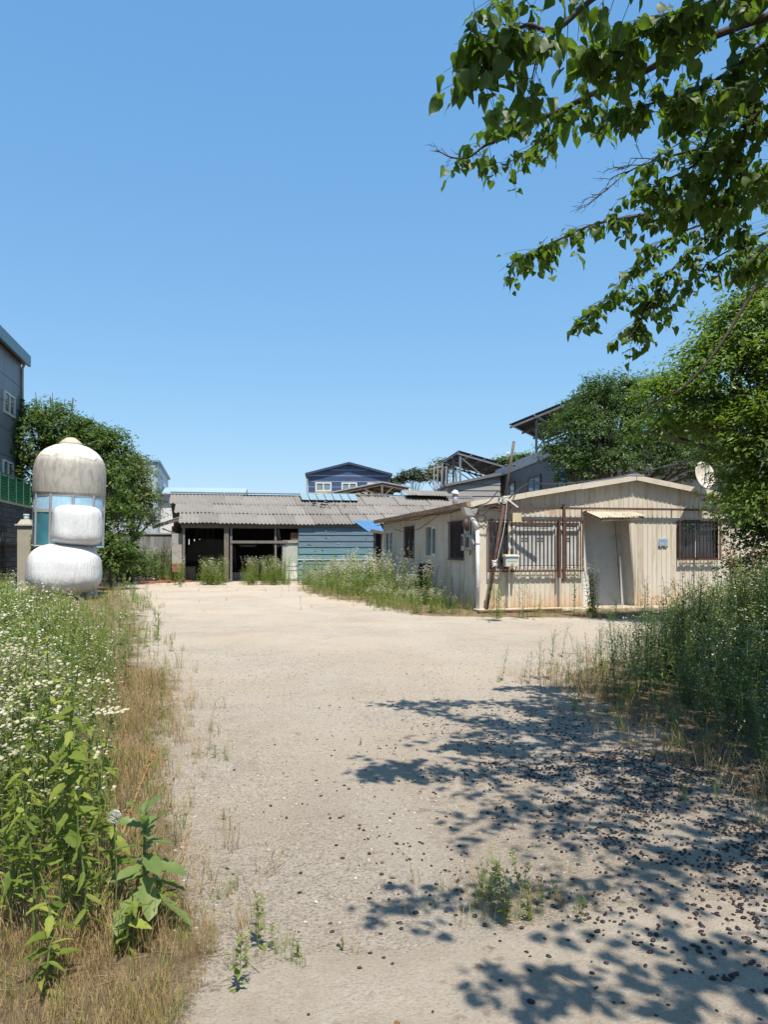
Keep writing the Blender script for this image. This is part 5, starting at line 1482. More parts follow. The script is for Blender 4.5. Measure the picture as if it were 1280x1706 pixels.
def fleabane(seed, h=1.0, nleaf=16, nfl=14, lm=L_, detail=False, fr=.0105, lw=.018, ll=.085):
    rg = random.Random(seed); t = TB()
    bx, by = rg.uniform(-.07, .07)*h, rg.uniform(-.07, .07)*h
    path = [Vector((bx*f*f+rg.uniform(-.004, .004), by*f*f+rg.uniform(-.004, .004), h*f*.86)) for f in (0, .25, .5, .75, 1)]
    def P(f):
        q = f*4; i = min(int(q), 3); return path[i].lerp(path[i+1], q-i)
    t.stem(path, .0042, .0020, S_, 3)
    for k in range(nleaf):
        f = .08+.86*k/nleaf; az = k*2.4+rg.uniform(-.4, .4)
        d = rdir(rg, az, rg.uniform(.2, .8)); side = Vector((-math.sin(az), math.cos(az), 0))
        sc = (1.25-.75*f)*rg.uniform(.75, 1.2)
        t.leaf(P(f), d, side, ll*sc, lw*sc*1.2, lm, rg.uniform(.15, .6), .3, 3 if detail else 2)
    nb = max(1, nfl//3)
    for k in range(nb):
        f = 1-.32*(k/nb); az = k*2.4+rg.uniform(-.5, .5); L = h*rg.uniform(.06, .14)*(1+.6*(k/nb))
        a = P(f); e = a+rdir(rg, az, rg.uniform(.75, 1.25))*L
        t.stem([a, e], .0016, .001, S_, 3)
        for q in range(3):
            az2 = rg.uniform(0, 6.3); e2 = e+rdir(rg, az2, rg.uniform(.3, 1.3))*h*rg.uniform(.015, .055)
            if detail: t.stem([e, e2], .001, .0008, S_, 3)
            t.flower(e2, Vector((rg.uniform(-.45, .45), rg.uniform(-.65, .25), 1)), fr*rg.uniform(.75, 1.15), 14 if detail else 7, detail)
    return t.arrays()

def leafy(seed, h=.9, nleaf=28, lm=D_, lw=.022, ll=.09, buds=True):
    rg = random.Random(seed); t = TB()
    bx, by = rg.uniform(-.1, .1)*h, rg.uniform(-.1, .1)*h
    P = lambda f: Vector((bx*f*f, by*f*f, h*f))
    t.stem([P(0), P(.35), P(.7), P(1)], .005, .002, S_, 3)
    for k in range(nleaf):
        f = .06+.94*k/nleaf; az = k*2.4+rg.uniform(-.5, .5)
        sc = (1.2-.7*f)*rg.uniform(.7, 1.2)
        t.leaf(P(f), rdir(rg, az, rg.uniform(.1, .9)), (-math.sin(az), math.cos(az), 0), ll*sc, lw*sc, lm, rg.uniform(.1, .6), .3, 2)
    for k in range(5):
        f = .5+.4*k/5; az = k*2.1+rg.uniform(-.5, .5); a = P(f); e = a+rdir(rg, az, .9)*h*.2
        t.stem([a, e], .002, .001, S_, 3)
        for q in range(5):
            t.leaf(a.lerp(e, .3+.15*q), rdir(rg, az+q*2.2, .6), (-math.sin(az+q*2.2), math.cos(az+q*2.2), 0), ll*.5, lw*.5, lm, .3, .3, 2)
        if buds: t.flower(e, (rg.uniform(-.5, .5), rg.uniform(-.6, .3), 1), .009, 6)
    return t.arrays()

def tuft(seed, n=16, h=.35, m=W_S, spread=.10, wid=.004, seed_heads=False):
    rg = random.Random(seed); t = TB()
    for k in range(n):
        az = rg.uniform(0, 6.3); r = spread*math.sqrt(rg.random()); b = Vector((math.cos(az)*r, math.sin(az)*r, 0))
        L = h*rg.uniform(.45, 1.1); le = rg.uniform(.05, .55); az2 = rg.uniform(0, 6.3)
        d = rdir(rg, az2, math.pi/2-le); s = Vector((-math.sin(az2), math.cos(az2), 0))*wid*rg.uniform(.6, 1.2)
        p1 = b+d*L*.55; p2 = b+d*L+Vector((0, 0, -L*.18*le*2))+Vector((math.cos(az2), math.sin(az2), 0))*L*.12
        k0 = t.add([b-s*.5, b+s*.5, p1-s*.4, p1+s*.4, p2]); t.tri(k0, k0+1, k0+3, m); t.tri(k0, k0+3, k0+2, m); t.tri(k0+2, k0+3, k0+4, m)
        if seed_heads and k % 3 == 0:
            for q in range(3):
                f = .72+.1*q; c = p1.lerp(p2, f); t.leaf(c, d+Vector((0, 0, .2)), s, .03, .007, m, .1, .2, 2)
    return t.arrays()

def tile(variants, X, Y, Z, rot, sc, var, tint, lean=None):
    Vs, Fs, Ms, Ts = [], [], [], []; off = 0
    X, Y, Z, rot, sc, var, tint = map(np.asarray, (X, Y, Z, rot, sc, var, tint))
    rg = np.random.RandomState(len(X)+7)
    for vi, (V, F, M) in enumerate(variants):
        idx = np.where(var == vi)[0]
        if not len(idx): continue
        n = len(idx); c, s = np.cos(rot[idx]), np.sin(rot[idx])
        v = np.empty((n, len(V), 3), np.float32); k = sc[idx][:, None]
        lx, ly = rg.normal(0, .10, n)[:, None], rg.normal(0, .10, n)[:, None]
        v[:, :, 0] = (V[None, :, 0]*c[:, None]-V[None, :, 1]*s[:, None]+V[None, :, 2]*lx)*k+X[idx][:, None]
        v[:, :, 1] = (V[None, :, 0]*s[:, None]+V[None, :, 1]*c[:, None]+V[None, :, 2]*ly)*k+Y[idx][:, None]
        v[:, :, 2] = V[None, :, 2]*k*np.sqrt(np.clip(1-lx**2-ly**2, .3, 1))+Z[idx][:, None]
        f = F[None]+(np.arange(n)*len(V))[:, None, None]+off
        Vs.append(v.reshape(-1, 3)); Fs.append(f.reshape(-1, 3)); Ms.append(np.tile(M, n))
        Ts.append((np.repeat(tint[idx], len(F))+np.tile(rg.rand(len(F))*.35, n)) % 1.0)
        off += n*len(V)
    return np.concatenate(Vs), np.concatenate(Fs), np.concatenate(Ms), np.concatenate(Ts)

def stuff(name, label, variants, pts, smin, smax, seed, probs=None, scale_fn=None, cat='weeds'):
    rg = np.random.RandomState(seed); n = len(pts)
    var = rg.choice(len(variants), n, p=probs)
    X, Y = pts[:, 0], pts[:, 1]; Z = ground_height(X, Y)-.005
    sc = rg.uniform(smin, smax, n)
    if scale_fn is not None: sc = sc*scale_fn(X, Y)
    V, F, M, T = tile(variants, X, Y, Z, rg.rand(n)*6.28, sc, var, rg.rand(n))
    o = link(name, fast_mesh(name, V, F, M, VM, T))
    return tag(o, label, cat, kind='stuff')

def scatter(n, x0, x1, y0, y1, fn, seed, pxlim=(-70, 1350)):
    """n random ground points in the box, kept with probability fn(x, y) and only where the camera could see the plant"""
    rg = np.random.RandomState(seed)
    x = rg.uniform(x0, x1, n); y = rg.uniform(y0, y1, n)
    k = (rg.rand(n) < fn(x, y)) & (CX+FPX*x/np.maximum(y, .3) > pxlim[0]) & (CX+FPX*x/np.maximum(y, .3) < pxlim[1])
    return np.stack([x[k], y[k]], 1)

clump = lambda x, y, f, s: np.clip((fbm(x*f, y*f, s)-.36)*4, 0, 1)
FB = [fleabane(i, 1.0, 15, 15+3*(i % 3)) for i in range(6)]
FBF = [fleabane(20+i, 1.0, 30, 22+3*(i % 3), fr=.0115, lw=.036, ll=.12) for i in range(6)]
FBN = [fleabane(40+i, 1.0, 20, 18, detail=True) for i in range(5)]
LF = [leafy(60+i, 1.0, 34, D_, .036, .125) for i in range(5)]
LFG = [leafy(80+i, 1.0, 26, L_, .04, .13, False) for i in range(4)]
TD = [tuft(100+i, 16, .4, W_S, .09, .0045, True) for i in range(5)]
TG = [tuft(120+i, 14, .35, GB_, .07, .006) for i in range(4)]
LOW = [leafy(140+i, .5, 12, L_, .05, .12, False) for i in range(3)]

# ---- left bank
dL = lambda x, y: edgeL(y)-x                                   # metres into the weeds
hL = lambda x, y: np.clip(.42+dL(x, y)*.36, .35, 1.0)*np.clip(1.1-.008*y, .8, 1.1)
keepL = lambda x, y: (dL(x, y) > .5)*np.clip((dL(x, y)-.4)*1.2, 0, 1)*(.35+.65*clump(x, y, .9, 33))*((y < 19) | (np.abs(x+9.1+.0*y) > 0))
def notbale(x, y):
    # low growth in front of the bales so that they stay in view
    px = CX+FPX*x/y
    return np.where((y > 13) & (px > 20) & (px < 200), .34, 1.0)
p = scatter(7500, -6, 0, 4.4, 9.5, lambda x, y: keepL(x, y)*(.18+.82*clump(x, y, .75, 39)), 1)
p2 = scatter(5200, -6, 0, 4.4, 9.5, lambda x, y: keepL(x, y)*(1-.8*clump(x, y, .75, 39))*.8, 81)
stuff('mixed_weeds', 'mixed green leafy weeds and grasses between the white flowers on the left bank', LFG+LF[:2]+TG+TD, p2, .45, 1.05, 82, [.13]*4+[.06]*2+[.05]*4+[.032]*5, lambda x, y: hL(x, y))
stuff('fleabane_bank', 'mass of white-flowered fleabane covering the left bank', FB+LFG, p, .65, 1.08, 2, [.07]*6+[.145]*4, lambda x, y: hL(x, y)*notbale(x, y))
p = scatter(4500, -11.5, -1.5, 9, 21.4, lambda x, y: keepL(x, y)*.85, 91)
stuff('fleabane_bank', 'mass of white-flowered weeds on the far left bank before the bales', FBF+LFG+TG+TD, p, .6, 1.05, 92, [.05]*6+[.08]*4+[.05]*4+[.036]*5, lambda x, y: hL(x, y)*notbale(x, y))
p = scatter(2600, -12, 0, 8, 30, lambda x, y: (dL(x, y) > -.1)*.6, 3)
stuff('grass_verge', 'low green and straw grass under the left bank weeds', TG+TD+LOW, p, .5, 1.1, 4, [.13]*4+[.06]*5+[.06]*3, cat='grass')
# straw strip along the gravel edge, near
keepS = lambda x, y: np.exp(-((dL(x, y)-.42)/.36)**2)*(.25+.75*clump(x, y, 1.6, 71))
p = scatter(7800, -3.5, .2, 2.7, 9, lambda x, y: keepS(x, y), 5)
stuff('dry_grass', 'straw-coloured dry grass strip between left weeds and gravel', TD+TG, p, .25, .66, 6, [.175]*5+[.03125]*4, cat='grass')
p = scatter(1000, -2.2, .3, 2.78, 5.5, lambda x, y: (dL(x, y) > .1)*(dL(x, y) < 1.6)*.8, 7)
stuff('dry_undergrowth', 'matted brown straw beneath the tall foreground weeds', TD+TG, p, .25, .62, 8, [.11]*5+[.1125]*4, cat='grass')
p = scatter(2200, -2, -.3, 2.2, 2.95, lambda x, y: (dL(x, y) > .0)*(.25+.75*clump(x, y, 3, 17)), 95)
stuff('straw_mat', 'flattened straw covering the lower left corner', TD+TG, p, .12, .34, 96, [.16]*5+[.05]*4, cat='grass')
# sparse sprigs on the verge
p = scatter(420, -7, 0, 5, 22, lambda x, y: np.exp(-((dL(x, y)-.1)/.35)**2)*.8, 9)
stuff('verge_sprigs', 'scattered green sprigs along the left gravel edge', LOW+TG+FB[:2], p, .3, .6, 10, [.12]*3+[.1]*4+[.12]*2)

p = scatter(2600, -9.5, -1.8, 8.5, 23, lambda x, y: np.exp(-((dL(x, y)-.45)/.5)**2)*(.2+.8*clump(x, y, .9, 73)), 97)
stuff('far_verge', 'low mixed sprigs and straw along the far left gravel edge', TD+TG+LFG[:2]+FB[:2], p, .28, .72, 98, [.08]*5+[.09]*4+[.07]*2+[.05]*2)
# ---- right bank (shaded tall weeds)
dR = lambda x, y: x-edgeR(y)
hR = lambda x, y: np.clip(.40+.27*np.clip(dR(x, y), 0, 3), .38, 1.05)*(.45+1.0*fbm(x*1.4, y*1.4, 66))*1.05
p = scatter(6500, 1.6, 9, 4.0, 13.2, lambda x, y: (dR(x, y) > .12)*np.clip(dR(x, y)*1.3, 0, 1)*(.45+.55*clump(x, y, .9, 51))*.8, 11)
stuff('shaded_weeds', 'dense dark green weeds with small pale flowers on the right', LF+FB[:3]+LFG[:2]+TD[:2], p, .75, 1.3, 12, [.14]*5+[.05]*3+[.045]*2+[.03]*2, hR)
p = scatter(1700, 1.0, 5, 3.4, 10, lambda x, y: np.exp(-((dR(x, y)-.15)/.4)**2)*.7, 13)
stuff('dry_grass', 'dry brown grass fringe at the foot of the right weeds', TD+TG, p, .4, .85, 14, [.15]*5+[.0625]*4, cat='grass')
p = scatter(500, 1.0, 5.2, 8.2, 14, lambda x, y: (dR(x, y) > -.7)*(dR(x, y) < 1.2)*.5, 15)
stuff('sparse_weeds', 'thin upright weeds between the right bank and the house', LF+TG+TD[:2], p, .25, .6, 16, [.1]*5+[.09]*4+[.07]*2)

# ---- in front of the house side wall and shed
def s_t(x, y):
    dx, dy = x-HC.ox, y-HC.oy
    return dx*HC.c+dy*HC.n, -dx*HC.n+dy*HC.c
def keepH(x, y):
    s, t = s_t(x, y)
    return ((s < -.35) & (t > -.9)).astype(float)*(x > edgeR(y)+.1)
def hH(x, y):
    s, t = s_t(x, y)
    return np.where(t > 2.2, np.clip(.45+.34*dR(x, y), .35, 1.15)*(.75+.5*vnoise(x*1.7, y*1.7, 8)), .42+.1*vnoise(x*2, y*2, 4))*np.where((t > 2.2) & (t < 4.2), .8, 1)
p = scatter(4300, -5, 3, 14.5, 32, lambda x, y: keepH(x, y)*(.5+.5*clump(x, y, .8, 61))*.85, 17)
stuff('fleabane_bed', 'white-flowered fleabane bed along the side wall of the house', FBF+LFG, p, .85, 1.2, 18, [.145]*6+[.0325]*4, hH)
p = scatter(2200, -5, 5, 13, 31, lambda x, y: (dR(x, y) > -.25)*(s_t(x, y)[1] < 10.4)*((s_t(x, y)[0] < -.2) | (s_t(x, y)[1] < -.9))*(s_t(x, y)[0] < 5)*.7*np.where(s_t(x, y)[0] > 0, clump(x, y, 1.2, 5), 1), 19)
stuff('grass_margin', 'mixed green and dry grass margin before the house and shed', TG+TD, p, .45, 1.0, 20, [.14]*4+[.088]*5, cat='grass')
def frontk(x, y):
    s, t = s_t(x, y)
    return ((s > -.8) & (s < 6) & (t > -3.2) & (t < -.72))*(.15+.85*clump(x, y, 1.1, 15))*np.exp(-((t+1.3)/.9)**2)
p = scatter(2600, 0, 9, 13.5, 19, lambda x, y: frontk(x, y)*.7, 93)
stuff('front_grass', 'patchy low grass and sprigs before the concrete step', TG+TD+LOW, p, .3, .75, 94, [.13]*4+[.06]*5+[.06]*3, cat='grass')
def near_px(c, w): return lambda px: np.exp(-((px-c)/w)**2)
def shedk(x, y):
    px = CX+FPX*x/y
    return np.maximum.reduce([near_px(354, 18)(px), .8*near_px(418, 12)(px), near_px(450, 14)(px), .9*near_px(472, 9)(px), .5*near_px(300, 8)(px), .75*near_px(515, 16)(px), .9*near_px(560, 30)(px), .06+0*px])*(.35+.65*clump(x, y, 1.5, 19))
p = scatter(2300, -9.2, -.9, 30.4, 33.0, lambda x, y: shedk(x, y)*.7, 21)
stuff('shed_weeds', 'clumps of flowering weeds growing before the open shed', FBF+LFG, p, .4, 1.25, 22, [.11]*6+[.085]*4)
p = scatter(640, -14, -8.4, 33.5, 40.5, lambda x, y: (x < -8.9-(y-33)*.1)*.7, 23)
stuff('yard_end_weeds', 'bright green weeds massed before the far concrete wall', FBF+LFG, p, 1.0, 1.6, 24, [.09]*6+[.115]*4)
p = scatter(260, -9, 3, 10, 30, lambda x, y: (dL(x, y) < 0)*(dR(x, y) < 0)*np.clip((y-10)/14, .05, 1)*.55*clump(x, y, .6, 88), 25)
stuff('gravel_sprigs', 'small weeds sprouting through the gravel yard', TG+LOW, p, .25, .5, 26, [.17]*4+[.1066, .1067, .1067])

# ---- loose stones on the gravel
def ico(seed):
    bm = bmesh.new(); bmesh.ops.create_icosphere(bm, subdivisions=1, radius=1.0)
    rg = random.Random(seed)
    for v in bm.verts: v.co = Vector((v.co.x*rg.uniform(.8, 1.2), v.co.y*rg.uniform(.7, 1.1), v.co.z*.6*rg.uniform(.8, 1.1)))
    V = np.array([v.co[:] for v in bm.verts], np.float32); F = np.array([[v.index for v in f.verts] for f in bm.faces], np.int32); bm.free()
    return V, F, np.zeros(len(F), np.int32)
STN = [ico(i) for i in range(4)]
def stones(name, label, pts, smin, smax, seed, mat, cat):
    rg = np.random.RandomState(seed); n = len(pts); X, Y = pts[:, 0], pts[:, 1]
    sc = smin+(smax-smin)*rg.rand(n)**3
    V, F, M, T = tile(STN, X, Y, ground_height(X, Y)+sc*.15, rg.rand(n)*6.28, sc, rg.randint(0, 4, n), rg.rand(n))
    return tag(link(name, fast_mesh(name, V, F, M, [mat], T)), label, cat, kind='stuff')
STONEM = leafmat('loose_stone', (0.1716, 0.1443, 0.117), (0.4524, 0.4134, 0.3588), tmix=0, rough=.95, spec=.1)
p = scatter(40000, -4.5, 3.5, 2.9, 11, lambda x, y: (dL(x, y) < .35)*(dR(x, y) < .5)*(.25+.75*clump(x, y, 1.1, 41))*np.clip(5.5/y, .2, 1), 27)
stones('gravel', 'fine pale gravel strewn over the yard', p, .0028, .0135, 28, STONEM, 'gravel')

# ------------------------------------------------------------------ fallen mulberries
def berry_mesh(seed, n_):
    bm = bmesh.new(); bmesh.ops.create_icosphere(bm, subdivisions=n_, radius=1.0)
    rg = random.Random(seed)
    for v in bm.verts:
        k = rg.uniform(.84, 1.14); v.co = Vector((v.co.x*1.45*k, v.co.y*k, v.co.z*.85*k))
    V = np.array([v.co[:] for v in bm.verts], np.float32); F = np.array([[v.index for v in f.verts] for f in bm.faces], np.int32); bm.free()
    return V, F, np.zeros(len(F), np.int32)
BERRY = leafmat('mulberry', (0.01032, 0.00688, 0.0086), (0.0344, 0.0172, 0.0172), tmix=0, rough=.5, spec=.4)
def berry_keep(x, y):
    d = np.exp(-(((x-1.75)/1.05)**2+((y-4.4)/1.6)**2))
    return np.clip(d*1.15, 0, 1)*(.15+.85*clump(x, y, 2.6, 91))
pb_ = scatter(62000, -1.0, 4.2, 2.0, 9.0, lambda x, y: np.clip(berry_keep(x, y), .0015, 1)*(dR(x, y) < .8), 31)
order = np.argsort(pb_[:, 1]); pb_ = pb_[order]
inview = CAM_H*FPX/np.maximum(pb_[:, 1], .1)+HY < 1706
near = pb_[inview][:300]; rest = np.concatenate([pb_[inview][300:]])
def lift(x, y):
    """top of concrete apron or ground"""
    ex = [gnd(a, b) for a, b in ((225, 1720), (350, 1632), (520, 1572), (760, 1556), (960, 1508), (1290, 1476))]
    ey = np.interp(x, [e.x for e in ex], [e.y for e in ex])
    h = ground_height(x, y)
    return np.where(y < ey, np.maximum(apron_z(x, y, ey), h), h)
BM_ = []
for i in range(4):
    V, F, M = berry_mesh(200+i, 2); BM_.append(fast_mesh('mulberry', V*.0075, F, None, [BERRY], smooth=False))
rg = random.Random(77)
for (x, y) in near:
    o = link('mulberry', BM_[rg.randrange(4)])
    s = rg.uniform(.5, 1.3); o.scale = (s, s, s*rg.uniform(.4, .95))
    o.location = (x, y, float(lift(np.array(x), np.array(y)))+.0035*s); o.rotation_euler = (rg.uniform(-.3, .3), rg.uniform(-.3, .3), rg.uniform(0, 6.3))
    tag(o, 'dark fallen mulberry lying on the pale ground nearest the viewer', 'fruit', 'fallen mulberries')
BV = [berry_mesh(210+i, 1) for i in range(4)]
rgn = np.random.RandomState(5); n = len(rest)
V, F, M, T = tile(BV, rest[:, 0], rest[:, 1], lift(rest[:, 0], rest[:, 1])+.003, rgn.rand(n)*6.28, .0072*rgn.uniform(.45, 1.25, n), rgn.randint(0, 4, n), rgn.rand(n))
tag(link('fallen_fruit', fast_mesh('fallen_fruit', V, F, M, [BERRY], T)), 'carpet of dark fallen mulberries farther under the tree', 'fruit', kind='stuff')

# ------------------------------------------------------------------ single plants in front
def mesh_leaf(name, length, width, mats, lobed=False, seed=0, ser=True):
    """a broad leaf lying along +y from the origin, folded on the midrib, drooping; lobed for wild lettuce"""
    rg = random.Random(seed); n = 9; V = []; F = []
    for i in range(n+1):
        f = i/n
        w_ = (math.sin(math.pi*min(1, f*.96+.04)**.75))**.9
        if lobed: w_ = (.42+.58*f)*(math.sin(math.pi*(f*.93+.05))**.6)*(1+.26*math.sin(f*26+seed))
        w_ = max(w_, .02)*width*.5*(1+(.08*(-1)**i if ser else 0))
        if i == n: w_ = width*.01
        y = length*f; z = -.30*length*f*f+.02*length*math.sin(f*7+seed)
        e = w_*.32
        V += [(-w_, y, z+e), (-w_*.5, y, z+e*.45+.004*math.sin(i*2.1)), (0, y, z), (w_*.5, y, z+e*.45-.004*math.sin(i*1.7)), (w_, y, z+e)]
    for i in range(n):
        for j in range(4):
            a = i*5+j; F.append((a, a+1, a+6, a+5))
    me = bpy.data.meshes.new(name); me.from_pydata(V, [], F)
    for m_ in mats: me.materials.append(m_)
    me.polygons.foreach_set('use_smooth', [True]*len(F))
    return me
WEEDLEAF = leafmat('broad_weed_leaf', (0.0731, 0.1118, 0.0172), (0.2064, 0.2408, 0.0473), (.34, .48, .07), .32, rough=.6, spec=.2)
LETT = leafmat('wild_lettuce_leaf', (0.0946, 0.1419, 0.043), (0.172, 0.2193, 0.0731), (.28, .45, .1), .28, rough=.5)
BLF = [mesh_leaf('leaf', .085, .036, [WEEDLEAF], False, i) for i in range(4)]
NLF = [mesh_leaf('leaf', .095, .022, [WEEDLEAF], False, i+9) for i in range(4)]
LLF = [mesh_leaf('leaf', .19, .10, [LETT], True, i) for i in range(3)]
def put_leaf(me, parent, pos, az, el, sc, roll=0):
    o = link('leaf', me, parent); o.location = pos; o.rotation_euler = Euler((el, roll, az-math.pi/2), 'XYZ'); o.scale = (sc, sc, sc)
    return o
def broad_weed(x, y, h, nl, seed, label, lean=(0, 0), bare=.12, flowers=0):
    rg = random.Random(seed)
    t = thing('broadleaf_weed', label, 'plant', (x, y, float(ground_height(np.array(x), np.array(y)))), 0, 'tall leafy weeds at lower left')
    P = lambda f: Vector((lean[0]*f*f+.008*math.sin(f*7+seed), lean[1]*f*f, h*f))
    mb = MB(); mb.tube([P(k/7) for k in range(8)], [.0055*(1-.6*k/7) for k in range(8)], 6); mb.build('stem', STEM, t)
    nl = int(nl*1.35)
    for k in range(nl):
        f = bare+(1-bare)*k/nl; az = k*2.4+rg.uniform(-.5, .5); sc = (.75+.75*math.sin(math.pi*min(1, f*.9+.1)))*rg.uniform(.65, 1.1)*(1 if f < .85 else .6)
        put_leaf((NLF if seed % 3 == 1 else BLF)[rg.randrange(4)], t, P(f), az, rg.uniform(-.75, .65), sc*(.7 if seed % 2 else .88), rg.uniform(-.5, .5))
    if flowers:
        tb = TB()
        for k in range(flowers):
            az = k*2.4; a = P(.93); e = a+rdir(rg, az, rg.uniform(.5, 1.2))*rg.uniform(.05, .11); tb.stem([a, e], .0014, .001, S_, 3)
            tb.flower(e, (rg.uniform(-.4, .4), rg.uniform(-.7, .1), 1), .011, 16, True)
        V, F, M = tb.arrays(); link('blossoms', fast_mesh('blossoms', V, F, M, VM), t)
    return t
spots = [  # px and py of the foot, height, leaves, label
    (100, 1560, 1.02, 34, 'tallest dark-stemmed leafy weed at lower left, drooping broad leaves'),
    (55, 1590, .78, 26, 'yellow-green leafy weed nearest the lower left corner'),
    (28, 1500, .88, 26, 'leafy weed at the extreme left edge beside the daisies'),
    (135, 1500, .82, 24, 'leafy weed just right of the tallest dark-stemmed one'),
    (165, 1470, .70, 20, 'slim leafy weed left of the wild lettuce'),
    (75, 1470, .96, 28, 'leafy weed standing behind the two front weeds at lower left'),
    (5, 1420, .92, 24, 'half-cut leafy weed on the left picture border'),
    (120, 1420, .90, 26, 'leafy weed in the second row, among the white daisies'),
    (48, 1400, .96, 24, 'leafy weed topped by white daisies near the left border'),
    (150, 1395, .80, 22, 'leafy weed beside the straw strip, second row'),
    (110, 1460, 1.0, 26, 'leafy weed with narrow leaves behind the tallest dark-stemmed one'),
    (20, 1560, .62, 22, 'narrow-leaved weed low beside the left picture border'),
    (180, 1520, .45, 16, 'short leafy weed between the leafy stand and the wild lettuce'),
    (140, 1580, .52, 18, 'knee-high weed in front of the leafy stand'),
    (90, 1370, 1.02, 24, 'narrow-leaved weed rising through the daisies, third row'),
    (30, 1350, 1.0, 24, 'leafy weed rising through the daisies by the left border, third row'),
    (265, 1500, .22, 10, 'low weed immediately right of the wild lettuce'),
    (215, 1590, .26, 10, 'low straggly weed in front of the wild lettuce'),
    (85, 1640, .34, 12, 'short leafy seedling low at the lower left'),
    (68, 1660, .20, 8, 'small bright seedling on the straw in the lower left corner')]
for i, (px, py, h, nl, lb) in enumerate(spots):
    g = gnd(px, py)
    broad_weed(g.x, g.y, h, nl, 300+i, lb, (random.Random(i).uniform(-.06, .10), random.Random(i+50).uniform(-.05, .05)), .10 if h < .5 else .22, 7 if i in (2, 7, 8, 9) else 0)
# near daisies: each plant one thing
rg = random.Random(9)
pn = scatter(800, -3.0, -.8, 2.9, 4.9, lambda x, y: (dL(x, y) > .42)*np.clip(.35+dL(x, y)*.45, 0, 1)*.9, 35, (-40, 330))
FBM = []
for i, (V, F, M) in enumerate(FBN):
    a = np.isin(M, (P_, Y_)); b = np.isin(M, (L_, D_)); c = ~(a | b)
    rnd = np.random.RandomState(i).rand(len(F))
    def sub(mask, nm):
        f = F[mask]; u, inv = np.unique(f, return_inverse=True)
        return fast_mesh(nm, V[u], inv.reshape(-1, 3), M[mask], VM, rnd[mask])
    FBM.append((sub(c, 'stem'), sub(b, 'leaves'), sub(a, 'blossoms')))
for k, (x, y) in enumerate(pn[:150]):
    h = rg.uniform(.62, .98)*float(np.clip(.62+.38*(edgeL(y)-x), .5, 1.0))
    t = thing('fleabane', 'white daisy fleabane with thin stem in the left foreground patch', 'plant', (x, y, float(ground_height(np.array(x), np.array(y)))), rg.uniform(0, 6.3), 'fleabanes in the left foreground')
    t.scale = (h, h, h); t.rotation_euler.x = rg.uniform(-.1, .1); t.rotation_euler.y = rg.uniform(-.08, .12)
    for nm, me in zip(('stem', 'leaves', 'blossoms'), FBM[rg.randrange(5)]): link(nm, me, t)
# wild lettuce
g = gnd(238, 1545)
lt = thing('wild_lettuce', 'bluish-green wild lettuce with large toothed leaves beside the gravel', 'plant', (g.x, g.y, 0))
mb = MB(); mb.tube([(0, 0, 0), (.008, 0, .16), (.004, 0, .30), (.012, 0, .44)], [.007, .0065, .005, .003], 7); mb.build('stem', STEM, lt)
rl = random.Random(44)
for k in range(22):
    f = k/21; z = .13+.31*f; az = k*2.4+rl.uniform(-.5, .5)
    put_leaf(LLF[k % 3], lt, (0.006, 0, z), az, -.25+1.25*f**1.3+rl.uniform(-.25, .25), (1.05-.5*f)*rl.uniform(.7, 1.15), rl.uniform(-.45, .45))
mb = MB(); mb.hexa([(-.01, -.01, .06), (.012, -.012, .06), (.02, -.008, .06), (.0, .0, .06)], [(-.02, -.03, .19), (.015, -.034, .18), (.02, -.02, .18), (-.01, -.02, .2)]); mb.build('withered_leaf', BROWNLEAF, lt)
# dandelion clock
g = gnd(190, 1560); dn = thing('dandelion', 'round white dandelion seed head left of the wild lettuce', 'plant', (g.x, g.y, 0))
hz = at(190, 1361, g.y).z
mb = MB(); mb.tube([(0, 0, 0), (.01, 0, hz*.5), (0, 0, hz-.012)], .0028, 6); mb.build('stem', STEM, dn)
tb = TB(); rg2 = random.Random(4)
for k in range(80):
    d = Vector((rg2.gauss(0, 1), rg2.gauss(0, 1), rg2.gauss(0, 1))).normalized(); c = Vector((0, 0, hz)); e = c+d*.026
    sd_ = d.cross(Vector((.3, .5, .8))).normalized()
    k0 = tb.add([c+d*.003, e+sd_*.009, e-sd_*.009]); tb.tri(k0, k0+1, k0+2, P_)
V, F, M = tb.arrays(); link('seed_head', fast_mesh('seed_head', V, F, M, VM), dn)
# budding stalk and dry stalk
g = gnd(140, 1470)
bs = thing('budding_stalk', 'upright stalk with narrow leaves and pale flower cluster above the straw strip', 'plant', (g.x, g.y, 0))
tp = at(186, 1195, g.y)-g
P = lambda f: Vector((tp.x*f**1.3, tp.y*f, tp.z*f))
mb = MB(); mb.tube([P(k/8) for k in range(9)], [.005*(1-.5*k/8) for k in range(9)], 6); mb.build('stem', STEM, bs)
tb = TB(); rg2 = random.Random(14)
for k in range(18):
    f = .3+.65*k/18; az = k*2.4; tb.leaf(P(f), rdir(rg2, az, .8), (-math.sin(az), math.cos(az), 0), .09*(1.2-f*.6), .022, L_, .3, .3, 3)
V, F, M = tb.arrays(); link('leaves', fast_mesh('leaves', V, F, M, VM, np.random.rand(len(F))*.3), bs)
tb = TB()
for k in range(26):
    az = k*2.4; e = P(1)+Vector((math.cos(az), math.sin(az), 0))*.075*math.sqrt(k/26)+Vector((0, 0, .02+.02*rg2.random())); tb.stem([P(.96), e], .001, .0008, S_, 3); tb.flower(e, (0, -.4, 1), .008, 10, True)
V, F, M = tb.arrays(); link('blossoms', fast_mesh('blossoms', V, F, M, VM), bs)
g = gnd(205, 1480); a = at(204, 1378, g.y); e = at(262, 1240, g.y+.5)
ds = thing('dry_stalk', 'orange-brown dead dock stalk leaning over the straw strip', 'plant', (a.x, a.y, 0))
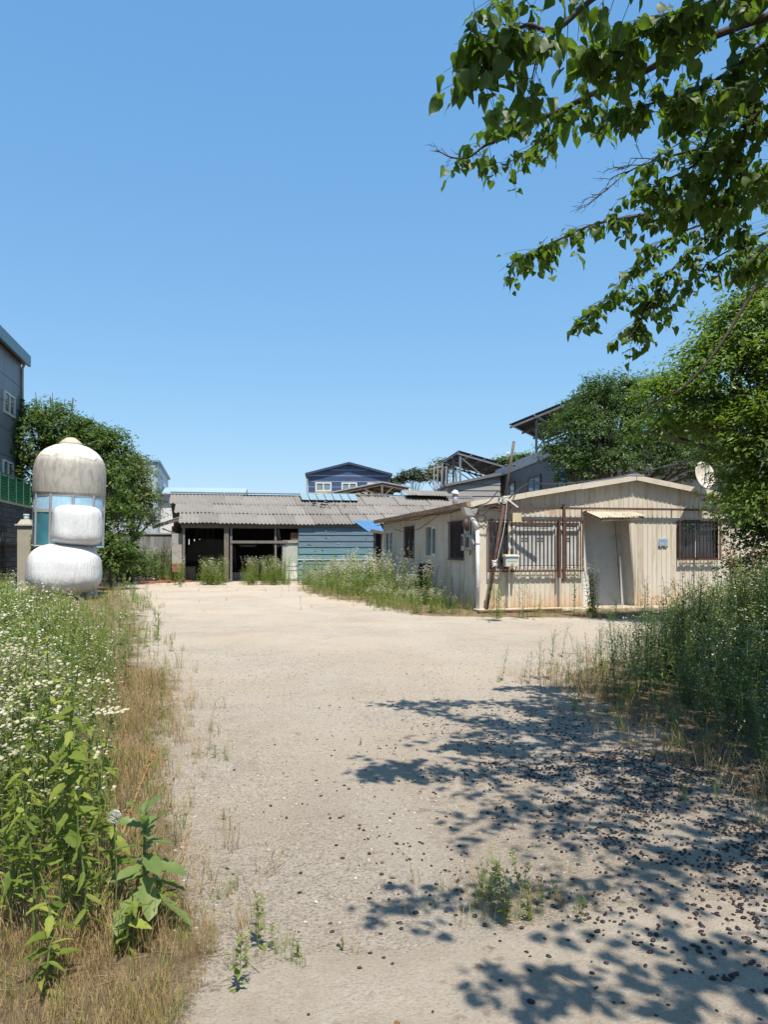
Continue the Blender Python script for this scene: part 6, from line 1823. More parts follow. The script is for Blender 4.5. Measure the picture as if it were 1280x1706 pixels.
mb = MB(); mb.tube([(0, 0, 0), (0.0, 0, a.z*.9), tuple((e-a)*.4+Vector((0, 0, a.z))), tuple((e-a)+Vector((0, 0, a.z)))], [.004, .005, .005, .002], 6); mb.build('stem', DRYSTEM, ds)
tb = TB()
for k in range(90):
    f = .05+.85*k/90; c = (e-a)*f+Vector((0, 0, a.z)); tb.leaf(c, Vector((rg2.uniform(-1, 1), rg2.uniform(-1, 1), rg2.uniform(-.6, 1))), Vector((rg2.uniform(-1, 1), rg2.uniform(-1, 1), rg2.uniform(-1, 1))), .018, .010, DS_, .1, .3, 2)
V, F, M = tb.arrays(); link('seed_husks', fast_mesh('seed_husks', V, F, M, VM, np.random.RandomState(1).rand(len(F))), ds)['kind'] = 'stuff'

# weed clump on the broken concrete edge
def sprout(px, py, h, nl, seed, label, me=None, dark=False):
    g = gnd(px, py); rg = random.Random(seed)
    t = thing('sprout', label, 'plant', (g.x, g.y, float(lift(np.array(g.x), np.array(g.y)))-.004))
    mb = MB(); mb.tube([(0, 0, 0), (.004, 0, h*.5), (.0, .004, h)], [.003, .0025, .0015], 5); mb.build('stem', STEM, t)
    for k in range(nl):
        f = .1+.9*k/nl; put_leaf(BLF[k % 4], t, (0, 0, h*f), k*2.4+rg.random(), rg.uniform(.2, 1.0), h*rg.uniform(3.2, 5.0)*(1-.3*f), 0)
for q in (((803, 1500), .09, 8, 'upright broad-leaved sprout at the concrete crack, left of its clump'), ((880, 1540), .10, 8, 'bright green sprout at the right end of the crack clump'), ((840, 1548), .09, 6, 'small bright sprout at the front of the crack clump'), ((828, 1470), .09, 8, 'dark shaded sprout at the back of the crack clump'), ((495, 1600), .06, 9, 'tiny green weed tuft on the concrete edge at lower centre'), ((570, 1588), .05, 9, 'small round green weed on the concrete edge right of the lower centre tuft'), ((357, 1260), .10, 6, 'lone green sprig on open gravel left of centre'), ((601, 1240), .06, 7, 'tiny green sprig on open gravel at centre'), ((372, 1365), .07, 6, 'small ground weed on gravel near the straw strip')):
    sprout(q[0][0], q[0][1], q[1], q[2], 500+q[0][0], q[3])
def crk(x, y):
    px = CX+FPX*x/y; py = HY+FPX*CAM_H/y
    return np.exp(-((px-850)/95)**2-((py-1515)/32)**2)+.5*np.exp(-((px-480)/70)**2-((py-1595)/14)**2)+.3*np.exp(-((px-380)/70)**2-((py-1560)/60)**2)
p = scatter(5200, -1, 2.0, 2.4, 4.2, lambda x, y: np.clip(crk(x, y), 0, 1)*.5, 37)
stuff('crack_grass', 'short dry grass growing from the broken concrete edge', TD+TG+LOW, p, .14, .42, 38, [.1]*5+[.08]*4+[.06]*3, cat='grass')
# litter: straw bits and dead leaves
def litter():
    rg = random.Random(6); t = TB()
    pts = scatter(9000, -3, 2.6, 2.1, 8, lambda x, y: np.clip(np.where(dL(x, y) > .25, 1.0, np.where(dL(x, y) > -.1, .22, .012))+.5*np.clip(dR(x, y)+.3, 0, 1), 0, 1)*np.clip(4.5/y, .2, 1), 39)
    for (x, y) in pts:
        z = float(lift(np.array(x), np.array(y)))+.004; az = rg.uniform(0, 6.3); d = Vector((math.cos(az), math.sin(az), rg.uniform(-.02, .06)))
        if rg.random() < .6:
            L = rg.uniform(.03, .14); s = Vector((-math.sin(az), math.cos(az), 0))*rg.uniform(.0008, .002); a = Vector((x, y, z))
            k0 = t.add([a-s, a+s, a+d*L+s, a+d*L-s]); t.tri(k0, k0+1, k0+2, W_S); t.tri(k0, k0+2, k0+3, W_S)
        else:
            t.leaf((x, y, z), d, (-math.sin(az), math.cos(az), rg.uniform(-.3, .3)), rg.uniform(.012, .04), rg.uniform(.008, .02), BL_, .05, .4, 3)
    V, F, M = t.arrays(); tag(link('plant_litter', fast_mesh('plant_litter', V, F, M, VM, np.random.RandomState(2).rand(len(F)))), 'dead leaves and straw bits littering the ground edges', 'litter', kind='stuff')
litter()

# single weeds by the house front
rg = random.Random(21)
def house_weed(px, py, top, variants, seed, label, wmul=1.0):
    g = gnd(px, py); h = at(px, top, g.y).z
    t = thing('flowering_weed', label, 'plant', (g.x, g.y, 0), random.Random(seed).uniform(0, 6))
    for k in range(int(3*wmul)):
        V, F, M = variants[(seed+k) % len(variants)]; me = fast_mesh('stalk', V, F, M, VM, np.random.RandomState(seed+k).rand(len(F)))
        o = link('stalk', me, t); q = random.Random(seed*7+k); s_ = h*q.uniform(.75, 1.0) if k else h; o.scale = (s_, s_, s_); o.location = (q.uniform(-.09, .09)*(k > 0), q.uniform(-.1, .1)*(k > 0), 0); o.rotation_euler = (0, 0, q.uniform(0, 6.3))
house_weed(988, 1028, 928, FBF, 1, 'tall clump of white fleabane standing in front of the grey door', 4)
house_weed(828, 1034, 968, LFG, 2, 'bushy green weed at the foot of the barred window', 3)
house_weed(872, 1030, 965, LF, 3, 'thin dark weed stalk before the wall under the mailbox')
house_weed(891, 1028, 975, FBF, 4, 'slim flowering weed right of the thin dark stalk')
house_weed(957, 1026, 942, LF, 5, 'thin tall weed left of the door jamb', .7)
house_weed(1021, 1030, 985, FBF, 6, 'low branching weed before the door sill')
house_weed(1075, 1032, 958, LFG, 7, 'weed with a bent dry tip right of the door')
house_weed(757, 1012, 945, FBF, 8, 'sparse white-flowered weed against the side wall near the downpipe')
house_weed(738, 1010, 958, FBF, 9, 'white-flowered weed left of the sparse one on the side wall')
house_weed(780, 1016, 972, LFG, 10, 'low green weed at the foot of the downpipe')
house_weed(300, 978, 945, LFG, 11, 'dark green weed at the left corner post of the shed', 2)
house_weed(950, 1165, 1085, LF, 12, 'lone upright weed at the left tip of the right bank')
# dry dock in the right bank
g = gnd(1248, 1120); dk = thing('dry_dock', 'pinkish-brown dried dock plant above the right bank', 'plant', (g.x, g.y, 0))
for k in range(6):
    q = random.Random(k+60); h = at(1248, 885, g.y).z*q.uniform(.8, 1.0); e = Vector((q.uniform(-.32, .32), q.uniform(-.25, .25), h))
    mb = MB(); mb.tube([(0, 0, 0), tuple(e*.5+Vector((0, 0, .05))), tuple(e)], [.006, .005, .002], 5); mb.build('stem', DRYSTEM, dk)
    tb = TB()
    for j in range(110):
        f = .55+.45*q.random(); c = e*f+Vector((q.gauss(0, .045), q.gauss(0, .045), q.gauss(0, .03))); tb.leaf(c, Vector((q.uniform(-1, 1), q.uniform(-1, 1), q.uniform(-.5, 1))), Vector((q.uniform(-1, 1), q.uniform(-1, 1), q.uniform(-1, 1))), .035, .02, BL_, .1, .3, 2)
    V, F, M = tb.arrays(); link('seed_husks', fast_mesh('seed_husks', V, F, M, VM, np.random.RandomState(k).rand(len(F))), dk)['kind'] = 'stuff'

# ------------------------------------------------------------------ trees
MBARK = paint('mulberry_bark', (.06, .047, .038), .3, 9, .9, bmp=.008, fine=40)
BARK = paint('bark', (.13, .105, .085), .3, 9, .9, bmp=.01, fine=30)
def leaf_cloud(lobes, n, size, seed, up=.55, cl=22, spread=.16, asp=.5):
    """leaf faces gathered in sprays inside a set of ellipsoids"""
    rg = np.random.RandomState(seed); lobes = np.array(lobes, float)
    vol = lobes[:, 3]*lobes[:, 4]*lobes[:, 5]; pr = vol**.8/np.sum(vol**.8)
    nc = n//cl; li = rg.choice(len(lobes), nc, p=pr)
    d = rg.normal(size=(nc, 3)); d /= np.linalg.norm(d, axis=1)[:, None]
    d[:, 2] = np.where(d[:, 2] < -.45, -d[:, 2], d[:, 2])
    r = rg.uniform(.30, 1.0, nc)**.45*(1+rg.normal(0, .07, nc))
    C = lobes[li, :3]+d*r[:, None]*lobes[li, 3:6]
    out = d*lobes[li, 3:6]; out /= np.linalg.norm(out, axis=1)[:, None]
    # each spray: a short twig along "out" tilted to horizontal with leaves on both sides
    tw = out*np.array([1, 1, .35])+rg.normal(0, .35, (nc, 3)); tw[:, 2] -= .1; tw /= np.linalg.norm(tw, axis=1)[:, None]
    f = rg.uniform(-1, 1, (nc, cl, 1)); scale = spread*rg.uniform(.7, 1.3, (nc, 1, 1))
    Pp = C[:, None, :]+tw[:, None, :]*f*scale*2.2+rg.normal(0, 1, (nc, cl, 3))*scale*np.array([.55, .55, .38])
    Pp = Pp.reshape(-1, 3); m = len(Pp)
    nn = rg.normal(0, .55, (m, 3)); nn[:, 2] += up*2; nn += np.repeat(out, cl, 0)*.55; nn /= np.linalg.norm(nn, axis=1)[:, None]
    dd = np.repeat(tw, cl, 0)+rg.normal(0, .7, (m, 3)); dd[:, 2] -= .35
    dd -= nn*np.sum(dd*nn, 1)[:, None]; dd /= np.linalg.norm(dd, axis=1)[:, None]
    ss = np.cross(nn, dd); L = size*rg.uniform(.6, 1.25, (m, 1))
    V = np.empty((m, 4, 3)); V[:, 0] = Pp-dd*L*.5; V[:, 1] = Pp+ss*L*asp*.5+nn*L*.10; V[:, 2] = Pp+dd*L*.5-np.array([0, 0, 1])*L*.12; V[:, 3] = Pp-ss*L*asp*.5+nn*L*.10
    k = np.arange(m)*4
    F = np.stack([np.stack([k, k+1, k+2], 1), np.stack([k, k+2, k+3], 1)], 1).reshape(-1, 3)
    T = np.repeat((np.repeat(rg.rand(nc), cl)*.6+rg.rand(m)*.4) % 1, 2)
    return V.reshape(-1, 3), F, T, C
def tree(name, label, base, lobes, n, size, mat, seed, trunk_r=.12, fork=.35, group=None, cl=22, spread=.16, asp=.5, limbs=26):
    base = Vector(base); t = thing(name, label, 'tree', tuple(base), 0, group)
    lb = [(x-base.x, y-base.y, z-base.z, a, b, c) for x, y, z, a, b, c in lobes]
    V, F, T, C = leaf_cloud(lb, n, size, seed, cl=cl, spread=spread, asp=asp)
    link('crown', fast_mesh('crown', V, F, None, [mat], T), t)
    rg = random.Random(seed); top = sum((Vector(l[:3]) for l in lb), Vector())/len(lb)
    fk = Vector((top.x*.4, top.y*.4, max(l[2] for l in lb)*fork))
    mb = MB(); mb.tube([(0, 0, -.1), tuple(fk*.5+Vector((rg.uniform(-.08, .08), 0, 0))), tuple(fk)], [trunk_r*1.2, trunk_r, trunk_r*.85], 9); mb.build('trunk', BARK, t, smooth=True)
    mb = MB()
    for l in lb:
        e = Vector(l[:3]); mid = fk.lerp(e, .5)+Vector((rg.uniform(-.15, .15), rg.uniform(-.15, .15), rg.uniform(0, .25)))
        mb.tube(catmull([fk-Vector((0, 0, .05)), mid, e], 4), [trunk_r*.6*(1-.75*k/8) for k in range(9)], 6)
        for k in range(limbs//len(lb)):
            d = Vector((rg.gauss(0, 1), rg.gauss(0, 1), rg.gauss(.3, .8))).normalized(); q = e+Vector((d.x*l[3], d.y*l[4], d.z*l[5]))*.85
            a = mid.lerp(e, rg.random()); mb.tube([a, a.lerp(q, .5)+Vector((0, 0, .1)), q], [trunk_r*.22, trunk_r*.15, trunk_r*.05], 4, cap=False)
    mb.build('branches', BARK, t)
    return t
def lobe(px, py, Y, rx, rz, ry=None):
    p = at(px, py, Y); return (p.x, p.y, p.z, rx, ry or rx, rz)
TL1 = leafmat('tree_leaf_mid', (0.02752, 0.05332, 0.01204), (0.086, 0.129, 0.0258), (.16, .3, .04), .25)
TL2 = leafmat('tree_leaf_pale', (0.0516, 0.0774, 0.02408), (0.1376, 0.1677, 0.0559), (.2, .32, .06), .25)
TL3 = leafmat('tree_leaf_dark', (0.01892, 0.04472, 0.01204), (0.0559, 0.0989, 0.02408), (.13, .25, .03), .22)
TL4 = leafmat('tree_leaf_bright', (.036, .078, .013), (.118, .18, .028), (.3, .45, .04), .32)
PINE = leafmat('pine_needles', (0.0258, 0.0473, 0.0215), (0.0645, 0.086, 0.043), tmix=0)
DULL = leafmat('dull_leaf', (0.086, 0.086, 0.043), (0.1462, 0.1376, 0.0774), tmix=.1)
# left row behind the kiosk
g = lambda px, Y: (at(px, 914, Y).x, Y, 0)
tree('shrub_tree', 'tall scruffy green tree beside the grey building corner', g(75, 30), [lobe(52, 745, 30, 1.3, 1.7), lobe(92, 730, 30.5, 1.4, 1.3), lobe(60, 830, 30, 1.4, 2.0), lobe(105, 800, 30, 1.5, 2.0), lobe(70, 702, 30.2, .7, .6), lobe(48, 690, 30.4, .6, .6)], 15000, .15, TL1, 1, group=None)
tree('shrub_tree', 'dense green tree directly behind the white kiosk dome', g(150, 31), [lobe(135, 742, 31, 1.2, 1.1), lobe(170, 765, 31, 1.3, 1.3), lobe(165, 830, 30.6, 1.5, 2.0), lobe(190, 870, 30.3, 1.2, 1.4), lobe(140, 715, 31.2, .45, .5), lobe(180, 733, 31.2, .6, .5)], 16000, .15, TL1, 2)
tree('shrub_tree', 'paler drooping tree in front of the pale blue building', g(215, 33), [lobe(205, 790, 33, 1.1, 1.1), lobe(228, 815, 33, 1.0, 1.3), lobe(215, 850, 32.6, 1.3, 1.3), lobe(240, 845, 33.2, .7, .9), lobe(222, 775, 33, .6, .5), lobe(252, 870, 33.4, .35, .4)], 11000, .13, TL2, 3)
tree('bush', 'leafy green bush low on the right of the white bales', g(185, 27.5), [lobe(186, 815, 28.5, .45, .8), lobe(190, 865, 28, .5, .7), lobe(180, 930, 27, .7, .8), lobe(205, 935, 27.5, .6, .6)], 4200, .15, TL1, 4, trunk_r=.05)
tree('bush', 'dark rounded bush at the foot of the left trees', g(205, 31), [lobe(195, 935, 31, 1.0, .9), lobe(222, 945, 31.5, .8, .6), lobe(165, 930, 30.5, .8, 1.1)], 5000, .12, TL1, 5, trunk_r=.05)
tw = thing('bare_tree', 'leafless grey twigs standing up above the left trees', 'tree', g(95, 32)); rg = random.Random(31)
mb = MB(); x0 = g(95, 32)[0]
mb.tube([(0, 0, 0), (0.1, 0, 3), (0, 0, 5)], [.1, .08, .05], 6); mb.build('trunk', BARK, tw)
mb = MB()
for k in range(24):
    px = rg.uniform(60, 140); top = rg.uniform(648, 705) if px < 132 else rg.uniform(690, 720); e = at(px, top, 32)-Vector((x0, 32, 0)); e.y = rg.uniform(-.6, .6)
    a = Vector((e.x*.45, e.y*.4, 4.6+rg.uniform(-.6, .5)))
    if k % 3 == 0: mb.tube([(0, 0, 4.2), tuple(a)], [.06, .04], 4)
    mid = a.lerp(e, .5)+Vector((rg.uniform(-.12, .12), 0, 0)); mb.tube([tuple(a), tuple(mid), tuple(e)], [.04, .03, .014], 4)
    for q in range(3):
        f = rg.uniform(.3, .9); c = a.lerp(e, f); mb.tube([tuple(c), tuple(c+Vector((rg.uniform(-.3, .3), rg.uniform(-.2, .2), rg.uniform(.25, .6))))], [.02, .009], 3)
tw_o = mb.build('twigs', paint('grey_twig', (.16, .135, .12), .2, 6, .9), tw); tw_o['kind'] = 'stuff'
# vine on the gate pillar
vn = thing('ivy_vine', 'green vine climbing between the gate pillar and the kiosk', 'vine', g(56, 24.1))
V, F, T, C = leaf_cloud([(0, 0, .5, .14, .12, .5), (.06, 0, 1.3, .10, .1, .6), (.1, 0, 2.0, .07, .08, .3)], 520, .11, 9, cl=8, spread=.06, asp=.8)
link('leaves', fast_mesh('leaves', V, F, None, [TL1], T), vn)
mb = MB(); mb.tube([(0, 0, 0), (.03, 0, .8), (.1, 0, 2.2)], .012, 5); mb.build('stem', BARK, vn)
# round tree behind the house
tree('round_tree', 'dense rounded dark green tree behind the house roof', g(1005, 35), [lobe(1010, 690, 35, 1.9, 1.8), lobe(955, 735, 34.5, 1.5, 1.4), lobe(1060, 725, 34.5, 1.7, 1.7), lobe(990, 745, 33.8, 1.7, 1.4), lobe(1040, 665, 35, 1.2, 1.1), lobe(975, 690, 35, 1.1, .9), lobe(1080, 660, 35.4, 1.0, .9), lobe(930, 760, 34.5, .8, .7), lobe(1000, 645, 35.2, .7, .5), lobe(1010, 785, 33.6, 2.0, 1.0), lobe(1090, 760, 34, 1.8, 1.3), lobe(960, 785, 33.8, 1.2, .8), lobe(1140, 740, 34.5, 1.6, 1.6), lobe(1150, 780, 33.5, 1.6, 1.0), lobe(1205, 775, 33.5, 1.5, 1.2)], 46000, .15, TL3, 11, trunk_r=.22, cl=24, spread=.17, asp=.42, limbs=60)
# pines and dull trees in the distance
tree('pine_tree', 'small pine silhouette right of the navy building', g(685, 78), [lobe(665, 803, 78, 1.0, .45), lobe(684, 795, 78, 1.2, .55), lobe(700, 800, 78, .9, .5), lobe(690, 788, 78, .7, .3)], 3600, .3, PINE, 12, cl=18, spread=.22, asp=.3)
tree('dull_tree', 'brownish bare-looking tree left of the lower solar frame', g(728, 80), [lobe(722, 795, 80, 1.0, 1.0), lobe(735, 785, 80, 1.2, 1.1), lobe(742, 775, 80, .8, .6)], 2600, .28, DULL, 13, cl=10, spread=.25)
for i, (px, py) in enumerate(((845, 768), (872, 764), (828, 775))):
    tree('far_tree', ('far green treetop between the two solar canopies, nearest the pole', 'far green treetop under the high solar canopy', 'far green treetop just right of the lower solar frame')[i], g(px, 95), [lobe(px, py+8, 95, 1.5, 1.2), lobe(px+9, py+4, 95, 1.2, .8), lobe(px-8, py+10, 95, 1.1, .8)], 2200, .34, TL1, 14+i, cl=14, spread=.3)
# right tree with bright sprays in front of the house's right end
tree('bright_tree', 'leafy bright green tree overhanging the right end of the house', (8.1, 14.2, 0),
     [lobe(1225, 640, 14.2, 1.3, 1.0), lobe(1150, 690, 14.4, .9, .75), lobe(1270, 560, 14, 1.1, .8), lobe(1190, 712, 14.5, 1.1, .5), lobe(1290, 740, 13.6, 1.2, 1.0), lobe(1110, 660, 14.6, .6, .4), lobe(1095, 720, 14.8, .5, .4), lobe(1300, 480, 14.2, .8, .8), lobe(1268, 820, 14, .85, .55), lobe(1290, 850, 13.5, 1.0, .6), lobe(1200, 600, 14.4, .7, .45), lobe(1350, 650, 14.5, 1.5, 1.6), lobe(1330, 800, 14, 1.2, 1.2), lobe(1230, 540, 14.3, .5, .35), lobe(1265, 460, 14.3, .6, .45)],
     50000, .105, TL4, 21, trunk_r=.16, cl=20, spread=.14, asp=.45, limbs=70)
tree('dark_bush', 'dark shaded bush under the bright tree at the right edge', (8.6, 15.2, 0), [lobe(1275, 870, 15, .8, .7), lobe(1300, 930, 14.5, .9, .9)], 5000, .10, TL3, 22, trunk_r=.07)

# ------------------------------------------------------------------ the mulberry overhead
MLEAF = leafmat('mulberry_leaf', (0.0172, 0.043, 0.0086), (0.0645, 0.1075, 0.01892), (.22, .38, .03), .30, rough=.5, spec=.3)
def mul_leaf(seed):
    """heart-shaped blade with toothed rim along +y, folded and drooping"""
    rg = random.Random(seed)
    half = [(.0, -.06), (.16, -.12), (.33, -.06), (.42, .10), (.43, .28), (.36, .47), (.25, .66), (.12, .83), (0, 1.0)]
    V = [(0, .0, 0), (0, .33, 0), (0, .66, 0), (0, 1.0, 0)]; F = []
    fo_, dr_, tw_ = rg.uniform(.05, .55), rg.uniform(.05, .5), rg.uniform(-.5, .5)
    def zz(x, y): return fo_*abs(x)-dr_*y*y+tw_*x*y+.05*math.sin(y*9+x*7+seed)
    for sgn in (1, -1):
        k0 = len(V)
        for (x, y) in half[1:-1]:
            j = 1+rg.uniform(-.05, .05); V.append((sgn*x*j, y*j, 0))
        r = list(range(k0, k0+len(half)-2))
        seq = [(0, r[0], r[1]), (0, r[1], r[2]), (0, r[2], 1), (1, r[2], r[3]), (1, r[3], r[4]), (1, r[4], 2), (2, r[4], r[5]), (2, r[5], r[6]), (2, r[6], 3)]
        for a, b, c in seq: F.append((a, b, c) if sgn > 0 else (a, c, b))
    V = [(x, y, zz(x, y)) for x, y, z in V]
    return np.array(V, np.float32), np.array(F, np.int32)
ML = [mul_leaf(i) for i in range(9)]
mul = thing('mulberry_tree', 'mulberry tree reaching over from the right with hanging heart-shaped leaves', 'tree', (4.6, 4.6, 0))
MO = Vector((4.6, 4.6, 0))
limbs = {   # paths as (px, py, depth) in the air over the yard; dens = leaves kept
 'A': ([(1420, -10, 4.2), (1280, 27, 4.2), (1150, 77, 4.3), (1076, 118, 4.4), (990, 155, 4.6), (917, 192, 4.9), (872, 200, 5.1), (849, 226, 5.2), (808, 243, 5.3), (781, 262, 5.3), (752, 262, 5.35), (727, 249, 5.4)], .024, 1.0, .80),
 'A2': ([(990, 155, 4.6), (930, 215, 5.0), (880, 250, 5.3), (850, 270, 5.4)], .008, 1.0, 1.0),
 'A3': ([(917, 192, 4.9), (870, 185, 5.2), (830, 205, 5.3)], .006, 1.0, 1.0),
 'B': ([(1300, -160, 3.2), (1120, -70, 3.2), (1000, -10, 3.25), (926, 50, 3.3), (881, 41, 3.3), (845, 60, 3.35), (800, 70, 3.4), (790, 95, 3.45)], .016, 1.38, 1.0),
 'B2': ([(926, 50, 3.3), (895, 100, 3.4), (885, 150, 3.5)], .008, 1.1, 1.0),
 'B3': ([(845, 60, 3.35), (810, 110, 3.4), (795, 150, 3.4)], .006, 1.1, 1.0),
 'B4': ([(1000, -10, 3.25), (900, -40, 3.3), (830, 0, 3.35)], .008, 1.0, 1.0),
 'F': ([(1420, 20, 4.8), (1280, 80, 4.9), (1230, 138, 5.0), (1190, 205, 5.1), (1162, 270, 5.2), (1110, 300, 5.3), (1085, 315, 5.3)], .020, 1.82, 1.0),
 'F2': ([(1190, 205, 5.1), (1130, 240, 5.3), (1100, 260, 5.3)], .008, 1.56, 1.0),
 'C': ([(1420, 190, 5.4), (1280, 222, 5.4), (1198, 240, 5.4), (1108, 263, 5.4), (1050, 285, 5.45), (1010, 318, 5.45)], .016, .25, .45),
 'D': ([(1450, 208, 5.6), (1280, 278, 5.6), (1198, 336, 5.6), (1085, 356, 5.6), (990, 374, 5.6), (917, 406, 5.6), (866, 430, 5.6)], .020, 1.76, 1.0),
 'D2': ([(1198, 343, 5.6), (1130, 325, 5.7), (1075, 335, 5.7)], .008, 1.2, 1.0),
 'E': ([(1450, 224, 6.0), (1280, 304, 6.0), (1221, 362, 6.1), (1130, 439, 6.2), (1090, 499, 6.3), (1052, 554, 6.3)], .020, 1.96, 1.0),
 'E2': ([(1221, 358, 6.1), (1130, 390, 6.2), (1071, 435, 6.3), (1017, 495, 6.4), (968, 530, 6.4)], .010, 1.82, 1.0),
 'E3': ([(1280, 386, 6.0), (1200, 426, 6.2), (1150, 466, 6.3)], .010, 1.8, 1.0),
 'T1': ([(1500, -120, 3.9), (1300, -40, 3.9), (1180, 10, 3.8), (1080, 40, 3.8), (1000, 90, 3.9)], .022, 2.72, 1.0),
 'T2': ([(1450, 20, 4.3), (1300, 60, 4.3), (1200, 130, 4.4), (1110, 165, 4.5), (1020, 190, 4.7)], .018, 2.56, 1.0),
 'T3': ([(1450, 90, 4.6), (1300, 160, 4.7), (1230, 230, 4.8), (1180, 300, 4.9)], .014, 2.21, 1.0),
 'T5': ([(1450, 180, 5.0), (1330, 250, 5.1), (1260, 290, 5.2), (1200, 330, 5.3), (1150, 345, 5.3)], .014, 1.9, 1.0),
 'T6': ([(1450, 60, 4.6), (1300, 110, 4.7), (1220, 170, 4.8), (1140, 190, 4.9)], .014, 1.9, 1.0),
 'T4': ([(1400, 330, 5.5), (1290, 400, 5.6), (1255, 440, 5.7)], .012, 1.5, 1.0),
}
over = {   # limbs above and behind the frame that throw the near shadows (world coordinates)
 'G1': ([(4.4, 4.2, 2.9), (3.2, 3.0, 3.3), (2.2, 2.2, 3.45), (1.2, 1.75, 3.4), (.5, 1.6, 3.3)], .022, 1.15, 1.0),
 'G2': ([(4.4, 4.0, 2.9), (3.4, 2.4, 3.3), (2.4, 1.4, 3.4), (1.5, 1.05, 3.35), (.75, 1.1, 3.25)], .020, 1.1, 1.0),
 'G3': ([(4.5, 4.2, 2.9), (3.6, 1.8, 3.4), (2.9, .9, 3.5), (2.3, .5, 3.4)], .020, .8, 1.0),
 'G4': ([(3.2, 3.0, 3.3), (2.6, 3.2, 3.6), (1.9, 2.9, 3.7)], .014, 1.0, 1.0),
 'G5': ([(4.4, 4.6, 3.0), (3.6, 3.9, 3.9), (2.7, 3.4, 4.3), (2.0, 3.3, 4.4)], .018, 1.0, 1.0),
 'G6': ([(4.5, 4.6, 3.0), (3.9, 5.0, 4.0), (3.2, 5.2, 4.6), (2.6, 5.0, 4.8)], .018, 1.0, 1.0),
 'G7': ([(4.5, 4.7, 3.0), (4.2, 6.0, 4.0), (3.6, 6.8, 4.5)], .018, 1.0, 1.0),
 'H1': ([(4.6, 4.4, 4.0), (3.6, 3.6, 4.6), (2.6, 3.3, 4.8), (1.6, 3.1, 4.8), (1.1, 2.9, 4.7)], .02, 2.3400000000000003, 1.0),
 'H2': ([(4.6, 4.2, 4.0), (3.6, 2.9, 4.6), (2.7, 2.5, 4.7), (1.8, 2.3, 4.7), (1.25, 2.2, 4.6)], .02, 2.3400000000000003, 1.0),
 'H3': ([(4.6, 4.2, 4.0), (3.5, 2.2, 4.5), (2.6, 1.8, 4.6), (2.0, 1.6, 4.6)], .02, 2.16, 1.0),
 'H4': ([(4.6, 4.6, 4.1), (3.8, 4.3, 5.2), (3.0, 4.1, 5.5), (2.2, 3.9, 5.5), (1.7, 3.7, 5.4)], .02, 2.3400000000000003, 1.0),
 'H5': ([(4.6, 4.8, 4.1), (4.0, 5.0, 4.6), (3.4, 5.1, 4.9), (2.9, 4.6, 5.0)], .02, 2.52, 1.0),
 'H6': ([(4.6, 4.8, 4.0), (4.6, 5.8, 4.3), (4.2, 6.6, 4.5), (3.8, 6.9, 4.5)], .02, 2.8800000000000003, 1.0),
 'H7': ([(4.6, 4.8, 3.8), (5.0, 6.4, 4.2), (5.0, 7.6, 4.3), (4.6, 8.3, 4.3)], .02, 2.8800000000000003, 1.0),
 'H8': ([(4.6, 4.6, 3.6), (3.8, 5.2, 3.8), (3.4, 5.6, 3.8)], .02, 2.8800000000000003, 1.0),
 'H9': ([(4.6, 4.4, 3.6), (3.9, 3.9, 3.7), (3.2, 4.2, 3.8), (2.9, 4.6, 3.8)], .02, 2.7, 1.0),
 'H10': ([(4.6, 4.0, 4.0), (3.6, 1.6, 4.4), (2.8, 1.0, 4.5), (2.1, .7, 4.5), (1.7, .6, 4.45)], .02, 2.4, 1.0),
 'H11': ([(4.6, 4.0, 3.9), (3.7, 1.0, 4.4), (3.0, .4, 4.5), (2.3, .2, 4.5), (1.9, .1, 4.45)], .02, 2.2, 1.0),
 'H12': ([(4.6, 4.6, 4.2), (3.6, 3.4, 5.0), (2.6, 2.8, 5.2), (1.7, 2.6, 5.2)], .02, 2.2, 1.0),
 'H13': ([(4.6, 4.6, 4.2), (3.8, 3.6, 5.2), (3.0, 3.6, 5.6), (2.0, 3.4, 5.7)], .02, 2.2, 1.0),
 'H14': ([(4.6, 4.4, 4.2), (3.8, 3.0, 4.9), (3.2, 2.4, 5.0), (2.6, 2.0, 5.0)], .02, 2.4, 1.0),
 'H15': ([(4.6, 4.8, 4.0), (4.4, 5.0, 4.7), (3.8, 4.4, 4.8), (3.3, 3.8, 4.8)], .02, 2.4, 1.0),
 'G8': ([(4.6, 4.6, 2.6), (4.0, 5.6, 2.9), (3.4, 6.2, 3.0)], .018, 1.0, 1.0),
}
allw = {}
for k_, (pp_, r_, dn_, cv_) in limbs.items(): allw[k_] = ([at(*q) for q in pp_], r_, dn_, cv_)
for k_, (pp_, r_, dn_, cv_) in over.items(): allw[k_] = ([Vector(q) for q in pp_], r_, dn_, cv_)
rg = random.Random(123); leaves = []
mbB, mbT = MB(), MB()
CRN = Vector((4.6, 4.6, 2.4))
mbTk = MB(); mbTk.tube([(0, 0, -.1), (.05, .02, .8), (-.02, 0, 1.6), (-.02, 0, 2.4), (.03, .05, 3.2), (.1, .1, 4.2)], [.24, .20, .18, .17, .11, .05], 12); mbTk.build('trunk', MBARK, mul, smooth=True)
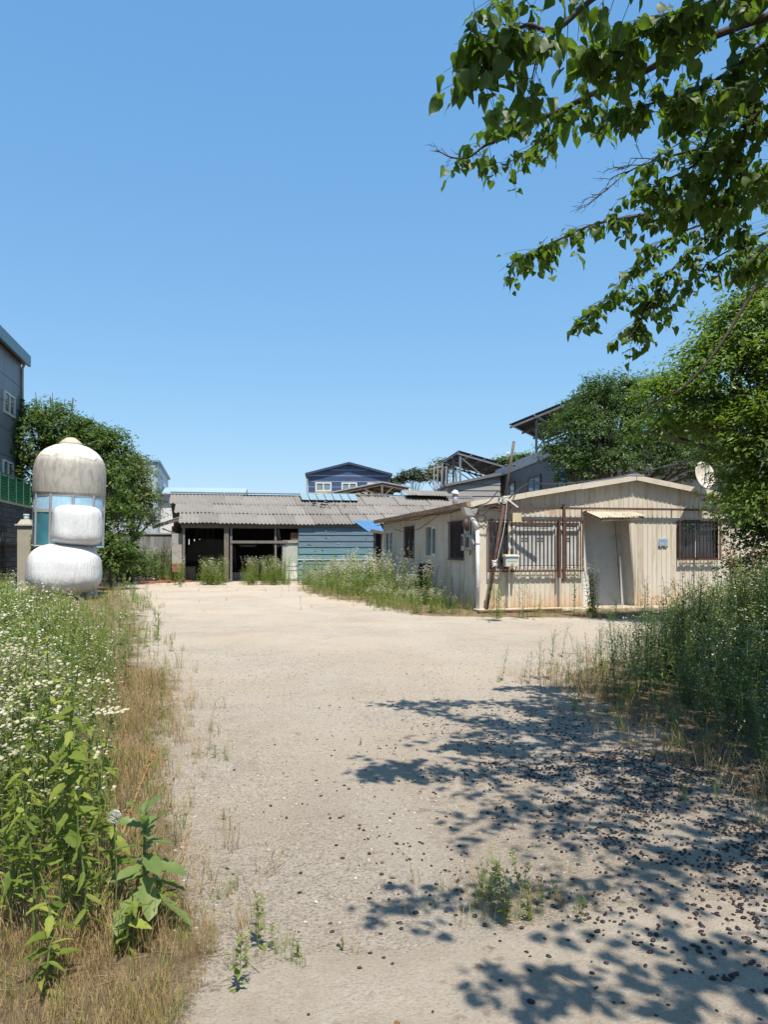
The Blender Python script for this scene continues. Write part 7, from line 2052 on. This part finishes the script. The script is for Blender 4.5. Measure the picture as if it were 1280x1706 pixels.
for name_, (pts, r_, dens, cov) in allw.items():
    path = catmull(pts, 7); n = len(path)
    main = len(name_) == 1 or name_[0] in 'TGH'
    if main:   # join to the trunk outside the picture
        root = catmull([MO+Vector((0, 0, 2.2+.25*(sum(map(ord, name_)) % 5))), (MO+Vector((0, 0, 2.9))).lerp(path[0], .55), path[0]], 5)
        mbB.tube([tuple(p-MO) for p in root], [.075+(r_*1.1-.075)*i/(len(root)-1) for i in range(len(root))], 7, cap=False)
    mbB.tube([tuple(p-MO) for p in path], [max(r_*(1-.85*i/(n-1)), .0025) for i in range(n)], 6)
    L = sum((path[i+1]-path[i]).length for i in range(n-1))
    cnt = int(L*(30 if name_[0] != 'H' else 9)*dens)
    big = name_[0] == 'B'
    for _ in range(cnt):
        f = rg.random()**.9
        if name_ == 'A' and f > .86: continue
        if name_ == 'C' and f > .45: continue
        q = f*(n-1); i = min(int(q), n-2); a = path[i].lerp(path[i+1], q-i); ax = (path[i+1]-path[i]).normalized()
        az = rg.uniform(0, 6.3); d = (ax*rg.uniform(.2, .9)+Vector((math.cos(az), math.sin(az), rg.uniform(-.45, .5)))*.8).normalized()
        tl = rg.uniform(.06, .28) if name_[0] != 'H' else rg.uniform(.3, 1.05); e = a+d*tl+Vector((0, 0, -.25*tl))
        mbT.tube([tuple(a-MO), tuple(a.lerp(e, .5)+Vector((0, 0, .01))-MO), tuple(e-MO)], [.0022, .0018, .0012], 3, cap=False)
        for k in range(rg.randint(2, 4) if name_[0] != 'H' else rg.randint(7, 11)):
            c = a.lerp(e, (.45+.55*rg.random()) if name_[0] != 'H' else rg.random()); az2 = rg.uniform(0, 6.3)
            bd = Vector((math.cos(az2)*.75, math.sin(az2)*.75, rg.uniform(-1.15, -.1))).normalized(); c2 = c+bd*rg.uniform(.01, .035)
            up = Vector((rg.gauss(0, .45), rg.gauss(0, .45), 1)); up = (up-bd*up.dot(bd)).normalized(); sd2 = bd.cross(up).normalized()
            leaves.append((c2, bd, up, sd2, rg.uniform(.05, .095) if big else rg.uniform(.035, .092)*(1.15 if name_[0] in 'TH' else 1)))
mbB.build('branches', MBARK, mul, smooth=True); mbT.build('twigs', MBARK, mul)
# dead twig spray
mb = MB()
def dead(a, d, L, r, lev):
    e = a+d*L; mb.tube([tuple(a-MO), tuple((a.lerp(e, .5)+Vector((rg.uniform(-.02, .02), 0, rg.uniform(-.015, .015))))-MO), tuple(e-MO)], [r, r*.85, r*.6], 4, cap=False)
    if lev == 0: return
    for k in range(3):
        q = a.lerp(e, .35+.65*(k+1)/3); nd = (d+Vector((rg.uniform(-.9, .9), rg.uniform(-.6, .6), rg.uniform(-.8, .8)))*.85).normalized(); dead(q, nd, L*rg.uniform(.45, .7), r*.62, lev-1)
cp = catmull([at(*q) for q in limbs['C'][0]], 7)
for f in (.55, .65, .75, .84, .92, 1.0):
    i = int(f*(len(cp)-2)); d = (cp[i+1]-cp[i]).normalized(); dead(cp[i], (d+Vector((rg.uniform(-.3, .3), rg.uniform(-.3, .3), rg.uniform(-.5, .4)))).normalized(), .19*rg.uniform(.7, 1.1), .0045, 2)
mb.build('dead_twigs', MBARK, mul); mb = MB()
ap_ = catmull([at(*q) for q in limbs['A'][0]], 7)
for f in (.8, .86, .9, .94, .97, 1.0):
    i = int(f*(len(ap_)-2)); d = (ap_[i+1]-ap_[i]).normalized(); dead(ap_[i], (d+Vector((0, 0, rg.uniform(-.7, .7)))).normalized(), .07, .0025, 1)
mb.build('bare_tip', MBARK, mul)
# fruit left hanging is too small to tell; leaves: the largest in view are single parts, the rest one mass
def seen_size(l):
    c, L = l[0], l[4]
    if c.y < .5: return 0
    px = CX+FPX*c.x/c.y; py = HY-FPX*(c.z-CAM_H)/c.y
    return FPX*L/c.y if (0 < px < 1280 and 0 < py < 1706) else 0
leaves.sort(key=seen_size, reverse=True)
MLM = []
for V, F in ML:
    MLM.append(fast_mesh('leaf', V, F, None, [MLEAF], smooth=True))
for k, (c, bd, up, sd2, L) in enumerate(leaves[:300]):
    o = link('leaf', MLM[k % 9], mul)
    o.matrix_local = Matrix.Translation(c-MO) @ Matrix((sd2, bd, up)).transposed().to_4x4() @ Matrix.Scale(L, 4)
Vs, Fs, Ts = [], [], []; off = 0; rn = np.random.RandomState(3)
for k, (c, bd, up, sd2, L) in enumerate(leaves[300:]):
    V, F = ML[k % 9]; M3 = np.array([sd2[:], bd[:], up[:]])
    Vs.append(V*L @ M3+np.array((c-MO)[:])); Fs.append(F+off); Ts.append(np.full(len(F), rn.rand())); off += len(V)
o = link('foliage', fast_mesh('foliage', np.concatenate(Vs), np.concatenate(Fs), None, [MLEAF], np.concatenate(Ts), smooth=True), mul); o['kind'] = 'stuff'
# bare limb arching in front of the bright tree
br = MB(); pth = catmull([at(1330, 400, 9.0), at(1275, 455, 9.0), at(1240, 512, 9.0), at(1190, 590, 9.0), at(1140, 645, 9.1), at(1100, 668, 9.2), at(1062, 700, 9.3)], 6)
br.tube([tuple(p-MO) for p in catmull([MO+Vector((0, 0, 2.6)), Vector((6.0, 7.0, 4.6)), pth[0]], 6)], .03, 6, cap=False)
br.tube([tuple(p-MO) for p in pth], [.028*(1-.8*i/(len(pth)-1)) for i in range(len(pth))], 6); br.build('bare_limb', MBARK, mul, smooth=True)
